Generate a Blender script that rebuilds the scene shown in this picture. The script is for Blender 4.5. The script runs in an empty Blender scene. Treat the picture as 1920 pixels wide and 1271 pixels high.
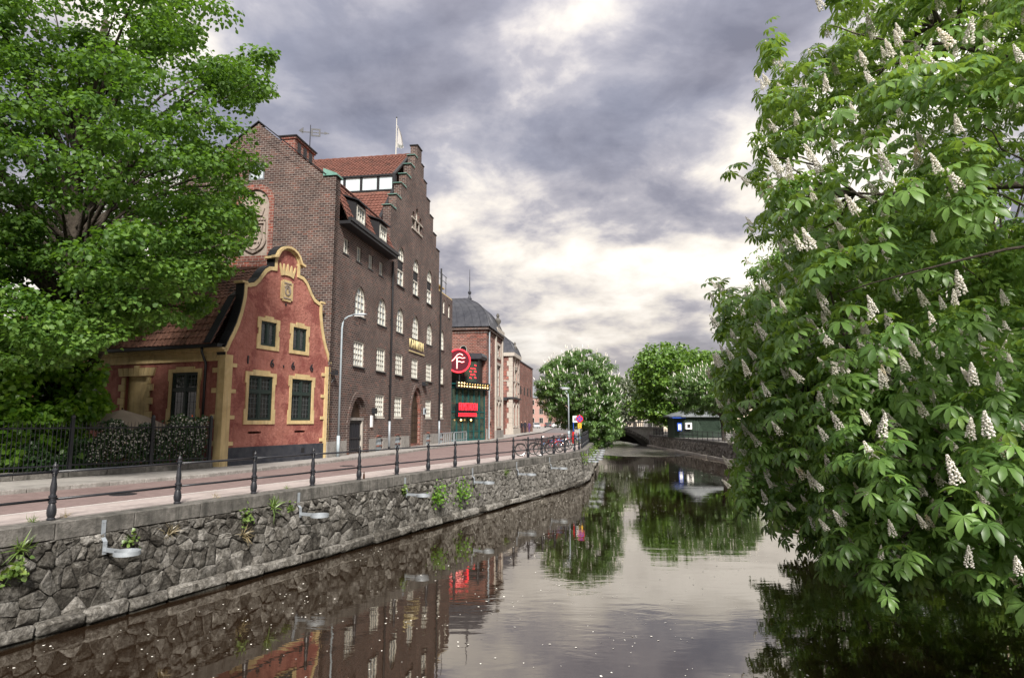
import bpy, bmesh, math, random
import numpy as np
from mathutils import Vector, Matrix
from mathutils.geometry import tessellate_polygon

SC = bpy.context.scene
COL = SC.collection
rnd = random.Random(11)
nrs = np.random.RandomState(5)
PI = math.pi

# ---------------------------------------------------------------- camera
EYE = 2.0
FPX = 1200.0
PITCH = math.atan(152.5 / FPX)
cd = bpy.data.cameras.new('camera')
cam = bpy.data.objects.new('camera', cd)
COL.objects.link(cam)
cam.location = (0, 0, EYE)
cam.rotation_euler = (PI / 2 + PITCH, 0, 0)
cd.sensor_width = 36
cd.lens = 36 * FPX / 1920
cd.clip_start = 0.1
cd.clip_end = 3000
SC.camera = cam

# ---------------------------------------------------------------- world: Nishita sky with broken evening cloud
SUN_EL, SUN_AZ = math.radians(41), math.radians(166)      # azimuth clockwise from +Y
w = bpy.data.worlds.new('World')
SC.world = w
w.use_nodes = True
wt = w.node_tree
wt.nodes.clear()


def N(t, kind, **kw):
    n = t.nodes.new(kind)
    for k, v in kw.items():
        if k.startswith('i_'):
            n.inputs[k[2:].replace('_', ' ')].default_value = v
        else:
            setattr(n, k, v)
    return n


def math_node(t, op, a, b=None, c=None, clamp=False):
    n = t.nodes.new('ShaderNodeMath')
    n.operation = op
    n.use_clamp = clamp
    for i, x in enumerate((a, b, c)):
        if x is None:
            continue
        if isinstance(x, (int, float)):
            n.inputs[i].default_value = x
        else:
            t.links.new(x, n.inputs[i])
    return n.outputs[0]


def ramp_node(t, fac, stops, interp='LINEAR'):
    n = t.nodes.new('ShaderNodeValToRGB')
    n.color_ramp.interpolation = interp
    el = n.color_ramp.elements
    while len(el) < len(stops):
        el.new(0.5)
    for e, (p, col) in zip(el, stops):
        e.position = p
        e.color = (*col, 1) if len(col) == 3 else col
    t.links.new(fac, n.inputs[0])
    return n.outputs[0]


def mix_node(t, fac, a, b, blend='MIX'):
    n = t.nodes.new('ShaderNodeMix')
    n.data_type = 'RGBA'
    n.blend_type = blend
    for sock, x in ((n.inputs[0], fac), (n.inputs[6], a), (n.inputs[7], b)):
        if isinstance(x, (int, float)):
            sock.default_value = x
        elif isinstance(x, tuple):
            sock.default_value = (*x, 1) if len(x) == 3 else x
        else:
            t.links.new(x, sock)
    return n.outputs[2]


def noise_node(t, vec, scale, detail=4, rough=0.5, dist=0.0, dim='3D'):
    n = t.nodes.new('ShaderNodeTexNoise')
    n.noise_dimensions = dim
    n.inputs['Scale'].default_value = scale
    n.inputs['Detail'].default_value = detail
    n.inputs['Roughness'].default_value = rough
    n.inputs['Distortion'].default_value = dist
    if vec is not None:
        t.links.new(vec, n.inputs['Vector'])
    return n.outputs[0]


def build_world():
    t = wt
    out = N(t, 'ShaderNodeOutputWorld')
    bg = N(t, 'ShaderNodeBackground')
    sky = N(t, 'ShaderNodeTexSky')
    sky.sky_type = 'NISHITA'
    sky.sun_disc = False
    sky.sun_elevation = SUN_EL
    sky.sun_rotation = SUN_AZ
    sky.air_density = 1.0
    sky.dust_density = 2.0
    tc = N(t, 'ShaderNodeTexCoord')
    sx = N(t, 'ShaderNodeSeparateXYZ')
    t.links.new(tc.outputs['Generated'], sx.inputs[0])
    x, y, z = sx.outputs
    zz = math_node(t, 'ADD', math_node(t, 'MAXIMUM', z, 0.0), 0.26)
    cx = math_node(t, 'DIVIDE', x, zz)
    cy = math_node(t, 'DIVIDE', y, zz)
    cv = N(t, 'ShaderNodeCombineXYZ')
    t.links.new(cx, cv.inputs[0])
    t.links.new(cy, cv.inputs[1])
    mp = N(t, 'ShaderNodeMapping')
    mp.inputs['Location'].default_value = SKY_OFF
    t.links.new(cv.outputs[0], mp.inputs[0])
    v = mp.outputs[0]
    big = noise_node(t, v, 0.85, 3, 0.5, 0.4)
    med = noise_node(t, v, 2.1, 9, 0.52, 0.2)
    fine = noise_node(t, v, 6.0, 7, 0.6, 0.3)
    f = math_node(t, 'ADD', math_node(t, 'MULTIPLY', big, 0.95), math_node(t, 'MULTIPLY', med, 1.15))
    f = math_node(t, 'ADD', f, math_node(t, 'MULTIPLY', fine, 0.34))
    f = math_node(t, 'MULTIPLY_ADD', f, 1.55, -1.395)
    # thinner, brighter cloud low down where the evening light comes under the deck
    low = math_node(t, 'SUBTRACT', 1.0, math_node(t, 'MULTIPLY', math_node(t, 'ABSOLUTE', math_node(t, 'SUBTRACT', z, 0.21)), 7.0), clamp=True)
    f = math_node(t, 'ADD', f, math_node(t, 'MULTIPLY', low, 0.09))
    cloud = ramp_node(t, f, [(0.14, (0.095, 0.096, 0.122)), (0.34, (0.15, 0.15, 0.18)), (0.48, (0.225, 0.218, 0.24)),
                             (0.55, (0.31, 0.293, 0.295)), (0.65, (0.43, 0.40, 0.365)), (0.85, (0.58, 0.545, 0.50))], 'LINEAR')
    # warm band on the horizon
    hz = math_node(t, 'POWER', math_node(t, 'SUBTRACT', 1.0, math_node(t, 'MULTIPLY', math_node(t, 'MAXIMUM', z, 0.0), 4.2), clamp=True), 2.0)
    cloud = mix_node(t, math_node(t, 'MULTIPLY', hz, 0.75), cloud, (0.34, 0.30, 0.265))
    bl = noise_node(t, v, 0.8, 4, 0.55, 0.2)
    gap = math_node(t, 'MULTIPLY', math_node(t, 'SUBTRACT', bl, 0.50), 3.0, clamp=True)
    skyc = mix_node(t, 1.0, sky.outputs[0], (SKY_K, SKY_K, SKY_K), 'MULTIPLY')
    col = mix_node(t, math_node(t, 'MULTIPLY', gap, 0.4), cloud, skyc)
    # an overcast deck brightens towards the zenith
    gr = math_node(t, 'MULTIPLY_ADD', math_node(t, 'MAXIMUM', z, 0.0), 0.75, 0.80)
    gv = N(t, 'ShaderNodeVectorMath')
    gv.operation = 'SCALE'
    t.links.new(col, gv.inputs[0])
    t.links.new(gr, gv.inputs['Scale'])
    t.links.new(gv.outputs[0], bg.inputs['Color'])
    bg.inputs['Strength'].default_value = SKY_STR
    t.links.new(bg.outputs[0], out.inputs[0])


SKY_OFF = (4.6, 2.2, 9.4)
SKY_K = 0.07
SKY_STR = 1.0
build_world()

sd = bpy.data.lights.new('sun', 'SUN')
sd.energy = 3.4
sd.angle = math.radians(11)
sd.color = (1.0, 0.95, 0.88)
sun = bpy.data.objects.new('sun', sd)
COL.objects.link(sun)
sdir = Vector((math.sin(SUN_AZ) * math.cos(SUN_EL), math.cos(SUN_AZ) * math.cos(SUN_EL), math.sin(SUN_EL)))
sun.rotation_euler = sdir.to_track_quat('Z', 'Y').to_euler()
sun.location = sdir * 60

vs = SC.view_settings
vs.view_transform = 'Standard'
vs.look = 'None'
vs.exposure = 1.17
vs.gamma = 1
vs.use_curve_mapping = False
SC.render.engine = 'CYCLES'
SC.cycles.max_bounces = 6
SC.cycles.diffuse_bounces = 3
SC.cycles.glossy_bounces = 3
SC.cycles.transmission_bounces = 4
SC.cycles.transparent_max_bounces = 4
SC.cycles.use_denoising = True
SC.cycles.caustics_reflective = False
SC.cycles.caustics_refractive = False

# ---------------------------------------------------------------- materials
MATS = {}


def material(name, color, rough=0.7, var=None, vscale=3.0, vdetail=5, bump=0.0, bscale=20.0, metal=0.0, spec=0.3,
             emit=None, estr=0.0, streak=None, var2=None, v2scale=0.7, v2lo=0.45, v2hi=0.65, bdist=0.02, lo=0.35, hi=0.65):
    m = bpy.data.materials.new(name)
    m.use_nodes = True
    t = m.node_tree
    b = t.nodes['Principled BSDF']
    b.inputs['Roughness'].default_value = rough
    b.inputs['Metallic'].default_value = metal
    b.inputs['Specular IOR Level'].default_value = spec
    b.inputs['Base Color'].default_value = (*color, 1)
    tc = N(t, 'ShaderNodeTexCoord')
    vec = tc.outputs['Object']
    col = None
    if var is not None:
        n = noise_node(t, vec, vscale, vdetail, 0.6)
        col = ramp_node(t, n, [(lo, color), (hi, var)])
    if var2 is not None:
        n2 = noise_node(t, vec, v2scale, 6, 0.65, 0.4)
        f2 = ramp_node(t, n2, [(v2lo, (0, 0, 0)), (v2hi, (1, 1, 1))])
        col = mix_node(t, f2, col if col is not None else color, var2)
    if streak is not None:
        # rain streaks and dirt run down the wall
        ms = N(t, 'ShaderNodeMapping')
        ms.inputs['Scale'].default_value = (5.0, 5.0, 0.35)
        t.links.new(vec, ms.inputs[0])
        fs_ = ramp_node(t, noise_node(t, ms.outputs[0], 1.0, 6, 0.65), [(0.50, (0, 0, 0)), (0.68, (0.75, 0.75, 0.75))])
        col = mix_node(t, fs_, col if col is not None else color, streak)
    if col is not None:
        t.links.new(col, b.inputs['Base Color'])
    if bump:
        nb = noise_node(t, vec, bscale, 8, 0.62)
        bp = N(t, 'ShaderNodeBump')
        bp.inputs['Strength'].default_value = bump
        bp.inputs['Distance'].default_value = bdist
        t.links.new(nb, bp.inputs['Height'])
        t.links.new(bp.outputs[0], b.inputs['Normal'])
    if emit:
        b.inputs['Emission Color'].default_value = (*emit, 1)
        b.inputs['Emission Strength'].default_value = estr
    MATS[name] = m
    return m


def brick_material(name, c1, c2, mortar, bw=0.30, bh=0.115, ms=0.016, dark=None, bump=0.6):
    m = bpy.data.materials.new(name)
    m.use_nodes = True
    t = m.node_tree
    b = t.nodes['Principled BSDF']
    b.inputs['Roughness'].default_value = 0.85
    b.inputs['Specular IOR Level'].default_value = 0.2
    tc = N(t, 'ShaderNodeTexCoord')
    sx = N(t, 'ShaderNodeSeparateXYZ')
    t.links.new(tc.outputs['Object'], sx.inputs[0])
    cv = N(t, 'ShaderNodeCombineXYZ')
    t.links.new(math_node(t, 'ADD', sx.outputs[0], sx.outputs[1]), cv.inputs[0])
    t.links.new(sx.outputs[2], cv.inputs[1])
    br = N(t, 'ShaderNodeTexBrick')
    br.inputs['Scale'].default_value = 1.0
    br.inputs['Brick Width'].default_value = bw
    br.inputs['Row Height'].default_value = bh
    br.inputs['Mortar Size'].default_value = ms
    br.inputs['Mortar Smooth'].default_value = 0.15
    br.inputs['Bias'].default_value = -0.1
    br.inputs['Color1'].default_value = (*c1, 1)
    br.inputs['Color2'].default_value = (*c2, 1)
    br.inputs['Mortar'].default_value = (*mortar, 1)
    t.links.new(cv.outputs[0], br.inputs['Vector'])
    # single bricks burnt darker or redder
    fl = N(t, 'ShaderNodeTexWhiteNoise')
    fl.noise_dimensions = '2D'
    sn = N(t, 'ShaderNodeVectorMath')
    sn.operation = 'SNAP'
    t.links.new(cv.outputs[0], sn.inputs[0])
    sn.inputs[1].default_value = (bw, bh, 1)
    t.links.new(sn.outputs[0], fl.inputs[0])
    g = ramp_node(t, fl.outputs[0], [(0.0, (0.55, 0.55, 0.6)), (0.5, (1, 1, 1)), (0.9, (1.1, 0.95, 0.9)), (1.0, (1.6, 1.1, 0.95))])
    n = noise_node(t, tc.outputs['Object'], 0.5, 5, 0.65)
    g2 = ramp_node(t, n, [(0.3, (0.62, 0.60, 0.60)), (0.7, (1.25, 1.22, 1.2))])
    bc = mix_node(t, 1.0, br.outputs['Color'], g, 'MULTIPLY')
    bc = mix_node(t, br.outputs['Fac'], bc, mortar)
    col = mix_node(t, 1.0, bc, g2, 'MULTIPLY')
    t.links.new(col, b.inputs['Base Color'])
    bp = N(t, 'ShaderNodeBump')
    bp.inputs['Strength'].default_value = bump
    bp.inputs['Distance'].default_value = 0.012
    hgt = math_node(t, 'SUBTRACT', noise_node(t, tc.outputs['Object'], 22, 4, 0.6), br.outputs['Fac'])
    t.links.new(hgt, bp.inputs['Height'])
    t.links.new(bp.outputs[0], b.inputs['Normal'])
    MATS[name] = m


def leaf_material(name, c_dark, c_light, trans=0.35, tcol=None, vscale=1.2, rough=0.40, spec=0.55):
    m = bpy.data.materials.new(name)
    m.use_nodes = True
    t = m.node_tree
    b = t.nodes['Principled BSDF']
    b.inputs['Roughness'].default_value = rough
    b.inputs['Specular IOR Level'].default_value = spec
    at = N(t, 'ShaderNodeAttribute')
    at.attribute_name = 'tint'
    tc = N(t, 'ShaderNodeTexCoord')
    n = noise_node(t, tc.outputs['Object'], vscale, 3, 0.5)
    f = math_node(t, 'ADD', math_node(t, 'MULTIPLY', at.outputs['Fac'], 0.65), math_node(t, 'MULTIPLY', n, 0.45), clamp=True)
    mid = tuple((a_ + b_) / 2 for a_, b_ in zip(c_dark, c_light))
    yel = (c_light[0] * 1.25, c_light[1] * 1.02, c_light[2] * 0.7)
    col = ramp_node(t, f, [(0.12, c_dark), (0.5, mid), (0.8, c_light), (0.98, yel)])
    # small blotches and paler veins on the blades
    sp_ = ramp_node(t, noise_node(t, tc.outputs['Object'], 40.0, 3, 0.6), [(0.30, (0.72, 0.70, 0.66)), (0.52, (1, 1, 1)), (0.75, (1.15, 1.12, 1.1))])
    col = mix_node(t, 1.0, col, sp_, 'MULTIPLY')
    t.links.new(col, b.inputs['Base Color'])
    tr = N(t, 'ShaderNodeBsdfTranslucent')
    tcol = tcol or (min(1, c_light[0] * 1.6), min(1, c_light[1] * 1.5), c_light[2] * 0.6)
    tr.inputs['Color'].default_value = (*tcol, 1)
    mx = N(t, 'ShaderNodeMixShader')
    mx.inputs[0].default_value = trans
    t.links.new(b.outputs[0], mx.inputs[1])
    t.links.new(tr.outputs[0], mx.inputs[2])
    t.links.new(mx.outputs[0], t.nodes['Material Output'].inputs[0])
    MATS[name] = m


brick_material('brown_brick', (0.070, 0.045, 0.039), (0.115, 0.071, 0.059), (0.215, 0.19, 0.175), bw=0.30, bh=0.125, ms=0.017)
brick_material('red_brick', (0.17, 0.066, 0.05), (0.23, 0.095, 0.074), (0.30, 0.24, 0.21), bw=0.34, bh=0.16, ms=0.016)
brick_material('pink_brick', (0.22, 0.095, 0.076), (0.27, 0.125, 0.10), (0.32, 0.24, 0.21), bw=0.4, bh=0.2, ms=0.014)
material('red_render', (0.29, 0.108, 0.082), 0.9, (0.39, 0.165, 0.13), 2.6, 10, 1.0, 7, var2=(0.22, 0.070, 0.057), v2scale=0.75, v2lo=0.5, v2hi=0.58, bdist=0.06, streak=(0.25, 0.095, 0.078))
material('yellow_trim', (0.52, 0.39, 0.19), 0.8, (0.60, 0.47, 0.25), 3, 6, 0.2, 30, var2=(0.38, 0.28, 0.14), v2scale=0.9, v2lo=0.5, v2hi=0.75, streak=(0.33, 0.25, 0.14))
material('dark_plinth', (0.022, 0.025, 0.035), 0.75, (0.045, 0.047, 0.055), 3, 6, 0.4, 14)
material('window_green', (0.022, 0.034, 0.030), 0.4)
material('white_paint', (0.60, 0.58, 0.51), 0.55, (0.52, 0.50, 0.44), 6)
material('lead', (0.10, 0.11, 0.11), 0.5)
material('black_iron', (0.012, 0.014, 0.019), 0.38, (0.022, 0.022, 0.026), 8, 4, 0.15, 60, spec=0.5)
material('black_metal', (0.012, 0.012, 0.014), 0.5, spec=0.4)
material('galvanised', (0.30, 0.33, 0.36), 0.5, (0.38, 0.41, 0.44), 7, 4, metal=0.35)
material('pole_paint', (0.30, 0.36, 0.40), 0.45, (0.38, 0.43, 0.46), 5)
material('copper_green', (0.11, 0.24, 0.20), 0.6, (0.17, 0.30, 0.26), 4)
material('dark_wood', (0.035, 0.022, 0.015), 0.6, (0.06, 0.036, 0.02), 6, 4)
material('granite', (0.20, 0.185, 0.17), 0.85, (0.31, 0.295, 0.275), 14, 6, 0.35, 40, var2=(0.13, 0.12, 0.11), v2scale=1.2, v2lo=0.48, v2hi=0.7)
def rubble_material(name, tone):
    m = bpy.data.materials.new(name)
    m.use_nodes = True
    t = m.node_tree
    b = t.nodes['Principled BSDF']
    b.inputs['Roughness'].default_value = 0.9
    b.inputs['Specular IOR Level'].default_value = 0.2
    vec = N(t, 'ShaderNodeTexCoord').outputs['Object']
    oi = N(t, 'ShaderNodeObjectInfo')
    n1 = noise_node(t, vec, 2.2, 6, 0.65, 0.5)
    n2 = noise_node(t, vec, 9.0, 8, 0.7, 0.3)
    n3 = noise_node(t, vec, 34.0, 4, 0.6)
    f = math_node(t, 'ADD', math_node(t, 'MULTIPLY', n1, 0.5), math_node(t, 'MULTIPLY', n2, 0.6))
    f = math_node(t, 'ADD', f, math_node(t, 'MULTIPLY', math_node(t, 'SUBTRACT', oi.outputs['Random'], 0.5), 0.16))
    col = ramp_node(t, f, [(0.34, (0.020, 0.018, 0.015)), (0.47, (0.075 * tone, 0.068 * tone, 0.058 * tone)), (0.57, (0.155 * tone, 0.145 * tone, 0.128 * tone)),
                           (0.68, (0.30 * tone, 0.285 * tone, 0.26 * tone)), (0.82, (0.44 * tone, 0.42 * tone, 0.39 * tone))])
    g = ramp_node(t, n3, [(0.35, (0.72, 0.72, 0.72)), (0.65, (1.2, 1.2, 1.2))])
    # wet, algae dark foot of the wall at the waterline
    sz = N(t, 'ShaderNodeSeparateXYZ')
    t.links.new(vec, sz.inputs[0])
    wl = math_node(t, 'ADD', sz.outputs[2], math_node(t, 'MULTIPLY', n2, 0.16))
    wet = ramp_node(t, wl, [(0.42, (0.22, 0.22, 0.20)), (0.52, (1, 1, 1))])
    g = mix_node(t, 1.0, g, wet, 'MULTIPLY')
    t.links.new(mix_node(t, 1.0, col, g, 'MULTIPLY'), b.inputs['Base Color'])
    h = math_node(t, 'ADD', math_node(t, 'MULTIPLY', noise_node(t, vec, 4.5, 8, 0.68, 0.4), 1.0), math_node(t, 'MULTIPLY', n2, 0.5))
    h = math_node(t, 'ADD', h, math_node(t, 'MULTIPLY', n3, 0.08))
    bp = N(t, 'ShaderNodeBump')
    bp.inputs['Strength'].default_value = 1.0
    bp.inputs['Distance'].default_value = 0.15
    t.links.new(h, bp.inputs['Height'])
    t.links.new(bp.outputs[0], b.inputs['Normal'])
    MATS[name] = m


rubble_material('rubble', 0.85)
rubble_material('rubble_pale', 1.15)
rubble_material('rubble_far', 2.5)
material('mortar_dark', (0.05, 0.046, 0.04), 0.95, (0.14, 0.13, 0.115), 6, 6, 0.8, 18)
material('coping_stone', (0.105, 0.098, 0.088), 0.88, (0.19, 0.178, 0.162), 9, 7, 0.7, 26, var2=(0.055, 0.053, 0.047), v2scale=1.1, v2lo=0.45, v2hi=0.7, bdist=0.03, streak=(0.035, 0.034, 0.03))
material('asphalt_red', (0.16, 0.115, 0.108), 0.88, (0.22, 0.162, 0.152), 5, 8, 0.3, 70, var2=(0.14, 0.095, 0.09), v2scale=0.5, v2lo=0.5, v2hi=0.7)
material('asphalt_grey', (0.12, 0.11, 0.112), 0.9, (0.19, 0.175, 0.17), 4, 8, 0.3, 70, var2=(0.09, 0.082, 0.084), v2scale=0.4)
material('promenade', (0.33, 0.28, 0.265), 0.88, (0.41, 0.355, 0.335), 6, 8, 0.3, 60, var2=(0.25, 0.215, 0.2), v2scale=0.8, v2lo=0.5, v2hi=0.72)
material('paving', (0.25, 0.235, 0.22), 0.88, (0.33, 0.31, 0.29), 5, 8, 0.3, 50, var2=(0.17, 0.16, 0.15), v2scale=0.7, v2lo=0.48, v2hi=0.7)
material('earth', (0.07, 0.058, 0.04), 0.95, (0.05, 0.06, 0.025), 2, 6, 0.5, 20)
material('white_line', (0.62, 0.60, 0.57), 0.8, (0.42, 0.38, 0.36), 8, 6)
material('roof_tile', (0.105, 0.041, 0.031), 0.85, (0.17, 0.072, 0.052), 6, 5, 0.4, 30, var2=(0.07, 0.035, 0.027), v2scale=1.2, v2lo=0.5, v2hi=0.68)
material('old_tile', (0.13, 0.065, 0.048), 0.85, (0.24, 0.12, 0.085), 6, 5, 0.4, 30, var2=(0.05, 0.035, 0.028), v2scale=1.3, v2lo=0.5, v2hi=0.68)
material('roof_metal', (0.035, 0.037, 0.046), 0.45, (0.06, 0.062, 0.072), 2, 5, metal=0.3)
material('roof_zinc', (0.15, 0.165, 0.18), 0.55, (0.22, 0.235, 0.25), 2, 5, metal=0.2)
material('bridge_stone', (0.28, 0.27, 0.25), 0.88, (0.40, 0.385, 0.36), 3, 7, 0.5, 20)
material('stone_trim', (0.36, 0.325, 0.28), 0.8, (0.45, 0.41, 0.36), 5, 5, 0.2, 20)
material('sandstone', (0.24, 0.195, 0.165), 0.9, (0.33, 0.275, 0.235), 5, 6, 0.5, 24)
material('cream_render', (0.56, 0.47, 0.37), 0.85, (0.64, 0.55, 0.45), 1.5, 5)
material('pink_render', (0.36, 0.21, 0.18), 0.85, (0.42, 0.26, 0.22), 1.5, 5)
material('dark_glass', (0.012, 0.016, 0.018), 0.06, spec=0.8)


def pane_material(name):
    m = bpy.data.materials.new(name)
    m.use_nodes = True
    t = m.node_tree
    b = t.nodes['Principled BSDF']
    b.inputs['Roughness'].default_value = 0.07
    b.inputs['Specular IOR Level'].default_value = 0.9
    oi = N(t, 'ShaderNodeObjectInfo')
    n = noise_node(t, N(t, 'ShaderNodeTexCoord').outputs['Object'], 1.3, 2, 0.5)
    f = math_node(t, 'ADD', math_node(t, 'MULTIPLY', oi.outputs['Random'], 0.7), math_node(t, 'MULTIPLY', n, 0.5))
    c = ramp_node(t, f, [(0.2, (0.05, 0.07, 0.08)), (0.5, (0.20, 0.25, 0.28)), (0.85, (0.44, 0.49, 0.52))])  # pale sky reflections and white curtains are put into the pane colour
    t.links.new(c, b.inputs['Base Color'])
    MATS[name] = m


pane_material('painted_reflection_glass')
material('ribbon_glass', (0.50, 0.58, 0.60), 0.1, (0.66, 0.72, 0.72), 0.5, 2, spec=0.7)
material('shop_glass', (0.02, 0.035, 0.035), 0.05, (0.07, 0.09, 0.06), 1.5, 3, spec=0.8)
material('teal_frame', (0.012, 0.075, 0.072), 0.45)
material('green_wood', (0.018, 0.034, 0.022), 0.7, (0.028, 0.048, 0.032), 3)
material('neon_red', (0.6, 0.01, 0.02), 0.5, emit=(1.0, 0.03, 0.045), estr=1.1)
material('neon_pink', (0.9, 0.3, 0.3), 0.5, emit=(1.0, 0.30, 0.26), estr=1.6)
material('sign_dark_red', (0.05, 0.003, 0.01), 0.4, emit=(0.20, 0.005, 0.02), estr=0.12)
material('bulb', (1, 0.8, 0.4), 0.4, emit=(1.0, 0.60, 0.2), estr=2.6)
material('sign_gold', (0.62, 0.52, 0.27), 0.5)
material('sign_blue', (0.02, 0.08, 0.45), 0.4)
material('sign_red', (0.55, 0.02, 0.02), 0.4)
material('sign_yellow', (0.70, 0.42, 0.03), 0.5)
material('sign_white', (0.75, 0.75, 0.74), 0.5)
material('orange_glow', (0.75, 0.12, 0.02), 0.5, emit=(1.0, 0.15, 0.02), estr=0.15)  # faint glow put into the orange, for window lamps and the printed emblem
material('parasol_cloth', (0.46, 0.37, 0.29), 0.85, (0.40, 0.32, 0.25), 2)
material('bark', (0.045, 0.036, 0.028), 0.95, (0.085, 0.07, 0.055), 8, 6, 1.0, 14, bdist=0.05)
material('rubber', (0.012, 0.012, 0.012), 0.7)
material('chrome', (0.5, 0.5, 0.5), 0.25, metal=0.9)
material('car_blue', (0.02, 0.05, 0.16), 0.3, spec=0.6)
material('car_white', (0.65, 0.65, 0.64), 0.3, spec=0.6)
material('car_silver', (0.35, 0.37, 0.38), 0.3, spec=0.6)
material('car_dark', (0.025, 0.027, 0.03), 0.3, spec=0.6)
material('bike_red', (0.35, 0.03, 0.03), 0.4)
material('bike_blue', (0.04, 0.13, 0.35), 0.4)
material('cloth_dark', (0.02, 0.021, 0.027), 0.9)
material('cloth_violet', (0.09, 0.05, 0.13), 0.9)
material('skin', (0.50, 0.30, 0.22), 0.6)
material('bottle_glass', (0.05, 0.02, 0.008), 0.15, spec=0.6)
leaf_material('flower_white', (0.88, 0.85, 0.78), (0.93, 0.91, 0.86), 0.4, (0.9, 0.88, 0.82), 12.0, 0.8, 0.1)
material('flower_core', (0.45, 0.42, 0.28), 0.8)
material('petal', (0.88, 0.85, 0.78), 0.8)
leaf_material('chestnut_leaf', (0.030, 0.078, 0.017), (0.165, 0.295, 0.070), 0.36, (0.30, 0.46, 0.055), 0.8, 0.42, 0.45)
leaf_material('linden_leaf', (0.016, 0.052, 0.010), (0.115, 0.21, 0.042), 0.27, (0.22, 0.44, 0.03), 0.5, 0.55, 0.28)
leaf_material('far_leaf', (0.030, 0.075, 0.018), (0.13, 0.23, 0.06), 0.28, (0.20, 0.36, 0.05), 0.4)
leaf_material('far_linden_leaf', (0.036, 0.09, 0.014), (0.15, 0.27, 0.045), 0.3, (0.24, 0.42, 0.04), 0.4)
leaf_material('pale_leaf', (0.06, 0.085, 0.05), (0.20, 0.235, 0.16), 0.25, (0.25, 0.35, 0.12), 0.4)
leaf_material('hedge_leaf', (0.014, 0.045, 0.014), (0.06, 0.13, 0.035), 0.25, None, 2.0)
leaf_material('ivy_leaf', (0.03, 0.10, 0.012), (0.18, 0.34, 0.04), 0.4, None, 2.0)
leaf_material('weed_leaf', (0.05, 0.10, 0.02), (0.17, 0.26, 0.06), 0.3, None, 6.0)
leaf_material('dry_grass', (0.20, 0.16, 0.09), (0.36, 0.30, 0.18), 0.3, (0.4, 0.35, 0.2), 6.0)


def water_material():
    m = bpy.data.materials.new('water')
    m.use_nodes = True
    t = m.node_tree
    t.nodes.remove(t.nodes['Principled BSDF'])
    df = N(t, 'ShaderNodeBsdfDiffuse')
    df.inputs['Color'].default_value = (0.020, 0.012, 0.007, 1)
    gl = N(t, 'ShaderNodeBsdfGlossy')
    gl.inputs['Color'].default_value = (0.96, 0.93, 0.88, 1)
    gl.inputs['Roughness'].default_value = 0.015
    fr = N(t, 'ShaderNodeFresnel')
    fr.inputs['IOR'].default_value = 1.36
    mx = N(t, 'ShaderNodeMixShader')
    t.links.new(math_node(t, 'MULTIPLY_ADD', fr.outputs[0], 1.05, 0.19, True), mx.inputs[0])
    t.links.new(df.outputs[0], mx.inputs[1])
    t.links.new(gl.outputs[0], mx.inputs[2])
    t.links.new(mx.outputs[0], t.nodes['Material Output'].inputs[0])
    tc = N(t, 'ShaderNodeTexCoord')
    mp = N(t, 'ShaderNodeMapping')
    mp.inputs['Rotation'].default_value = (0, 0, math.radians(12))
    mp.inputs['Scale'].default_value = (0.55, 1.5, 1)
    t.links.new(tc.outputs['Object'], mp.inputs[0])
    n1 = noise_node(t, mp.outputs[0], 1.1, 3, 0.5, 0.6)
    n2 = noise_node(t, mp.outputs[0], 5.0, 3, 0.5, 0.5)
    patch = ramp_node(t, noise_node(t, tc.outputs['Object'], 0.13, 3, 0.6, 0.6), [(0.40, (0.25, 0.25, 0.25)), (0.62, (1, 1, 1))])
    h = math_node(t, 'ADD', n1, math_node(t, 'MULTIPLY', n2, 0.22))
    h = math_node(t, 'MULTIPLY', h, patch)
    bp = N(t, 'ShaderNodeBump')
    bp.inputs['Strength'].default_value = 0.17
    bp.inputs['Distance'].default_value = 0.03
    t.links.new(h, bp.inputs['Height'])
    t.links.new(bp.outputs[0], gl.inputs['Normal'])
    t.links.new(bp.outputs[0], fr.inputs['Normal'])
    MATS['water'] = m


water_material()


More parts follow.
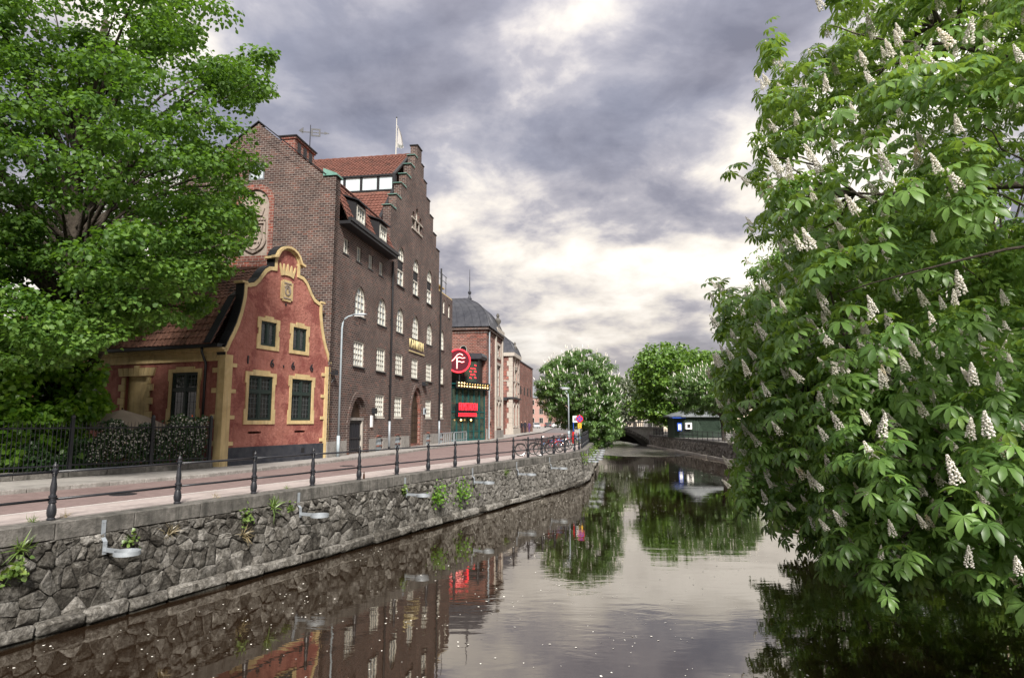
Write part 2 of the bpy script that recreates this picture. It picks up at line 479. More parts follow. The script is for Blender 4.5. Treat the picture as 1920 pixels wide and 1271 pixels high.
# ---------------------------------------------------------------- helpers
class MB:
    """collects faces for one mesh"""

    def __init__(self):
        self.v, self.f = [], []

    def add(self, vs, fs):
        o = len(self.v)
        self.v += [tuple(p) for p in vs]
        self.f += [tuple(i + o for i in q) for q in fs]
        return self

    def box(self, x0, y0, z0, x1, y1, z1, mp=None):
        vs = [(x, y, z) for x in (x0, x1) for y in (y0, y1) for z in (z0, z1)]
        if mp:
            vs = [mp(*p) for p in vs]
        return self.add(vs, [(0, 1, 3, 2), (4, 6, 7, 5), (0, 4, 5, 1), (2, 3, 7, 6), (0, 2, 6, 4), (1, 5, 7, 3)])

    def bevbox(self, x0, y0, z0, x1, y1, z1, b=0.02, mp=None, jit=0.0, rng=None):
        """box with chamfered edges"""
        vs, idx = [], {}
        X, Y, Z = (x0, x1), (y0, y1), (z0, z1)
        S = (1, -1)
        for i in (0, 1):
            for j in (0, 1):
                for k in (0, 1):
                    dx = dy = dz = 0
                    if rng:
                        dx, dy, dz = (rng.uniform(-jit, jit) for _ in range(3))
                    for a in range(3):
                        p = [X[i] + dx + S[i] * b, Y[j] + dy + S[j] * b, Z[k] + dz + S[k] * b]
                        p[a] -= (S[i], S[j], S[k])[a] * b
                        idx[i, j, k, a] = len(vs)
                        vs.append(tuple(p))
        g = lambda *q: tuple(idx[c] for c in q)
        fs = []
        for i in (0, 1):
            fs.append(g((i, 0, 0, 0), (i, 1, 0, 0), (i, 1, 1, 0), (i, 0, 1, 0)))
            fs.append(g((0, i, 0, 1), (1, i, 0, 1), (1, i, 1, 1), (0, i, 1, 1)))
            fs.append(g((0, 0, i, 2), (1, 0, i, 2), (1, 1, i, 2), (0, 1, i, 2)))
        for i in (0, 1):
            for j in (0, 1):
                fs.append(g((i, j, 0, 0), (i, j, 1, 0), (i, j, 1, 1), (i, j, 0, 1)))
                fs.append(g((i, 0, j, 0), (i, 1, j, 0), (i, 1, j, 2), (i, 0, j, 2)))
                fs.append(g((0, i, j, 1), (1, i, j, 1), (1, i, j, 2), (0, i, j, 2)))
                for k in (0, 1):
                    fs.append(g((i, j, k, 0), (i, j, k, 1), (i, j, k, 2)))
        if mp:
            vs = [mp(*p) for p in vs]
        return self.add(vs, fs)

    def prism(self, poly, a, b, mp):
        """poly in (u,v) extruded from w=a to w=b; mp(u,v,w)"""
        n = len(poly)
        vs = [mp(u, v, a) for u, v in poly] + [mp(u, v, b) for u, v in poly]
        tri = tessellate_polygon([[Vector((u, v, 0)) for u, v in poly]])
        fs = [tuple(t) for t in tri] + [tuple(i + n for i in t) for t in tri]
        fs += [(i, (i + 1) % n, (i + 1) % n + n, i + n) for i in range(n)]
        return self.add(vs, fs)

    def ring(self, outer, inner, a, b, mp):
        n = len(outer)
        vs = [mp(u, v, a) for u, v in outer] + [mp(u, v, a) for u, v in inner] + \
             [mp(u, v, b) for u, v in outer] + [mp(u, v, b) for u, v in inner]
        fs = []
        for i in range(n):
            j = (i + 1) % n
            fs += [(i, j, n + j, n + i), (2 * n + i, 2 * n + j, 3 * n + j, 3 * n + i),
                   (i, j, 2 * n + j, 2 * n + i), (n + i, n + j, 3 * n + j, 3 * n + i)]
        return self.add(vs, fs)

    def strip(self, pts, width, a, b, mp):
        """a band of given width on one side of an open outline in (u,v), extruded w=a..b"""
        inner = offset_line(pts, width)
        n = len(pts)
        vs = [mp(u, v, a) for u, v in pts] + [mp(u, v, a) for u, v in inner] + \
             [mp(u, v, b) for u, v in pts] + [mp(u, v, b) for u, v in inner]
        fs = []
        for i in range(n - 1):
            j = i + 1
            fs += [(i, j, n + j, n + i), (2 * n + i, 2 * n + j, 3 * n + j, 3 * n + i),
                   (i, j, 2 * n + j, 2 * n + i), (n + i, n + j, 3 * n + j, 3 * n + i)]
        fs += [(0, n, 3 * n, 2 * n), (n - 1, 2 * n - 1, 4 * n - 1, 3 * n - 1)]
        return self.add(vs, fs)

    def wall(self, outer, holes, reveal, thick, mp):
        """wall panel with openings: front at w=0, reveals to w=reveal, back at w=thick"""
        loops = [outer] + holes
        flat = [p for l in loops for p in l]
        tri = tessellate_polygon([[Vector((u, v, 0)) for u, v in l] for l in loops])
        self.add([mp(u, v, 0) for u, v in flat], [tuple(t) for t in tri])
        for h in holes:
            n = len(h)
            self.add([mp(u, v, 0) for u, v in h] + [mp(u, v, reveal) for u, v in h],
                     [(i, (i + 1) % n, (i + 1) % n + n, i + n) for i in range(n)])
        if thick:
            n = len(outer)
            self.add([mp(u, v, 0) for u, v in outer] + [mp(u, v, thick) for u, v in outer],
                     [(i, (i + 1) % n, (i + 1) % n + n, i + n) for i in range(n)])
            back = loops if reveal >= thick else [outer]
            tri = tessellate_polygon([[Vector((u, v, 0)) for u, v in l] for l in back])
            self.add([mp(u, v, thick) for l in back for u, v in l], [tuple(t) for t in tri])
        return self

    def tube(self, pts, r, n=8, cap=True):
        pts = [Vector(p) for p in pts]
        rs = r if isinstance(r, (list, tuple)) else [r] * len(pts)
        vs = []
        for i, p in enumerate(pts):
            d = (pts[min(i + 1, len(pts) - 1)] - pts[max(i - 1, 0)]).normalized()
            a = Vector((0, 0, 1)) if abs(d.z) < 0.9 else Vector((1, 0, 0))
            u = d.cross(a).normalized()
            q = u.cross(d)
            for k in range(n):
                an = 2 * PI * k / n
                vs.append(p + (u * math.cos(an) + q * math.sin(an)) * rs[i])
        fs = []
        for i in range(len(pts) - 1):
            for k in range(n):
                fs.append((i * n + k, i * n + (k + 1) % n, (i + 1) * n + (k + 1) % n, (i + 1) * n + k))
        if cap:
            fs.append(tuple(range(n)))
            fs.append(tuple(range((len(pts) - 1) * n, len(pts) * n)))
        return self.add(vs, fs)

    def lathe(self, prof, n=14, c=(0, 0, 0)):
        vs = []
        for r, z in prof:
            for k in range(n):
                a = 2 * PI * k / n
                vs.append((c[0] + r * math.cos(a), c[1] + r * math.sin(a), c[2] + z))
        fs = []
        for i in range(len(prof) - 1):
            for k in range(n):
                fs.append((i * n + k, i * n + (k + 1) % n, (i + 1) * n + (k + 1) % n, (i + 1) * n + k))
        fs.append(tuple(range(n)))
        fs.append(tuple(range((len(prof) - 1) * n, len(prof) * n)))
        return self.add(vs, fs)

    def torus(self, c, R, r, axis, n=24, m=6):
        ax = Vector(axis).normalized()
        a = Vector((0, 0, 1)) if abs(ax.z) < 0.9 else Vector((1, 0, 0))
        u = ax.cross(a).normalized()
        q = ax.cross(u)
        vs = []
        for i in range(n):
            t = 2 * PI * i / n
            d = u * math.cos(t) + q * math.sin(t)
            for k in range(m):
                p = 2 * PI * k / m
                vs.append(Vector(c) + d * (R + r * math.cos(p)) + ax * r * math.sin(p))
        fs = [(i * m + k, ((i + 1) % n) * m + k, ((i + 1) % n) * m + (k + 1) % m, i * m + (k + 1) % m) for i in range(n) for k in range(m)]
        return self.add(vs, fs)

    def mesh(self, name, mat, smooth=False, fix=True):
        me = bpy.data.meshes.new(name)
        me.from_pydata([tuple(p) for p in self.v], [], self.f)
        if fix:
            bm = bmesh.new()
            bm.from_mesh(me)
            bmesh.ops.recalc_face_normals(bm, faces=bm.faces)
            bm.to_mesh(me)
            bm.free()
        me.materials.append(MATS[mat])
        if smooth:
            me.polygons.foreach_set('use_smooth', [True] * len(me.polygons))
            if smooth == 'auto':
                try:
                    me.set_sharp_from_angle(angle=math.radians(40))
                except Exception:
                    pass
        me.update()
        return me

    def build(self, name, mat, parent=None, smooth=False, fix=True, loc=None):
        return link(name, self.mesh(name, mat, smooth, fix), parent, loc)


def link(name, data, parent=None, loc=None, rotz=0):
    o = bpy.data.objects.new(name, data)
    COL.objects.link(o)
    if parent:
        o.parent = parent
    if loc is not None:
        o.location = loc
    if rotz:
        o.rotation_euler = (0, 0, rotz)
    return o


def thing(name, label, cat, loc=(0, 0, 0), rotz=0, group=None):
    o = bpy.data.objects.new(name, None)
    COL.objects.link(o)
    o.location = loc
    o.rotation_euler = (0, 0, rotz)
    o.empty_display_size = 0.3
    return tag(o, label, cat, group)


def tag(o, label, cat, group=None):
    o['label'] = label
    o['category'] = cat
    if group:
        o['group'] = group
    return o


def stuff(o):
    o['kind'] = 'stuff'
    return o


def struct(o):
    o['kind'] = 'structure'
    return o


def copy_tree(o, parent=None):
    c = o.copy()
    COL.objects.link(c)
    c.parent = parent
    for ch in [x for x in o.children]:
        copy_tree(ch, c)
    return c


def offset_line(pts, w):
    out = []
    n = len(pts)
    for i, p in enumerate(pts):
        a = pts[max(i - 1, 0)]
        b = pts[min(i + 1, n - 1)]
        d1 = Vector((p[0] - a[0], p[1] - a[1]))
        d2 = Vector((b[0] - p[0], b[1] - p[1]))
        d1 = d1.normalized() if d1.length > 1e-6 else None
        d2 = d2.normalized() if d2.length > 1e-6 else None
        if d1 is None:
            d1 = d2
        if d2 is None:
            d2 = d1
        n1 = Vector((d1.y, -d1.x))
        n2 = Vector((d2.y, -d2.x))
        m = (n1 + n2)
        if m.length < 1e-4:
            m = n1
        m = m.normalized()
        k = w / max(0.5, m.dot(n1))
        out.append((p[0] + m.x * k, p[1] + m.y * k))
    return out


FRONT = lambda u, v, w: (u, w, v)      # facade: u along, v up, w into the wall
SIDE = lambda u, v, w: (w, u, v)       # wall on the x = 0 end


def rect(a, b, c, d):
    return [(a, b), (c, b), (c, d), (a, d)]


def arch(x0, x1, z0, z1, kind='round', rise=None, n=10):
    """outline of an opening with an arched head"""
    w = x1 - x0
    h = rise if rise else (w / 2 if kind == 'round' else w * 0.7)
    zs = z1 - h
    cx = (x0 + x1) / 2
    pts = [(x0, z0), (x1, z0), (x1, zs)]
    for i in range(1, n):
        t = i / n
        if kind == 'round':
            a = t * PI
            pts.append((cx + w / 2 * math.cos(a), zs + h * math.sin(a)))
        else:
            s = 1 - abs(1 - 2 * t)       # 0..1..0
            a = s * PI / 2
            x = w / 2 * (1 - s * (0.55 + 0.45 * s))
            pts.append((cx + (x if t < 0.5 else -x), zs + h * math.sin(a) ** 0.9))
    pts.append((x0, zs))
    return pts


def inset(poly, d):
    cx = (min(p[0] for p in poly) + max(p[0] for p in poly)) / 2
    cz = (min(p[1] for p in poly) + max(p[1] for p in poly)) / 2
    w = (max(p[0] for p in poly) - min(p[0] for p in poly)) / 2
    h = (max(p[1] for p in poly) - min(p[1] for p in poly)) / 2
    return [(cx + (u - cx) * (w - d) / w, cz + (v - cz) * (h - d) / h) for u, v in poly]


def seg_in(poly, horizontal, c):
    """extent of the outline along one bar line"""
    hits = []
    n = len(poly)
    for i in range(n):
        (u0, v0), (u1, v1) = poly[i], poly[(i + 1) % n]
        a, b = (v0, v1) if horizontal else (u0, u1)
        if (a - c) * (b - c) < 0:
            t = (c - a) / (b - a)
            hits.append(u0 + (u1 - u0) * t if horizontal else v0 + (v1 - v0) * t)
    return (min(hits), max(hits)) if len(hits) >= 2 else None


def window(parent, poly, mp, depth, frame_mat, glass_mat, nx=2, nz=3, fw=0.09, bw=0.035, sill=None, sill_mat='black_metal', cols=None):
    """frame with glazing bars (the part) and its pane (sub-part), set back into the opening"""
    m = MB()
    inn = inset(poly, fw)
    m.ring(poly, inn, depth - 0.07, depth + 0.05, mp)
    u0, u1 = min(p[0] for p in inn), max(p[0] for p in inn)
    v0, v1 = min(p[1] for p in inn), max(p[1] for p in inn)
    for i in range(1, nx):
        u = u0 + (u1 - u0) * i / nx
        b = bw * (1.8 if nx % 2 == 0 and i == nx // 2 else 1)
        s = seg_in(inn, False, u + 1e-4)
        if s:
            m.box(u - b / 2, s[0], depth - 0.045, u + b / 2, s[1], depth + 0.03, mp)
    for i in range(1, nz):
        v = v0 + (v1 - v0) * i / nz
        s = seg_in(inn, True, v + 1e-4)
        if s:
            m.box(s[0], v - bw / 2, depth - 0.04, s[1], v + bw / 2, depth + 0.025, mp)
    o = m.build('window', frame_mat, parent)
    MB().prism(inset(poly, fw * 0.5), depth + 0.012, depth + 0.02, mp).build('pane', glass_mat, o)
    if sill:
        x0, x1 = min(p[0] for p in poly), max(p[0] for p in poly)
        z0 = min(p[1] for p in poly)
        MB().box(x0 - 0.08, z0 - 0.09, -sill, x1 + 0.08, z0 - 0.012, depth - 0.08, mp).build('sill', sill_mat, o)
    return o


def tiled(m, org, ud, vd, nd, wid, hgt, tw=0.24, th=0.34, inside=None, rng=rnd):
    """pantiles as real curved pieces on a roof plane"""
    org, ud, vd, nd = (Vector(q) for q in (org, ud, vd, nd))
    nu, nv = int(wid / tw), int(hgt / th)
    for j in range(nv):
        for i in range(nu):
            u, v = i * tw, j * th
            if inside and not inside(u + tw / 2, v + th / 2):
                continue
            dz = rng.uniform(-0.006, 0.006)
            prof = ((0, 0.0), (0.3, 0.045), (0.6, 0.05), (1.0, 0.0))
            vs = []
            for k in (0, 1):
                for a, h in prof:
                    vs.append(org + ud * (u + a * tw) + vd * (v + k * th * 1.08) + nd * (h + (0.045 if k == 0 else 0.0) + dz))
            for a, h in prof:
                vs.append(org + ud * (u + a * tw) + vd * v + nd * (0.0 + dz))
            m.add(vs, [(0, 1, 5, 4), (1, 2, 6, 5), (2, 3, 7, 6), (8, 9, 1, 0), (9, 10, 2, 1), (10, 11, 3, 2)])
    return m


def text(name, body, size, mat, parent, loc, rot, extrude=0.02, align='LEFT', sx=1.0, thin=0.0, space=1.0):
    c = bpy.data.curves.new(name, 'FONT')
    c.body = body
    c.size = size
    c.extrude = extrude
    c.offset = thin
    c.space_character = space
    c.align_x = align
    c.align_y = 'BOTTOM_BASELINE' if False else 'BOTTOM'
    c.materials.append(MATS[mat])
    tmp = bpy.data.objects.new(name, c)
    COL.objects.link(tmp)
    me = bpy.data.meshes.new_from_object(tmp.evaluated_get(bpy.context.evaluated_depsgraph_get()))
    bpy.data.objects.remove(tmp)
    me.transform(Matrix.Diagonal((sx, 1, 1, 1)))
    o = link(name, me, parent, loc)
    o.rotation_euler = rot
    return o


# pixel helpers used only to check crown outlines against the frame
CP, SP = math.cos(PITCH), math.sin(PITCH)


def project(P):
    d = P[:, 1] * CP + (P[:, 2] - EYE) * SP
    h = -P[:, 1] * SP + (P[:, 2] - EYE) * CP
    dd = np.maximum(d, 1e-3)
    return 960 + FPX * P[:, 0] / dd, 635.5 - FPX * h / dd, d


def in_poly(u, v, poly):
    ins = np.zeros(len(u), bool)
    n = len(poly)
    for i in range(n):
        x0, y0 = poly[i]
        x1, y1 = poly[(i + 1) % n]
        if y0 == y1:
            continue
        c = ((y0 > v) != (y1 > v)) & (u < (x1 - x0) * (v - y0) / (y1 - y0) + x0)
        ins ^= c
    return ins


# ---- leaves
def frames(normals, fwd):
    n = normals / np.linalg.norm(normals, axis=1, keepdims=True)
    f = fwd - n * np.sum(fwd * n, axis=1, keepdims=True)
    f /= np.maximum(np.linalg.norm(f, axis=1, keepdims=True), 1e-6)
    r = np.cross(f, n)
    return r, f, n


def leaf_mesh(name, mat, tv, tf, pos, nrm, fwd, size, rs=nrs, smooth=False):
    """one mesh out of many leaves; tv template verts (x right, y forward, z normal)"""
    tv = np.array(tv, float)
    r, f, n = frames(nrm, fwd)
    S = size.reshape(-1, 1, 1)
    V = pos[:, None, :] + S * (tv[None, :, 0:1] * r[:, None, :] + tv[None, :, 1:2] * f[:, None, :] + tv[None, :, 2:3] * n[:, None, :])
    k = len(tv)
    L = len(pos)
    me = bpy.data.meshes.new(name)
    me.vertices.add(L * k)
    me.vertices.foreach_set('co', V.reshape(-1).astype(np.float32))
    lens = np.array([len(q) for q in tf])
    flat = np.array([i for q in tf for i in q])
    loops = (flat[None, :] + (np.arange(L) * k)[:, None]).reshape(-1)
    tot = np.tile(lens, L)
    st = np.concatenate(([0], np.cumsum(tot)[:-1]))
    me.loops.add(len(loops))
    me.loops.foreach_set('vertex_index', loops.astype(np.int32))
    me.polygons.add(len(tot))
    me.polygons.foreach_set('loop_start', st.astype(np.int32))
    me.polygons.foreach_set('loop_total', tot.astype(np.int32))
    me.update(calc_edges=True)
    at = me.attributes.new('tint', 'FLOAT', 'POINT')
    at.data.foreach_set('value', np.repeat(rs.rand(L), k).astype(np.float32))
    me.materials.append(MATS[mat])
    if smooth:
        me.polygons.foreach_set('use_smooth', np.ones(len(tot), bool))
    me.validate()
    return me


def unit(v):
    return v / np.maximum(np.linalg.norm(v, axis=1, keepdims=True), 1e-9)


# heart shaped leaf, folded on its midrib: 4 faces
HEART_V = [(0, 0, 0), (-0.42, 0.22, 0.10), (-0.36, 0.62, 0.05), (0, 1.0, -0.12), (0.36, 0.62, 0.05), (0.42, 0.22, 0.10), (0, 0.5, -0.02)]
HEART_F = [(0, 6, 2, 1), (6, 3, 2), (0, 5, 4, 6), (6, 4, 3)]
# small bent quad leaf
QUAD_V = [(0, 0, 0), (-0.4, 0.5, 0.08), (0, 1, -0.1), (0.4, 0.5, 0.08)]
QUAD_F = [(0, 2, 1), (0, 3, 2)]


def palmate(nl, detail, seed):
    """horse chestnut leaf: drooping obovate leaflets from one point"""
    rg = random.Random(seed)
    V, F = [(0, 0, 0)], []
    span = math.radians(235)
    for i in range(nl):
        a = -span / 2 + span * i / (nl - 1) + rg.uniform(-0.08, 0.08)
        mid = 1 - abs(i - (nl - 1) / 2) / ((nl - 1) / 2)
        L = (0.62 + 0.38 * mid) * rg.uniform(0.92, 1.05)
        W = 0.185 * L * rg.uniform(0.9, 1.15)
        dr = rg.uniform(0.30, 0.55)
        ca, sa = math.cos(a), math.sin(a)

        def pt(t, s, up=0.0):
            y = L * t
            z = -dr * L * t * t + 0.06 * L * math.sin(t * PI) + up
            x = s
            return (x * ca + y * sa, -x * sa + y * ca, z)
        o = len(V)
        if detail:
            V += [pt(0.38, -W * 0.62, 0.03), pt(0.38, 0, 0), pt(0.38, W * 0.62, 0.03),
                  pt(0.70, -W, 0.035), pt(0.70, 0, 0), pt(0.70, W, 0.035), pt(0.88, -W * 0.6, 0.015), pt(0.88, W * 0.6, 0.015), pt(1.02, 0, 0)]
            F += [(0, o + 1, o), (0, o + 2, o + 1), (o, o + 1, o + 4, o + 3), (o + 1, o + 2, o + 5, o + 4),
                  (o + 3, o + 4, o + 8, o + 6), (o + 4, o + 5, o + 7, o + 8)]
        else:
            V += [pt(0.66, -W, 0.03), pt(0.6, 0, 0), pt(0.66, W, 0.03), pt(1.0, 0, 0)]
            F += [(0, o + 1, o), (0, o + 2, o + 1), (o, o + 1, o + 3), (o + 1, o + 2, o + 3)]
    return V, F


def limb(m, pts, r0, r1, n=7, wob=0.0, rng=rnd, steps=5):
    """tapered bent branch through the given points"""
    P = [Vector(p) for p in pts]
    out = []
    for i in range(len(P) - 1):
        a = P[max(i - 1, 0)]
        b, c = P[i], P[i + 1]
        d = P[min(i + 2, len(P) - 1)]
        for k in range(steps):
            t = k / steps
            out.append(0.5 * ((2 * b) + (c - a) * t + (2 * a - 5 * b + 4 * c - d) * t * t + (3 * b - a - 3 * c + d) * t ** 3))
    out.append(P[-1])
    q = []
    for i, p in enumerate(out):
        if 0 < i < len(out) - 1 and wob:
            p = p + Vector((rng.uniform(-wob, wob), rng.uniform(-wob, wob), rng.uniform(-wob, wob)))
        q.append(p)
    L = len(q) - 1
    m.tube(q, [r0 + (r1 - r0) * (i / L) ** 0.8 for i in range(L + 1)], n)
    return q

# ================================================================ the setting
WATER_Z = -2.1
RIGHT_Z = -0.3
EDGE = [(-17.33, -5), (-12.69, 5), (3.75, 40.5), (4.5, 42.4), (5.2, 45.3), (9.9, 75), (13.2, 104)]     # left canal edge
BANK = [(10.3, -5), (12, 0), (17, 15), (20.6, 25.5), (22, 31), (22, 104)]                              # right canal edge
KERB = [(-24, -1), (-14.1, 17.3), (-10.9, 23.3), (-8.7, 31), (-6.9, 38.4), (-4.0, 55), (-1.8, 63), (0.6, 80), (5, 104), (14, 200)]


def sheet(name, poly, z, mat):
    tri = tessellate_polygon([[Vector((x, y, 0)) for x, y in poly]])
    fs = []
    for a, b, c in tri:
        (x0, y0), (x1, y1), (x2, y2) = poly[a], poly[b], poly[c]
        fs.append((a, b, c) if (x1 - x0) * (y2 - y0) - (y1 - y0) * (x2 - x0) > 0 else (a, c, b))      # all faces look up
    m = MB().add([(x, y, z) for x, y in poly], fs)
    o = m.build(name, mat, fix=False)
    return struct(o)


sheet('water', [(-40, -20), (90, -20), (90, 900), (-40, 900)], WATER_Z, 'water')
sheet('ground', EDGE + [(15.5, 140), (30, 300), (60, 900), (-900, 900), (-900, -20), (-24, -20)], -0.02, 'asphalt_grey')
sheet('right_bank', BANK + [(24.5, 140), (41, 300), (75, 900), (900, 900), (900, -20), (6, -20)], RIGHT_Z, 'paving')
sheet('road', KERB[:-1] + offset_line(EDGE, -0.2)[::-1], -0.012, 'asphalt_red')
sheet('promenade', offset_line(EDGE[:-1], -0.35) + offset_line(EDGE[:-1], -2.05)[::-1], -0.004, 'promenade')
lm = MB()
LA, LB = offset_line(EDGE[:-1], -2.02), offset_line(EDGE[:-1], -2.14)
for i in range(len(LA) - 1):
    lm.add([(*LA[i], 0.001), (*LA[i + 1], 0.001), (*LB[i + 1], 0.001), (*LB[i], 0.001)], [(0, 1, 2, 3)])
struct(lm.build('road_line', 'white_line'))

# pavement in front of the houses, with granite kerb stones
pv = MB()
KI = offset_line(KERB, -0.16)
KO = [(-30, 3), (-23, 20), (-19, 27), (-14, 33.5), (-12, 40), (-9, 56), (-8, 64), (-6, 81), (-2, 105), (8, 201)]
for i in range(len(KERB) - 1):
    pv.add([(*KI[i], 0.105), (*KI[i + 1], 0.105), (*KO[i + 1], 0.105), (*KO[i], 0.105)], [(0, 1, 2, 3)])
pavement = struct(pv.build('pavement', 'paving'))
kp = [Vector(p) for p in KERB]
count = 0
for i in range(len(kp) - 1):
    if i >= 7:
        break
    d = kp[i + 1] - kp[i]
    L = d.length
    n = max(1, int(L / 1.0))
    u = d / L
    nn = Vector((-u.y, u.x))
    for k in range(n):
        a, b = k * L / n + 0.008, (k + 1) * L / n - 0.008
        mp = lambda x, y, z, o=kp[i], u=u, nn=nn: (o.x + u.x * x + nn.x * y, o.y + u.y * x + nn.y * y, z)
        MB().bevbox(a, 0.0, -0.05, b, 0.17, 0.112 + rnd.uniform(-0.006, 0.006), 0.015, mp).build('kerb_stone', 'granite', pavement)

garden = sheet('garden_soil', [(-12.3, 26.6), (-18.0, 17.7), (-40, 24), (-34, 46), (-14, 36)], 0.16, 'earth')

# far ground of the canal beyond the bridge: shallow rapids that break up the reflections
m = MB()
nx, ny = 14, 40
V = []
for j in range(ny + 1):
    for i in range(nx + 1):
        y = 78 + j * 1.3 - 5.0 * math.sin(PI * i / nx) * (j < ny)
        xl = 9.9 + (y - 75) * 0.114 + 0.2
        xr = 21.7
        V.append((xl + (xr - xl) * i / nx, y, WATER_Z + 0.02 + 0.05 * rnd.random() * min(1, j / 8) * min(1, (ny - j) / 6)))
F = [(j * (nx + 1) + i, j * (nx + 1) + i + 1, (j + 1) * (nx + 1) + i + 1, (j + 1) * (nx + 1) + i) for j in range(ny) for i in range(nx)]
material('broken_water', (0.035, 0.03, 0.024), 0.22, (0.16, 0.15, 0.13), 0.5, 6, 0.5, 2.5, spec=1.0, bdist=0.12)
rp = struct(m.add(V, F).build('rapids_water', 'broken_water', smooth=True))


# ================================================================ canal walls
class Line:
    def __init__(self, pts):
        self.p = [Vector(q) for q in pts]
        self.l = [0]
        for a, b in zip(self.p, self.p[1:]):
            self.l.append(self.l[-1] + (b - a).length)
        self.len = self.l[-1]

    def seg(self, s):
        for i in range(len(self.p) - 1):
            if s <= self.l[i + 1] or i == len(self.p) - 2:
                return i

    def at(self, s, out=0.0):
        i = self.seg(s)
        d = (self.p[i + 1] - self.p[i]).normalized()
        # blend the normals near joints so corners stay closed
        nn = Vector((d.y, -d.x))
        p = self.p[i] + d * (s - self.l[i])
        return p + nn * out

    def dir(self, s):
        i = self.seg(s)
        return (self.p[i + 1] - self.p[i]).normalized()


def clip(poly, px, pz, nx_, nz_):
    """keep the side of the polygon with (p - point).n <= 0"""
    out = []
    k = len(poly)
    for i in range(k):
        a, b = poly[i], poly[(i + 1) % k]
        da = (a[0] - px) * nx_ + (a[1] - pz) * nz_
        db = (b[0] - px) * nx_ + (b[1] - pz) * nz_
        if da <= 0:
            out.append(a)
        if da * db < 0:
            t = da / (da - db)
            out.append((a[0] + (b[0] - a[0]) * t, a[1] + (b[1] - a[1]) * t))
    return out


def rubble_cells(s0, s1, z0, rows, rg, jx=0.32, jz=0.36):
    seeds = []
    z = z0
    for h, wd in rows:
        s = s0 - wd + rg.random() * wd
        while s < s1 + wd:
            ww = wd * rg.uniform(0.6, 1.5)
            seeds.append((s + ww / 2, z + h / 2 + rg.uniform(-jz, jz) * h))
            s += ww
        z += h
    zt = z
    seeds.sort()
    cells = []
    for i, (sx_, sz_) in enumerate(seeds):
        if not (s0 <= sx_ <= s1):
            continue
        poly = [(max(s0, sx_ - 1.2), z0), (min(s1, sx_ + 1.2), z0), (min(s1, sx_ + 1.2), zt), (max(s0, sx_ - 1.2), zt)]
        for j in range(i - 1, -1, -1):
            if sx_ - seeds[j][0] > 2.2:
                break
            q = seeds[j]
            poly = clip(poly, (sx_ + q[0]) / 2, (sz_ + q[1]) / 2, q[0] - sx_, q[1] - sz_)
        for j in range(i + 1, len(seeds)):
            if seeds[j][0] - sx_ > 2.2:
                break
            q = seeds[j]
            poly = clip(poly, (sx_ + q[0]) / 2, (sz_ + q[1]) / 2, q[0] - sx_, q[1] - sz_)
        if len(poly) >= 3:
            cells.append(((sx_, sz_), poly))
    return cells


def stone_into(m, line, poly, rg, gap=0.004, proud=0.045, fine=False):
    cx = sum(p[0] for p in poly) / len(poly)
    cz = sum(p[1] for p in poly) / len(poly)
    # drop tiny edges, round the corners a little
    pts = []
    k = len(poly)
    for i in range(k):
        a, b, c = poly[i - 1], poly[i], poly[(i + 1) % k]
        if math.hypot(b[0] - a[0], b[1] - a[1]) < 0.03:
            continue
        e1, e2 = rg.uniform(0.03, 0.20), rg.uniform(0.03, 0.20)
        pts.append((b[0] * (1 - e1) + a[0] * e1, b[1] * (1 - e1) + a[1] * e1))
        pts.append((b[0] * (1 - e2) + c[0] * e2, b[1] * (1 - e2) + c[1] * e2))
    if len(pts) < 3:
        return
    size = max(0.08, sum(math.hypot(p[0] - cx, p[1] - cz) for p in pts) / len(pts))
    g = 1 - gap / size
    out = proud * rg.uniform(0.35, 1.5)
    tx, tz = rg.uniform(-0.1, 0.1), rg.uniform(-0.12, 0.12)
    rings = [(g, -0.10), (g, out * 0.5), (g * 0.90, out), (g * 0.55, out + rg.uniform(-0.004, 0.03))]
    vs = []
    n = len(pts)
    for q, o in rings:
        for (u, v) in pts:
            jj = 0.016 if q < g else 0.006
            uu = cx + (u - cx) * q + rg.uniform(-jj, jj)
            vv = cz + (v - cz) * q + rg.uniform(-jj, jj)
            oo = o + (rg.uniform(-0.014, 0.014) + tx * (uu - cx) + tz * (vv - cz) if o > 0 else 0)
            p = line.at(uu, oo)
            vs.append((p.x, p.y, vv))
    p = line.at(cx, rings[-1][1] + rg.uniform(0, 0.02))
    vs.append((p.x, p.y, cz))
    fs = []
    for r in range(len(rings) - 1):
        for i in range(n):
            j = (i + 1) % n
            fs.append((r * n + i, r * n + j, (r + 1) * n + j, (r + 1) * n + i))
    for i in range(n):
        fs.append((3 * n + i, 3 * n + (i + 1) % n, len(vs) - 1))
    m.add(vs, fs)


def lined_box(m, line, s0, s1, o0, o1, z0, z1, b, rg=None, jit=0.0):
    m.bevbox(s0, o0, z0, s1, o1, z1, b, lambda s, o, z: (line.at(s, o).x, line.at(s, o).y, z), jit, rg)


rg = random.Random(3)
LA_ = Line(EDGE[1:])
STR = 39.1                      # length of the straight near stretch
wall_l = thing('canal_wall', 'grey rubble stone canal wall with flat coping below the black railing', 'wall', (-12.69, 5, -2.4))
base = Vector(wall_l.location)


def put(m, name, mat, parent, smooth=False, org=None):
    """build a mesh whose faces were given in world space under a parent at org"""
    o0 = base if org is None else org
    m.v = [(p[0] - o0[0], p[1] - o0[1], p[2] - o0[2]) for p in m.v]
    return m.build(name, mat, parent, smooth)


